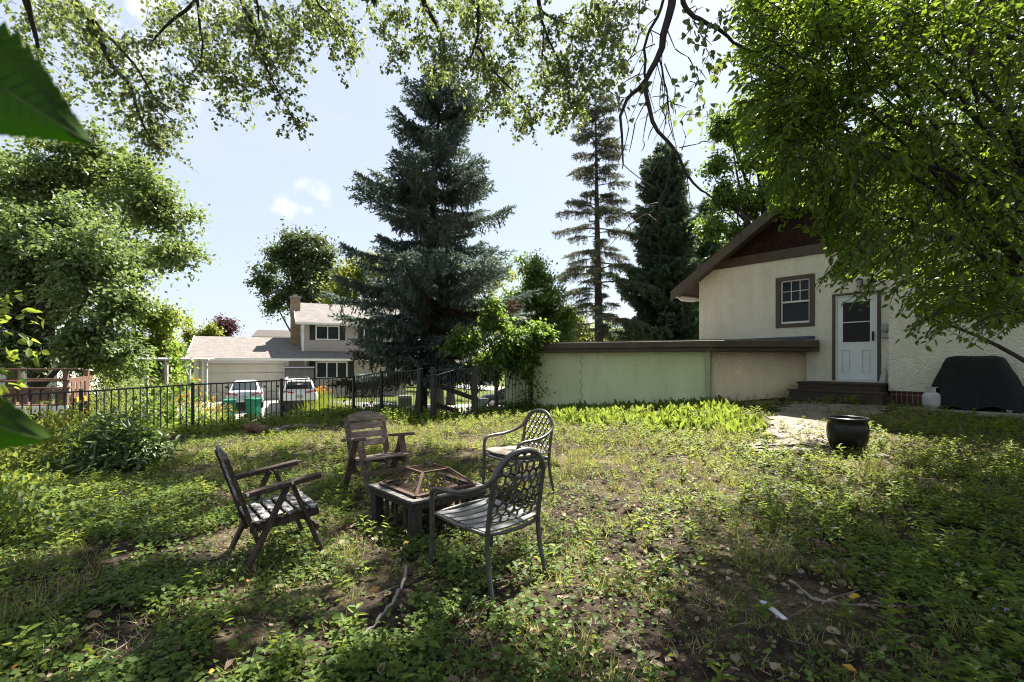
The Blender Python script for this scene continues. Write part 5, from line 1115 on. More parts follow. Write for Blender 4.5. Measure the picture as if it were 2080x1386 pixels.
# ---- conifers
def conifer(name, base, top, z0, rmax, m, label, seed, r0, step=.27, nb=8, needle=.12, shape=.85, droop=-.30, tipup=.22, skip=0.0, twig=.5, hang=.5, tip_only=0.0, m2=None, dead_below=0.0, tw=.30, jag=.22, trunk_m='spruce_bark', rmin=.12, dens=.085):
    r_ = np.random.default_rng(seed); base = Vector(base); top = Vector(top); root = empty(name, base, 0, label, 'conifer')
    q = MB(); n = 12; ax = [base + (top - base) * (i / n) for i in range(n + 1)]; ax[0].z -= .3
    q.tube(ax, [r0 * (1.25 if i == 0 else 1) * (1 - .95 * i / n) for i in range(n + 1)], 12); q.shift(-base); q.build('trunk', M[trunk_m], root, smooth=True)
    Hh = top.z; pos, axs, nrm, ln, dead = [], [], [], [], []; bw = MB(); z = z0; UP = np.array([0, 0, 1.0])
    while z < Hh - .25:
        f = (z - z0) / (Hh - z0); Rz = rmax * (1 - f) ** shape * (.80 + .2 * math.sin(z * 2.1 + seed)) + rmin
        if f < .12: Rz *= .72 + .28 * f / .12
        k_n = max(4, int(round(nb * (1 - .35 * f))))
        th0 = r_.uniform(0, 6.28)
        for k in range(k_n):
            if r_.random() < skip: continue
            th = th0 + 6.28318 * (k + r_.uniform(-.35, .35)) / k_n; R_ = Rz * r_.uniform(1 - jag * 1.6, 1 + jag); dh = np.array([math.cos(th), math.sin(th), 0.0]); sd = np.array([-math.sin(th), math.cos(th), 0.0])
            c0 = np.array(base + (top - base) * ((z - base.z) / (top.z - base.z))); dz0 = r_.uniform(-.5, .5) * step
            dr = droop * (1 - .75 * f) + .25 * f + r_.uniform(-.08, .08)
            def pt(t): return c0 + dh * (R_ * t) + UP * (dz0 + R_ * (dr * t + tipup * t ** 3))
            pp = [Vector(pt(t)) for t in (0, .25, .5, .75, 1)]; rb = .012 + .014 * R_
            bw.tube(pp, [rb, rb * .8, rb * .6, rb * .4, rb * .15], 4, caps=False)
            nt_ = max(4, int(R_ / dens)); dd = 1.0 if f < .24 and r_.random() < dead_below else 0.0
            for i in range(nt_):
                t = max(tip_only, .12) + (1 - max(tip_only, .12)) * (i + r_.random()) / nt_
                if t > 1: t = 1
                p0 = pt(t); l0 = min(twig, (.25 + .9 * (1 - t)) * R_ * .5 + .14)
                tg = pt(min(1, t + .05)) - pt(t - .05); tg /= np.linalg.norm(tg)
                for s_ in ((-1, 1, 0) if r_.random() < hang else (-1, 1)):
                    l = l0 * r_.uniform(.6, 1.15)
                    dirv = (tg * .75 + sd * s_ * .8 + UP * r_.uniform(-.30, .06)) if s_ else (tg * .25 - UP * .9 + sd * r_.uniform(-.3, .3)); dirv = dirv / np.linalg.norm(dirv)
                    if s_ == 0: l *= .75
                    m_ = max(2, int(l / .062)); tt = (np.arange(m_) + .4) / m_
                    pj = p0 + dirv * (tt * l)[:, None] + UP * (-.10 * l * tt ** 2)[:, None]
                    for _ in range(3):
                        pos.append(pj); axs.append(dirv + r_.normal(size=(m_, 3)) * .55); nrm.append(UP + r_.normal(size=(m_, 3)) * .7); ln.append(needle * r_.uniform(.7, 1.25, m_)); dead.append(np.full(m_, dd))
            # tip tuft
            tp = np.repeat(pt(1.0)[None], 6, 0); pos.append(tp); axs.append((pt(1) - pt(.9))[None] / R_ * 8 + r_.normal(size=(6, 3)) * .5); nrm.append(UP + r_.normal(size=(6, 3)) * .5); ln.append(needle * r_.uniform(.9, 1.5, 6)); dead.append(np.full(6, dd))
        z += step * r_.uniform(.75, 1.2) * (1 - .3 * f)
    tn = 40; tt = r_.random(tn); pos.append(np.array([list(top - (top - base).normalized() * (t * .5)) for t in tt])); axs.append(r_.normal(size=(tn, 3)) * .6 + UP * .8); nrm.append(r_.normal(size=(tn, 3))); ln.append(np.full(tn, needle)); dead.append(np.zeros(tn))
    pos, axs, nrm, ln, dead = [np.concatenate(a) for a in (pos, axs, nrm, ln, dead)]; ok = dead < .5
    Batch().put(T_QUAD, pos[ok], axs[ok], nrm[ok], ln[ok], ln[ok] * tw).build('crown', m, root, rel=base)
    if (~ok).any(): ok = ~ok; Batch().put(T_QUAD, pos[ok], axs[ok], nrm[ok], ln[ok], ln[ok] * tw).build('dead_foliage', M['spruce_dead'], root, rel=base)
    bw.shift(-base); bw.build('limb', M['dark_bark'], root)
    print(name, len(pos)); return root
b = ground_at(853, 16.5); conifer('blue_spruce', b, P(900, 88, 16.5), 1.35, 3.95, M['spruce'], 'large blue spruce towering in the middle of the picture', 31, .20, step=.44, nb=7, needle=.135, shape=.92, skip=.06, dead_below=.10, jag=.23, hang=.65, twig=.60, rmin=.28)
b = ground_at(1219, 26); conifer('thin_conifer', b, P(1209, 185, 26), 3.0, 2.15, M['sparse'], 'tall thin conifer with a bare straight trunk and sparse brownish branches', 32, .30, step=.26, nb=3, needle=.135, shape=.36, droop=-.02, tipup=-.12, skip=.32, twig=.50, hang=.85, tip_only=.32, jag=.62, tw=.24, dens=.12)
b = ground_at(1352, 28); conifer('green_spruce', b, P(1345, 292, 28), 1.9, 3.0, M['spruce_green'], 'dense dark green spruce between the thin conifer and the stucco house', 33, .22, step=.32, nb=8, needle=.17, shape=.55, jag=.24, hang=.6, tw=.34, twig=.6)
b = ground_at(1440, 33); conifer('green_spruce', b, P(1440, 400, 33), 1.9, 2.2, M['spruce_green'], 'farther dark spruce mostly hidden by the house eave', 34, .2, step=.4, nb=7, needle=.2, shape=.7, jag=.2, hang=.5, tw=.34)
# ---- far woods: one mass along the horizon
def far_woods():
    r_ = np.random.default_rng(41); b = Batch()
    n = 900; x = r_.uniform(-150, 150, n); y = 92 + .08 * np.abs(x) + r_.uniform(0, 25, n); h = 7.5 + 2.6 * noise2(x, x * 0, .07, 9) + r_.uniform(-1, 1.5, n)
    k = np.repeat(np.arange(n), 90); g = r_.normal(size=(len(k), 3)) * np.array([2.0, 2.0, 0]); zz = h[k] * np.sqrt(r_.random(len(k))) * (1 - .05 * (g ** 2).sum(1).clip(0, 14)) - 1.6
    pos = np.stack([x[k] + g[:, 0], y[k] + g[:, 1], zz], 1); b.put(T_QUAD, pos, rvec(len(k), r_), rvec(len(k), r_) * .8 + np.array([0, -.2, 1]), r_.uniform(.35, .8, len(k)), r_.uniform(.3, .6, len(k)))
    b.build('far_woods', M['dark_tree'], None, kind='stuff')
far_woods()
for i, (px, Y, ry, w, lab) in enumerate(((1165, 36, 640, 40, 'small light tree seen low between the linden and the thin trunk'), (1255, 40, 650, 55, 'hazy green tree low behind the thin conifer'), (1300, 34, 665, 30, 'low bright bush at the foot of the dense green spruce'))):
    b = ground_at(px, Y); tree('background_tree', b, P(px, ry, Y), .12, [(px, ry + 20, Y, w, 32), (px + 15, ry + 45, Y, w, 30), (px - 20, ry + 40, Y, w * .8, 26)], M['yellow_green' if i != 1 else 'pale_tree'], 6000, .2, lab, .45, 40, 6, seed=50 + i)

# ---- the big cottonwood whose branches hang in from above
def cottonwood():
    base = Vector((-3.6, -3.2, Hf(-3.6, -3.2))); root = empty('cottonwood_tree', base, 0, 'big cottonwood whose leafy and bare branches hang down across the top of the picture', 'tree')
    r_ = np.random.default_rng(61); wood = MB(); twigs = MB(); lv = Batch(); big = Batch()
    crown = base + Vector((1.4, 2.6, 13.2)); tr = MB(); tp = bez(base + Vector((0, 0, -.3)), base + Vector((.2, .4, 7)), crown, 9); tr.tube(tp, [.55, .46, .42, .39, .36, .33, .30, .27, .22], 14); tr.shift(-base); tr.build('trunk', M['bark'], root, smooth=True)
    def limb(px, Y0, Y1, r0, r1, off, n_tw, mat_wood=wood, tl=.6, lpt=11, start=0.0, link=True, jit=.03):
        pts = [P(x, y, Y0 + (Y1 - Y0) * i / (len(px) - 1)) for i, (x, y) in enumerate(px)]
        d = (pts[0] - pts[1]).normalized(); far = pts[0] + d * .8 + Vector(off)
        if link: pts = bez(tp[-1 - int(r_.integers(0, 3))], far + Vector((0, 0, 1.2)), pts[0], 9)[:-1] + pts; ex = 8
        else: ex = 0
        # smooth
        q = [pts[0]]
        for a, b in zip(pts[:-1], pts[1:]): q += [a * .7 + b * .3 + Vector(r_.normal(size=3) * jit * .4), a * .3 + b * .7 + Vector(r_.normal(size=3) * jit * .4)]
        q.append(pts[-1]); m_ = len(q); mat_wood.tube(q, [r0 * 1.6 + (r0 - r0 * 1.6) * min(1, i / max(1, 2 * ex)) if i < 2 * ex else r0 + (r1 - r0) * (i - 2 * ex) / max(1, m_ - 1 - 2 * ex) for i in range(m_)], 7, caps=True)
        vis = q[2 * ex:]
        st = []
        for _ in range(n_tw):
            t = start + (1 - start) * r_.random() ** .8; i = t * (len(vis) - 1); st.append(vis[int(i)].lerp(vis[min(int(i) + 1, len(vis) - 1)], i % 1))
        if n_tw: spray(st, tl, lpt)
        return vis
    def spray(starts, tl, lpt, leaf=.080, bt=lv, T=T_QUAD, bare=0.0, down=.45, wr=.95):
        for p in starts:
            d = Vector(r_.normal(size=3)); d.z = d.z * .6 - down; d.normalize(); l = tl * r_.uniform(.4, 1.25)
            a = Vector(p); e = a + d * l + Vector((0, 0, -.10 * l)); c = a + d * l * .5 + Vector((0, 0, .05 * l)); w_ = bez(a, c, e, 4)
            twigs.tube(w_, [.0055, .0045, .0035, .002], 3, caps=False)
            if r_.random() < bare: continue
            k = max(3, int(lpt * r_.uniform(.6, 1.4))); t = r_.uniform(.15, 1.02, k); pts = np.array(a)[None] * ((1 - t) ** 2)[:, None] + np.array(c)[None] * (2 * t * (1 - t))[:, None] + np.array(e)[None] * (t ** 2)[:, None]
            pts = pts + r_.normal(size=(k, 3)) * (.050 if leaf < .08 else .03)
            bt.put(T, pts, r_.normal(size=(k, 3)) * .6 + np.array([0, 0, -.75]), r_.normal(size=(k, 3)) + np.array([0, 0, .25]), leaf * r_.uniform(.7, 1.25, k), leaf * wr * r_.uniform(.8, 1.15, k))
    L1 = [(55, 0), (62, 39), (80, 97), (74, 113)]; L2 = [(148, 0), (183, 35), (203, 78), (222, 129), (249, 156), (269, 187), (281, 226), (296, 273), (335, 312)]; L3 = [(183, 35), (218, 74), (265, 121), (296, 168), (323, 218), (351, 249)]
    L4 = [(420, -10), (358, 31), (323, 74), (304, 86)]; L5 = [(405, 0), (405, 58), (413, 97), (397, 144), (374, 164)]; L6 = [(487, 0), (507, 39), (526, 78), (534, 125), (553, 164), (577, 210), (608, 257)]; L7 = [(522, 0), (530, 58), (553, 94)]; L8 = [(640, 0), (680, 40), (712, 75)]
    C1 = [(858, 0), (878, 34), (899, 81), (902, 104)]; C2 = [(956, 0), (974, 20), (969, 94), (936, 151)]; C3 = [(969, 94), (996, 138), (1023, 168), (1070, 209), (1080, 250)]; C4 = [(1094, 0), (1100, 27), (1104, 64), (1100, 141)]; C5 = [(1104, 57), (1121, 98), (1148, 148), (1160, 220)]; C6 = [(1100, 24), (1127, 40), (1178, 57)]
    off = (0, -1.5, 1.0)
    for px, r0, n_tw, lk in ((L1, .060, 22, 1), (L2, .055, 90, 1), (L3, .030, 55, 0), (L4, .035, 30, 1), (L5, .025, 40, 1), (L6, .028, 75, 1), (L7, .02, 30, 1), (L8, .018, 40, 1)): limb(px, 9.0, 9.5, r0 * 1.15, .007, off, int(n_tw * .7), link=bool(lk))
    for px, r0, n_tw, lk in ((C1, .055, 40, 1), (C2, .055, 55, 1), (C3, .03, 75, 0), (C4, .045, 35, 1), (C5, .028, 60, 0), (C6, .028, 40, 0)): limb(px, 11.0, 11.5, r0 * 1.2, .008, off, int(n_tw * .7), link=bool(lk))
    # leafy masses between the limbs (px, py, rx, ry, Y, twigs)
    for (x, y, rx, ry, Y, n_) in ((110, 30, 120, 50, 8.6, 120), (60, 120, 60, 70, 8.8, 45), (200, 110, 110, 70, 8.6, 100), (160, 170, 70, 40, 8.7, 30), (260, 190, 45, 70, 8.5, 55), (320, 270, 38, 50, 8.6, 55), (350, 60, 60, 60, 8.8, 65), (350, 170, 35, 45, 8.6, 40), (430, 50, 80, 60, 8.7, 100), (420, 120, 50, 50, 8.6, 45), (480, 150, 45, 50, 8.5, 60), (455, 195, 22, 22, 8.5, 18), (570, 60, 90, 60, 8.7, 130), (570, 125, 55, 35, 8.6, 60), (670, 40, 65, 50, 8.7, 90), (690, 105, 20, 35, 8.6, 24), (800, 30, 60, 35, 9.8, 50), (800, 110, 32, 28, 9.8, 34), (860, 55, 45, 60, 9.8, 60), (960, 50, 80, 60, 9.8, 120), (900, 140, 40, 45, 9.8, 50), (1000, 160, 60, 60, 9.8, 110), (1050, 70, 50, 55, 9.8, 70), (1020, 225, 55, 28, 9.8, 55), (1070, 235, 18, 28, 9.8, 24), (1130, 150, 45, 60, 9.6, 70), (1140, 215, 38, 40, 9.6, 50), (1200, 60, 70, 60, 9.6, 120), (1200, 140, 50, 50, 9.6, 70), (1260, 90, 40, 60, 9.6, 60), (1180, 200, 30, 35, 9.6, 35), (990, 15, 110, 20, 9.8, 60), (1250, 20, 60, 25, 9.6, 50)):
        st = []
        for _ in range(int(n_ / 6.2) + 1):
            v = rvec(1, r_)[0] * r_.random() ** .45; Yn = (Y + 1.7 if Y < 9.2 else Y + 2.6); c_ = P(x + v[0] * rx, y + v[1] * ry - 6, Yn + v[2] * 1.1)
            for _k in range(6): st.append(c_ + Vector(r_.normal(size=3)) * .14)
        spray(st, .36, 10, leaf=.078 if Y < 9.2 else .088)
    # leaf clusters added out of view, set sunward so their shade dapples the yard
    for _ in range(200):
        X, Y = r_.uniform(-8, 5.0), r_.uniform(1.6, 7.4); want = .80 * float(sm(-X, -.6, .8)) * float(1 - sm(Y, 3.0, 4.2)) + .30 + .25 * float(noise2(X, Y, 1.1, 83))
        if X > .4: want += -.12 if Y > 4.2 else -.3
        if r_.random() > want: continue
        z = (1.45 + .735 * Y) / .555 + r_.uniform(1.3, 3.0); c_ = Vector((X + sdir.x / sdir.z * z, Y + sdir.y / sdir.z * z, z)); k_ = int(r_.integers(7, 17)); sg = r_.uniform(.12, .26)
        if r_.random() < .4: wood.tube(bez(tp[-1 - int(r_.integers(0, 3))], c_ * .5 + tp[-1] * .5 + Vector((0, 0, 1.2)), c_, 7), [.07, .06, .05, .04, .03, .02, .01], 5)
        spray([c_ + Vector(r_.normal(size=3)) * sg for _k in range(k_)], .36, 26, leaf=.11)
    # bare dark branches, nearer
    B1 = [(1365, -8), (1356, 57), (1336, 111), (1316, 158), (1292, 188), (1265, 209), (1262, 303), (1264, 343)]; B2 = [(1313, 168), (1316, 236), (1346, 279), (1373, 306), (1391, 339), (1415, 385), (1442, 397), (1464, 427), (1476, 433)]; B3 = [(1367, 306), (1361, 336), (1358, 376), (1336, 412), (1318, 439), (1276, 458)]
    B4 = [(1353, 0), (1323, 50), (1309, 84), (1309, 141), (1312, 166)]; B5 = [(1380, -5), (1400, 30), (1430, 44), (1467, 67), (1501, 94), (1555, 121), (1612, 148)]; B6 = [(1336, 111), (1350, 150), (1358, 200), (1356, 240), (1368, 285)]
    bare = MB(); Yb = 4.6
    tops = []
    for px, r0, r1, lk in ((B1, .040, .005, 1), (B2, .022, .004, 0), (B3, .014, .004, 0), (B4, .014, .012, 1), (B5, .026, .006, 1), (B6, .010, .003, 0)): tops.append(limb(px, Yb, Yb + .1, r0, r1, (.3, -1.2, 1.5), 0, mat_wood=bare, link=bool(lk), jit=.02))
    for (x0, y0, x1, y1) in ((1300, 0, 1298, 70), (1298, 70, 1270, 130), (1316, 200, 1290, 250), (1290, 250, 1278, 310), (1316, 230, 1306, 285), (1306, 285, 1303, 307), (1345, 160, 1340, 215), (1340, 215, 1352, 255), (1265, 215, 1277, 260), (1277, 260, 1268, 300), (1268, 300, 1256, 330), (1310, 170, 1260, 205), (1380, 300, 1420, 292), (1420, 292, 1442, 290), (1385, 305, 1393, 280), (1393, 280, 1386, 262), (1330, 90, 1290, 110), (1290, 110, 1262, 150), (1300, 150, 1262, 172), (1350, 130, 1372, 175), (1372, 175, 1368, 230), (1355, 60, 1372, 100), (1372, 100, 1398, 116), (1398, 116, 1412, 150), (1415, 150, 1420, 170), (1332, 250, 1316, 285), (1336, 412, 1290, 425), (1290, 425, 1250, 442), (1318, 436, 1345, 455)):
        a, b = P(x0, y0, Yb), P(x1, y1, Yb + r_.uniform(-.25, .25)); bare.tube(bez(a, (a + b) / 2 + Vector(r_.normal(size=3) * .02), b, 5), [.006, .0055, .005, .004, .0025], 5)
    for v in tops:
        for _ in range(7):
            i = int(r_.integers(2, len(v))); a = v[i]; e = a + Vector((r_.normal() * .16, r_.normal() * .16, -abs(r_.normal()) * .28 - .06)); bare.tube(bez(a, (a + e) / 2 + Vector((r_.normal() * .05, 0, 0)), e, 5), [.005, .0045, .004, .003, .002], 4)
    st = [P(x + r_.normal() * 10, y + r_.normal() * 10, Yb + r_.normal() * .12) for x, y, k in ((1425, 130, 3), (1440, 100, 3), (1410, 165, 4), (1455, 150, 3), (1385, 230, 4), (1375, 180, 2), (1365, 225, 2), (1445, 235, 4), (1260, 125, 4), (1250, 170, 4), (1275, 180, 3), (1310, 15, 4), (1440, 60, 4), (1405, 20, 5), (1470, 30, 5), (1265, 205, 2), (1480, 110, 4), (1345, 200, 2)) for _ in range(k)]
    spray(st, .12, 2.2, leaf=.068, bt=lv, T=T_HEART, down=.9, wr=.85)
    for q, nm, mm in ((wood, 'limb', M['dark_bark']), (twigs, 'twig', M['dark_bark']), (bare, 'bare_branch', M['dark_bark'])): q.shift(-base); q.build(nm, mm, root, smooth=True)
    lv.build('crown', M['cotton'], root, rel=base); print('cottonwood', lv.n)
cottonwood()
# ---- the leafy tree that fills the upper right
def shade_tree():
    base = Vector((6.9, 5.6, Hf(6.9, 5.6))); root = empty('shade_tree', base, 0, 'leafy shade tree filling the upper right corner in front of the house', 'tree')
    r_ = np.random.default_rng(71); wood = MB(); twigs = MB(); lv = Batch()
    tr = MB(); tp = bez(base + Vector((0, 0, -.3)), base + Vector((-.2, 0, 2.5)), base + Vector((-.8, .3, 7.5)), 8); tr.tube(tp, [.26, .20, .18, .165, .15, .13, .10, .06], 12); tr.shift(-base); tr.build('trunk', M['dark_bark'], root, smooth=True)
    poly = [(1480, -60), (1478, 60), (1492, 150), (1478, 235), (1500, 300), (1505, 335), (1545, 345), (1560, 425), (1600, 430), (1640, 440), (1668, 490), (1690, 540), (1680, 590), (1740, 560), (1790, 565), (1835, 585), (1850, 640), (1905, 665), (1940, 640), (2000, 660), (2040, 660), (2160, 640), (2260, 300), (2200, -60)]
    def pick(n):
        out = []
        while len(out) < n:
            x = r_.uniform(1470, 2260, 400); y = r_.uniform(-60, 690, 400); out += list(zip(x[inside(poly, x, y)], y[inside(poly, x, y)]))
        return out[:n]
    def leaves_on(a, e, k, leaf):
        c = (a + e) / 2 + Vector((0, 0, .04)); twigs.tube(bez(a, c, e, 4), [.006, .005, .004, .002], 3, caps=False)
        t = np.linspace(.15, 1.0, k) + r_.normal(size=k) * .03; A, C, E = np.array(a), np.array(c), np.array(e)
        pts = A[None] * ((1 - t) ** 2)[:, None] + C[None] * (2 * t * (1 - t))[:, None] + E[None] * (t ** 2)[:, None]
        d = (E - A) / np.linalg.norm(E - A); s_ = np.cross(d, [0, 0, 1.0]); s_ = s_ / (np.linalg.norm(s_) + 1e-6); sg = np.where(np.arange(k) % 2 == 0, 1, -1)[:, None]
        ax = d[None] * .7 + s_[None] * sg * .75 + r_.normal(size=(k, 3)) * .3 + np.array([0, 0, -.45]); nr = np.array([0, 0, 1.0]) + r_.normal(size=(k, 3)) * .42
        lv.put(T_LEAF, pts + s_[None] * sg * .012, ax, nr, leaf * r_.uniform(.5, 1.3) * r_.uniform(.75, 1.15, k), leaf * .54 * r_.uniform(.85, 1.15, k))
    nodes = []
    for i, (x, y) in enumerate(pick(42)):
        Y = r_.uniform(4.4, 7.0); e = P(x, y, Y); i0 = int(r_.integers(2, 7)); a = tp[i0]
        if e.z < a.z: a = tp[max(1, i0 - 3)]
        bz = bez(a, (a + e) / 2 + Vector((r_.normal() * .2, r_.normal() * .2, .45)), e, 10); wood.tube(bz, [.032 * (1 - .85 * j / 9) + .004 for j in range(10)], 6, caps=False); nodes += bz[4:]
    nd = np.array(nodes)
    for (x, y) in pick(4900):
        Y = r_.choice([r_.uniform(3.9, 5.2), r_.uniform(4.6, 7.2), r_.uniform(5.5, 8.6)])
        if x < 1700 and y > 420: Y = r_.uniform(4.6, 5.6)
        if x > 1760 and r_.random() < .55: Y = r_.uniform(6.2, 9.0)
        e = P(x, y, Y); j = int(np.argmin(((nd - np.array(e)) ** 2).sum(1))); v = Vector(nd[j]) - e; l = min(v.length, r_.uniform(.25, .6)); d = v.normalized() if v.length > .05 else Vector((1, 0, 0))
        d = (d + Vector((.45, 0, .25)) + Vector(r_.normal(size=3)) * .35).normalized(); leaves_on(e + d * l, e, int(r_.integers(7, 14)), .080)
    # sprays that reach out below the mass
    for (x0, y0, x1, y1, Y) in ((1640, 430, 1562, 445, 5.0), (1620, 425, 1590, 470, 5.0), (1720, 530, 1672, 575, 4.8), (1760, 540, 1700, 590, 4.8), (1790, 560, 1752, 615, 4.7), (1800, 560, 1730, 610, 4.9), (1840, 590, 1815, 640, 4.8), (1920, 630, 1838, 680, 4.6), (1900, 645, 1850, 665, 4.6), (1960, 640, 1880, 690, 4.5), (2010, 650, 1960, 700, 4.4), (2050, 640, 2005, 690, 4.4), (2080, 640, 2030, 690, 4.4), (1870, 560, 1800, 600, 4.8), (1570, 330, 1520, 350, 5.2), (1990, 600, 1900, 640, 4.6), (2060, 600, 1980, 660, 4.5), (1690, 490, 1640, 470, 5)):
        for _ in range(3): leaves_on(P(x0 + r_.normal() * 8, y0 + r_.normal() * 6, Y), P(x1 + r_.normal() * 12, y1 + r_.normal() * 10, Y - .15 + r_.normal() * .1), int(r_.integers(7, 12)), .068)
    for pl_, rr in (([(2140, 310), (2080, 343), (1952, 427), (1878, 464), (1800, 520)], .018), ([(1995, -40), (1985, 60), (1970, 120), (1990, 240)], .05), ([(1900, -30), (1912, 60), (1935, 130)], .02), ([(1870, -20), (1840, 50), (1780, 120), (1700, 200)], .022), ([(2080, 380), (2010, 470), (1960, 560), (1900, 640)], .012)):
        v = [P(x, y, 5.0) for x, y in pl_]; wood.tube(v, [rr * (1 - .7 * i / (len(v) - 1)) for i in range(len(v))], 7)
    # upper crown outside the picture, it shades the right of the yard
    for (x, y, z, rr, n_) in ((5.5, 6.5, 8.2, 1.8, 300), (4.0, 5.2, 7.6, 1.5, 200), (7.5, 8.2, 9.6, 1.9, 260), (7.5, 4.0, 7.2, 2.0, 240), (6.0, 3.2, 6.2, 1.6, 220), (8.0, 7.5, 8.0, 2.0, 200), (4.6, 3.4, 5.9, 1.1, 120)):
        wood.tube(bez(tp[-2], Vector((x, y, z - .5)), Vector((x, y, z + .5)), 6), [.04, .035, .03, .025, .02, .015], 6)
        for _ in range(n_):
            a = Vector((x, y, z)) + Vector(np.clip(r_.normal(size=3), -1.6, 1.6)) * rr * .6; d = Vector(r_.normal(size=3)); d.z -= .3; leaves_on(a, a + d.normalized() * .5, 10, .085)
    for q, nm in ((wood, 'limb'), (twigs, 'twig')): q.shift(-base); q.build(nm, M['dark_bark'], root, smooth=True)
    lv.build('crown', M['shade'], root, rel=base); print('shade', lv.n)
shade_tree()
# ---- shrubs
def shrub(name, c, rad, n, leaf, m, label, seed, T=T_LEAF, wr=.5, stems=9, up=.25, cat='shrub', clump=.13, per=9, petal=None):
    r_ = np.random.default_rng(seed); base = Vector((c[0], c[1], Hf(c[0], c[1]))); root = empty(name, base, 0, label, cat)
    nc = max(3, n // per); d = rvec(nc, r_); d[:, 2] = np.abs(d[:, 2]); rr = r_.random(nc) ** .4 * (1 + .25 * noise2(d[:, 0] * 3, d[:, 1] * 3 + d[:, 2], 1.8, seed)); cc = d * rr[:, None] * np.array(rad) + np.array([0, 0, .04])
    k = np.repeat(np.arange(nc), per); pos = cc[k] + r_.normal(size=(len(k), 3)) * clump * np.array([1, 1, .6]); pos[:, 2] = np.maximum(pos[:, 2], .015)
    ax = d[k] * .7 + rvec(len(k), r_) * .7 + np.array([0, 0, up]); nr = np.array([0, 0, 1.0]) + d[k] * .5 + rvec(len(k), r_) * .4
    Batch().put(T, pos, ax, nr, leaf * r_.uniform(.65, 1.25, len(k)), leaf * wr * r_.uniform(.8, 1.2, len(k))).build('foliage', m, root)
    q = MB()
    for j in r_.choice(nc, min(nc, stems), replace=False): e = Vector(cc[j]); q.tube(bez(Vector((e.x * .12, e.y * .12, -.03)), Vector((e.x * .3, e.y * .3, e.z * .8)), e, 6), [.010 * max(rad) ** .5 * (1 - .7 * i / 5) for i in range(6)], 5)
    q.build('stem', M['dark_bark'], root)
    if petal:
        pm, pn, psz, pz = petal; top = cc[np.argsort(-cc[:, 2])[:pn]]; k = np.repeat(np.arange(len(top)), 5)
        Batch().put(T_LEAF, top[k] + np.array([0, 0, pz]) + r_.normal(size=(len(k), 3)) * psz * .2, rvec(len(k), r_) * .7 + np.array([0, 0, .6]), rvec(len(k), r_), psz, psz * .5).build('blossom', pm, root)
    return root
pp_ = gp(178, 968); shrub('peony_bush', (pp_.x, pp_.y + .45), (.62, .55, .70), 1500, .13, M['peony'], 'dark glossy peony bush left of the wooden armchairs', 81, wr=.40, clump=.10, up=-.15, stems=18)
shrub('yellow_shrub', (-6.4, 7.0), (.75, .6, .75), 1500, .075, M['yellow_green'], 'yellow green shrub with reddish tips in front of the deck', 82, wr=.6, clump=.12)
shrub('leafy_weed', (-5.4, 4.9), (.6, .6, .42), 900, .065, M['weed'], 'tangle of leafy weeds at the left below the peony', 83, wr=.6)
shrub('vine_shrub', (-4.15, 3.95), (.42, .5, .36), 700, .06, M['charlie'], 'low dark vine thicket at the left edge of the lawn', 84, wr=.7, petal=(M['violet'], 14, .022, .02))
b = ground_at(340, 12.9); shrub('young_sapling', (b.x, 12.9), (.75, .6, 2.4), 700, .15, M['mulberry'], 'thin young sapling with large bright leaves behind the left fence', 85, wr=.6, stems=5, clump=.18, per=7)
for i, (px, Y, r_w, hgt, n, lf, mm, lab, pet) in enumerate(((230, 14.5, 1.4, 2.35, 3800, .07, 'yellow_green', 'wide yellow green garden bush right of the deck railing', None), (300, 17, 1.3, 2.2, 2600, .08, 'weed', 'rounded green garden bush in front of the pergola', None), (420, 15.5, .9, 1.45, 1700, .10, 'bright', 'sunlit light green perennial clump left of the green bins', None), (385, 19.5, 1.2, 1.9, 2000, .09, 'yellow_green', 'flowering garden clump with orange blossoms left of the silver sedan', (M['orange'], 40, .10, .08)), (180, 17.5, 1.5, 2.5, 2800, .09, 'dark_tree', 'dark bush behind the wooden deck corner', None), (80, 12.0, .8, 1.0, 1100, .07, 'weed', 'low green bush at the foot of the wooden deck', None), (255, 21, 1.9, 2.9, 3000, .10, 'dark_tree', 'tall dark bush under the maple, left of the pergola', None), (150, 24, 2.4, 2.9, 3000, .11, 'dark_tree', 'broad dark bush far behind the wooden deck', None), (205, 15.8, 1.0, 2.1, 1900, .08, 'weed', 'mid green garden bush between the deck corner and the yellow green bush', None), (335, 22.0, 1.6, 2.0, 2200, .10, 'dark_tree', 'dull brown green bush under the garage corner', (M['orange'], 16, .09, .06)))):
    b = ground_at(px, Y); shrub('garden_bush', (b.x, Y), (r_w, r_w * .8, hgt), n, lf, M[mm], lab, 90 + i, clump=.2, petal=pet, wr=.5)
def blade_clump(name, px, Y, n, h, spread, m, label, seed, petal=None):
    r_ = np.random.default_rng(seed); b = ground_at(px, Y); root = empty(name, b, 0, label, 'perennial')
    pos = np.stack([r_.normal(size=n) * spread, r_.normal(size=n) * spread * .7, np.zeros(n)], 1); ax = np.stack([r_.normal(size=n) * .35, r_.normal(size=n) * .35, np.ones(n)], 1)
    Batch().put(T_BLADE, pos, ax, rvec(n, r_), h * r_.uniform(.6, 1.15, n), .022).build('foliage', m, root)
    if petal:
        k = 40; p2 = np.stack([r_.normal(size=k) * spread, r_.normal(size=k) * spread * .7, h * r_.uniform(.8, 1.1, k)], 1); p2 = np.repeat(p2, 5, 0); Batch().put(T_LEAF, p2, rvec(len(p2), r_) * .7 + np.array([0, 0, .6]), rvec(len(p2), r_), .10, .05).build('blossom', petal, root)
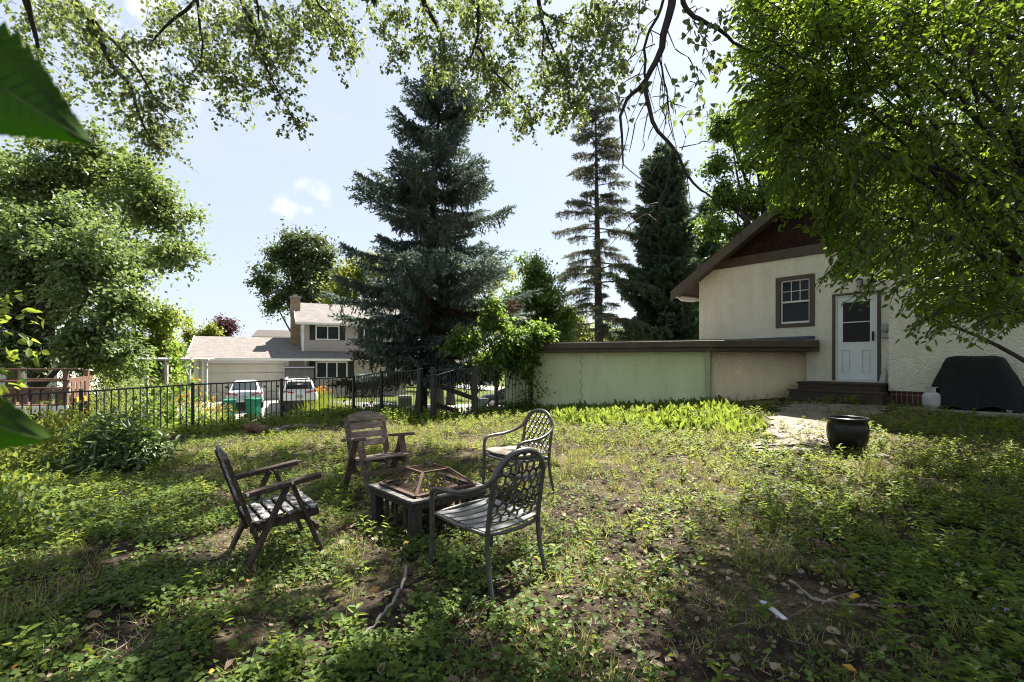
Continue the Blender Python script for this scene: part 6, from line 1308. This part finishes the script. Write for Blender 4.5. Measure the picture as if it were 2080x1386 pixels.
for i, (px, Y, n, h, sp, lab, pet) in enumerate(((665, 24.5, 700, 1.1, .55, 'tall grassy daylily clump right of the white car', None), (700, 24.0, 700, 1.0, .55, 'grassy daylily clump nearest the spruce, behind the dense pickets', None), (640, 27.5, 500, 1.0, .5, 'daylily clump in front of the house windows, beside the storage cabinet', M['orange']), (430, 22.0, 500, 1.0, .45, 'daylily clump with orange flowers left of the silver sedan', M['orange']), (395, 18, 700, .9, .5, 'bright grassy clump beyond the fence left of the green bins', None), (770, 25, 500, .7, .6, 'low grassy clump under the lowest spruce boughs', None))): blade_clump('daylily', px, Y, n, h, sp, M['bright' if i == 4 else 'weed'], lab, 110 + i, pet)
# leafy young tree at the gate
b = ground_at(1010, 13.6); tree('mulberry_shrub', b, P(1000, 640, 13.6), .045, [(985, 610, 13.6, 22, 26, 1.2), (1000, 650, 13.6, 42, 30), (960, 690, 13.5, 48, 26), (1030, 690, 13.6, 60, 36), (1090, 690, 13.7, 45, 34), (1000, 735, 13.5, 60, 24), (1070, 740, 13.8, 40, 26), (925, 700, 13.4, 22, 16), (1110, 670, 13.8, 24, 16)], M['mulberry'], 6200, .125, 'bright leafy mulberry shrub beside the gate and the green garage wall', .17, 12, 26, T=T_LEAF, wr=.62, seed=23, cat='shrub', limb_r=.5, limb_z0=.2)
b = Vector((.75, 13.7, Hf(.75, 13.7))); shrub('climbing_vine', (.55, 13.95), (.35, .22, 1.3), 240, .10, M['weed'], 'straggly vine climbing the fence end at the green garage wall', 121, wr=.6, clump=.14, per=5)
# ---- lily of the valley bed
def lily_bed():
    r_ = np.random.default_rng(131); n = 1750; u = r_.random(n); v = r_.random(n)
    a = np.array([(.9, 13.7), (5.15, 11.75), (4.0, 8.0), (1.2, 10.6)]); p = (a[0] * (1 - u)[:, None] + a[1] * u[:, None]) * (1 - v)[:, None] + (a[3] * (1 - u)[:, None] + a[2] * u[:, None]) * v[:, None]
    p = p + r_.normal(size=(n, 2)) * .10; k = r_.random(n) < (.55 + .75 * noise2(p[:, 0], p[:, 1], 2.6, 22) + .2 * (u > .5)); p = p[k]; n = len(p)
    p = np.repeat(p, 2, 0) + r_.normal(size=(2 * n, 2)) * .02; n *= 2; z = H(p[:, 0], p[:, 1])
    pos = np.stack([p[:, 0], p[:, 1], z], 1); ax = r_.normal(size=(n, 3)) * .55 + np.array([0, 0, 1.0]); ln = r_.uniform(.10, .26, n)
    Batch().put(T_LILY, pos, ax, r_.normal(size=(n, 3)), ln, ln * .40).build('lily_bed', M['lily'], None, kind='stuff')
lily_bed()
# ---- the sapling right beside the camera: two big out of focus leaves
def near_sapling():
    base = Vector((-.56, .40, Hf(-.56, .40))); root = empty('near_sapling', base, 0, 'blurred dark serrated leaves hanging close to the camera at the left edge', 'sapling')
    def leaf(b_, t_, wide, n_teeth, depth, nm='leaf'):
        A = P(*b_); B = P(*t_); ax = B - A; l = ax.length; ax.normalize(); sd = Vector((0, .25, 1)).cross(Vector((0, 1, 0))); view = ((A + B) / 2 - Vector((0, 0, EYE))).normalized(); sd = ax.cross(Vector((0, 1, 0))).normalized(); nn = sd.cross(ax); m_ = n_teeth * 4; V = []; Fs = []
        for i in range(m_ + 1):
            t = i / m_; w = wide * l * min(1, (1 - t) / .62) ** .95 * min(1, t / .25) ** .5; sw = ((t * n_teeth) % 1); w = w * (1 - depth * sw * (.55 + .9 * abs(math.sin(int(t * n_teeth) * 2.7)))) if 0 < i < m_ else .0004
            c = A + ax * (l * t) + nn * (.006 * math.sin(3 * t)); 
            for s_ in (-1, -.5, 0, .5, 1): V.append(c + sd * (w * s_) + nn * (.006 * s_ * s_) + ax * (depth * sw * .02 * abs(s_)))
        for i in range(m_):
            for j in range(4): a = i * 5 + j; Fs.append((a, a + 1, a + 6, a + 5))
        q = MB().add([v - base for v in V], Fs); o = q.build(nm, M['near_leaf'], root); s_ = o.modifiers.new('thick', 'SOLIDIFY'); s_.thickness = .0006
        vq = MB(); vq.tube([A - base, (A + B) / 2 + nn * .0062 - base, B - base], [.0011, .0008, .0002], 5)
        for i in range(2, 11):
            t = i / 13; w = wide * l * min(1, (1 - t) / .62) * .9; c = A + ax * (l * t) + nn * (.006 * math.sin(3 * t))
            for s__ in (-1, 1): vq.tube([c - base, c + sd * (w * s__ * .5) + ax * w * .35 + nn * .0016 - base, c + sd * (w * s__ * .92) + ax * w * .75 + nn * .005 - base], [.0006, .0004, .0001], 4)
        vq.build('vein', M['lily'], o); return A
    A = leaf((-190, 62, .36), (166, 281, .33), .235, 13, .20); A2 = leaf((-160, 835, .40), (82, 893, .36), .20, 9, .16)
    q = MB(); tp_ = base + Vector((-.02, .0, 1.9)); q.tube([Vector((0, 0, -.05)), Vector((-.02, .01, .9)), tp_ - base], [.010, .008, .004], 8); q.tube([Vector((-.015, .0, 1.72)), A - base], [.003, .002], 6); q.tube([Vector((-.02, .01, 1.36)), A2 - base], [.003, .002], 6); q.build('stem', M['dark_bark'], root, smooth=True)
near_sapling()
def edge_shrub():
    r_ = np.random.default_rng(141); base = Vector((-2.75, 2.35, Hf(-2.75, 2.35))); root = empty('edge_shrub', base, 0, 'light green leafy twigs reaching in at the left edge of the picture', 'shrub'); tw = MB(); lv = Batch()
    for (x0, y0, x1, y1) in ((-60, 640, 95, 650), (-60, 660, 75, 690), (-60, 600, 30, 615), (-60, 700, 65, 730), (-50, 760, 30, 745), (-60, 800, 15, 815), (-60, 830, 20, 850), (-60, 690, 60, 625), (-50, 720, 90, 715), (-60, 850, 10, 880), (-60, 640, 40, 600), (-60, 790, 45, 770)):
        a, e = P(x0, y0, 2.35), P(x1, y1, 2.3 + r_.normal() * .08); c = (a + e) / 2 + Vector((0, 0, .03)); tw.tube(bez(a, c, e, 5), [.004, .0035, .003, .002, .001], 4); tw.tube(bez(base + Vector((0, 0, .02)), base * .5 + a * .5 + Vector((-.1, 0, .1)), a, 5), [.008, .007, .006, .005, .004], 4, caps=False)
        k = 11; t = np.linspace(.1, 1, k); pts = np.array(a)[None] * (1 - t)[:, None] + np.array(e)[None] * t[:, None] + r_.normal(size=(k, 3)) * .012
        lv.put(T_LEAF, pts, r_.normal(size=(k, 3)) * .6 + np.array([.5, 0, -.1]), r_.normal(size=(k, 3)) * .6 + np.array([0, -.3, .8]), r_.uniform(.035, .058, k), r_.uniform(.022, .034, k))
    tw.shift(-base); tw.build('stem', M['dark_bark'], root); lv.build('foliage', M['bright'], root, rel=base)
edge_shrub()
# ------------------------------------------------------------------ what grows and lies on the ground
def bare(x, y):
    """1 on bare soil, 0 elsewhere"""
    e = lambda cx, cy, rx, ry: np.exp(-(((x - cx) / rx) ** 2 + ((y - cy) / ry) ** 2) ** 2)
    b = e(1.75, 2.95, .62, .42) + .75 * e(.75, 2.45, .55, .55) + .5 * e(.45, 3.6, .5, .5) + .6 * e(-4.5, 10.2, 1.6, .6) + .5 * e(-.8, 4.4, .6, .5) + .6 * e(5.6, 10.9, 1.0, .5) + .55 * e(1.3, 3.7, .6, .5)
    return np.clip(b, 0, 1)
pathpoly = pl + pr[::-1]
def on_path(x, y): return inside(pathpoly, x, y)
def field(n, y0, y1, pw, r_, spread=1.16, extra=.9):
    y = (r_.random(n) * (y1 ** pw - y0 ** pw) + y0 ** pw) ** (1 / pw); x = r_.uniform(-1, 1, n) * (spread * y + extra)
    b = y - np.interp(x, FX, FY); k = (b < .35)
    sx = (x - HB[0]) * .612 - (y - HB[1]) * .791; o = -((x - HB[0]) * .791 + (y - HB[1]) * .612); k &= ~((o < 1.32) & (sx > .45)); k &= ~((o < .85) & (sx > -1.1))
    t = ((x - A0.x) * (B0.x - A0.x) + (y - A0.y) * (B0.y - A0.y)) / ((B0 - A0).length ** 2); k &= ~((t > -.1) & ((x - A0.x) * nb.x + (y - A0.y) * nb.y > -.05))
    return x[k], y[k]
def ivy_density(x, y):
    d = .95 * sm(-x, -.75, .35) * (1 - sm(y, 3.3, 4.6)) + .85 * sm(-x, 1.2, 2.6) * (1 - sm(y, 4.8, 7.5)) + .60 * sm(x, 1.6, 2.8) * (1 - sm(y, 4.2, 7)) + .42 * sm(-x, 3.5, 6) + .16
    return np.clip(d, 0, 1) * np.clip(.52 + .55 * noise2(x, y, 1.7, 31) + .55 * noise2(x, y, 5, 32), 0.02, 1) * (1 - bare(x, y))
def ivy():
    r_ = np.random.default_rng(201); x, y = field(430000, 1.6, 10.5, 1.1, r_); k = r_.random(len(x)) < ivy_density(x, y) * (1 - .8 * on_path(x, y)); x, y = x[k], y[k]; n = len(x)
    hgt = r_.random(n) ** 1.2 * (.06 + .09 * np.clip(noise2(x, y, 2.2, 33), 0, 1)) + .012; pos = np.stack([x, y, H(x, y) + hgt], 1)
    ax = np.stack([r_.normal(size=n), r_.normal(size=n), r_.normal(size=n) * .25], 1); nr = r_.normal(size=(n, 3)) * .38 + np.array([0, 0, 1.0]); s = r_.uniform(.016, .037, n) * (1 + .35 * (r_.random(n) < .10))
    Batch().put(T_HEART, pos, ax, nr, s, s * 1.05).build('ground_ivy', M['charlie'], None, kind='stuff'); print('ivy', n)
ivy()
def blades(name, m, n_t, per, y0, y1, pw, dens, h0, h1, w, lean, seed, sp=.035):
    r_ = np.random.default_rng(seed); x, y = field(n_t, y0, y1, pw, r_); k = r_.random(len(x)) < dens(x, y) * (1 - .75 * on_path(x, y)); x, y = x[k], y[k]; n = len(x)
    i = np.repeat(np.arange(n), per); X = x[i] + r_.normal(size=len(i)) * sp; Y = y[i] + r_.normal(size=len(i)) * sp; ts = (r_.uniform(.6, 1.3, n) * (.75 + .6 * np.clip(noise2(x, y, 3.2, seed), -.5, 1)))[i]
    ax = np.stack([r_.normal(size=len(i)) * lean + r_.normal(size=n)[i] * lean * .5, r_.normal(size=len(i)) * lean + r_.normal(size=n)[i] * lean * .5, np.ones(len(i))], 1)
    Batch().put(T_BLADE, np.stack([X, Y, H(X, Y) - .004], 1), ax, rvec(len(i), r_), r_.uniform(h0, h1, len(i)) * ts, w * r_.uniform(.7, 1.3, len(i)) * (1 + .07 * Y)).build(name, m, None, kind='stuff'); print(name, len(i))
def g_dens(x, y): return np.clip(.08 + .55 * noise2(x, y, 1.5, 41) + .75 * noise2(x, y, 4.5, 44) + .32 * sm(y, 4.2, 6.5) * sm(x, -4, -1.5) * (1 - sm(x, 3, 6)) + .25 * sm(y, 6, 9), .03, 1) * (1 - .9 * bare(x, y))
blades('lawn_grass', M['grass'], 21000, 15, 1.7, 13.6, 1.3, g_dens, .05, .15, .0045, .42, 211, .028)
def s_dens(x, y): return np.clip(.15 + .6 * noise2(x, y, 1.2, 43) + .35 * noise2(x, y, 5, 45) + .38 * sm(y, 3.2, 6) * (1 - sm(x, 2.5, 5)) , .02, 1) * (1 - .92 * bare(x, y))
blades('dry_grass', M['straw'], 14000, 10, 1.7, 12.5, 1.35, s_dens, .05, .12, .0036, 1.1, 212, .05)
def weeds():
    r_ = np.random.default_rng(221); b = Batch(); q = MB()
    x, y = field(13500, 1.7, 12.8, 1.4, r_); d = np.clip(.22 + .5 * noise2(x, y, 1.1, 51) + .5 * noise2(x, y, 4, 52) + .75 * sm(x, 1.6, 2.8) * (1 - sm(y, 7, 9.5)) + .3 * sm(y, 9.5, 11.5), .05, 1) * (1 - .85 * bare(x, y)); k = r_.random(len(x)) < d * (1 - .8 * on_path(x, y)); x, y = x[k], y[k]; n = len(x)
    h = r_.uniform(.05, .17, n) * (1 + .25 * sm(y, 9, 11)); per = 11; i = np.repeat(np.arange(n), per); t = np.tile(np.linspace(.25, 1, per), n); th = np.tile(np.arange(per) * 2.4, n) + r_.uniform(0, 6.28, n)[i]
    lx = r_.normal(size=n)[i] * .25 * t * h[i]; ly = r_.normal(size=n)[i] * .25 * t * h[i]
    pos = np.stack([x[i] + lx, y[i] + ly, H(x[i], y[i]) + h[i] * t], 1); ax = np.stack([np.cos(th), np.sin(th), .25 + .5 * t - r_.random(len(i)) * .5], 1); s = np.clip(h[i] * .55, .03, .085) * (1.15 - .55 * t) * r_.uniform(.7, 1.2, len(i))
    b.put(T_LEAF, pos, ax, np.array([0, 0, 1.0]) + r_.normal(size=(len(i), 3)) * .3, s, s * r_.uniform(.32, .55, n)[i])
    st = np.stack([x, y, H(x, y)], 1); b.put(T_BLADE, st, np.stack([lx[per - 1::per], ly[per - 1::per], h], 1), rvec(n, r_), h, .004)
    b.build('weeds', M['weed'], None, kind='stuff'); print('weeds', n)
weeds()
def fence_weeds():
    r_ = np.random.default_rng(231); n = 1500; t = r_.random(n); X = r_.uniform(-9.6, 1.0, n); Y = np.interp(X, FX, FY) + r_.normal(size=n) * .38 - .10; h = r_.uniform(.07, .30, n) * (.6 + .6 * (np.abs(noise2(X, Y, 1.1, 61))))
    per = 12; i = np.repeat(np.arange(n), per); t = np.tile(np.linspace(.15, 1, per), n); th = np.tile(np.arange(per) * 2.4, n) + r_.uniform(0, 6.28, n)[i]
    pos = np.stack([X[i] + r_.normal(size=len(i)) * .03, Y[i] + r_.normal(size=len(i)) * .03, H(X[i], Y[i]) + h[i] * t], 1); ax = np.stack([np.cos(th), np.sin(th), r_.uniform(-.4, .5, len(i))], 1); s = r_.uniform(.035, .085, len(i))
    b = Batch().put(T_LEAF, pos, ax, np.array([0, 0, 1.0]) + r_.normal(size=(len(i), 3)) * .4, s, s * .6); b.put(T_BLADE, np.stack([X, Y, H(X, Y)], 1), r_.normal(size=(n, 3)) * .15 + np.array([0, 0, 1]), rvec(n, r_), h, .008)
    b.build('fence_weeds', M['bright'], None, kind='stuff')
    # slope and lawn beyond the fence
    n = 26000; Y = r_.uniform(8, 24, n); X = r_.uniform(-1.12, .1, n) * Y; bb = Y - np.interp(X, FX, FY); k = (bb > .3) & (Y < 21.5 + 0 * X) & (r_.random(n) < .55 + .45 * noise2(X, Y, .6, 62)); X, Y = X[k], Y[k]; n = len(X); pos = np.stack([X, Y, H(X, Y)], 1); h = r_.uniform(.10, .32, n)
    Batch().put(T_BLADE, pos, r_.normal(size=(n, 3)) * .4 + np.array([0, 0, 1]), rvec(n, r_), h, .022).put(T_LEAF, pos + np.stack([0 * h, 0 * h, h * .7], 1), rvec(n, r_) + np.array([0, 0, .3]), np.array([0, 0, 1.0]) + r_.normal(size=(n, 3)) * .4, .10, .06).build('slope_plants', M['weed'], None, kind='stuff')
fence_weeds()
def litter():
    r_ = np.random.default_rng(241); x, y = field(15000, 1.7, 12, 1.25, r_); d = np.clip(.16 + .28 * noise2(x, y, 1.4, 71) + .22 * bare(x, y) + .30 * sm(x, -.5, 1) * (1 - sm(y, 4.5, 6)), .03, 1); k = r_.random(len(x)) < d; x, y = x[k], y[k]; n = len(x)
    pos = np.stack([x, y, H(x, y) + r_.uniform(.008, .045, n)], 1); ax = np.stack([r_.normal(size=n), r_.normal(size=n), r_.normal(size=n) * .25], 1); nr = r_.normal(size=(n, 3)) * .45 + np.array([0, 0, 1.0]); s = r_.uniform(.025, .075, n)
    T_CURL = tpl([(0, 0, .05), (.35, .15, .16), (.5, .5, .28), (.3, .85, .14), (0, 1, .06), (-.32, .8, .20), (-.46, .5, .16), (-.30, .15, .24), (0, .5, -.04)], [(0, 1, 2, 8), (8, 2, 3, 4), (0, 8, 6, 7), (8, 4, 5, 6)])
    yl = r_.random(n) < .035
    Batch().put(T_CURL, pos[~yl], ax[~yl], nr[~yl], s[~yl], s[~yl] * r_.uniform(.45, .85, (~yl).sum())).build('leaf_litter', M['dead_leaf'], None, kind='stuff')
    Batch().put(T_CURL, pos[yl] + np.array([0, 0, .02]), ax[yl], nr[yl], s[yl] * .85, s[yl] * .6).build('yellow_leaf_litter', M['yellow_leaf'], None, kind='stuff')
    q = MB(); x, y = field(420, 1.8, 8, 1.2, r_)
    for a, b in zip(x, y):
        l = r_.uniform(.06, .28); th = r_.uniform(0, 6.28); dx, dy = math.cos(th) * l, math.sin(th) * l; m_ = (a + dx * .5 + r_.normal() * .02, b + dy * .5 + r_.normal() * .02); q.tube([(a, b, Hf(a, b) + .012), (m_[0], m_[1], Hf(*m_) + .03), (a + dx, b + dy, Hf(a + dx, b + dy) + .018)], [.0035, .003, .0015], 4)
    o = q.build('twig_litter', M['stick'], None); o['kind'] = 'stuff'
    # crumbs of mulch on the bare soil
    x, y = field(40000, 1.7, 6, 1.2, r_); k = r_.random(len(x)) < .12 + .8 * bare(x, y); x, y = x[k], y[k]; n = len(x); pos = np.stack([x, y, H(x, y) + r_.uniform(.003, .02, n)], 1); s = r_.uniform(.005, .018, n)
    Batch().put(T_QUAD, pos, r_.normal(size=(n, 3)) * np.array([1, 1, .3]), r_.normal(size=(n, 3)) * .5 + np.array([0, 0, 1]), s, s * .5).build('mulch_crumbs', M['dead_leaf'], None, kind='stuff')
    # a few violet blossoms
    n = 26; cx = r_.choice([-4.2, -3.9, 2.6, 3.1, 2.9], n) + r_.normal(size=n) * .35; cyy = np.where(cx < 0, 4.0, 2.9) + r_.normal(size=n) * .4; pos = np.stack([cx, cyy, H(cx, cyy) + r_.uniform(.05, .2, n)], 1); i = np.repeat(np.arange(n), 4)
    Batch().put(T_LEAF, pos[i], rvec(len(i), r_), rvec(len(i), r_), .02, .014).build('violet_blossoms', M['violet'], None, kind='stuff')
litter()
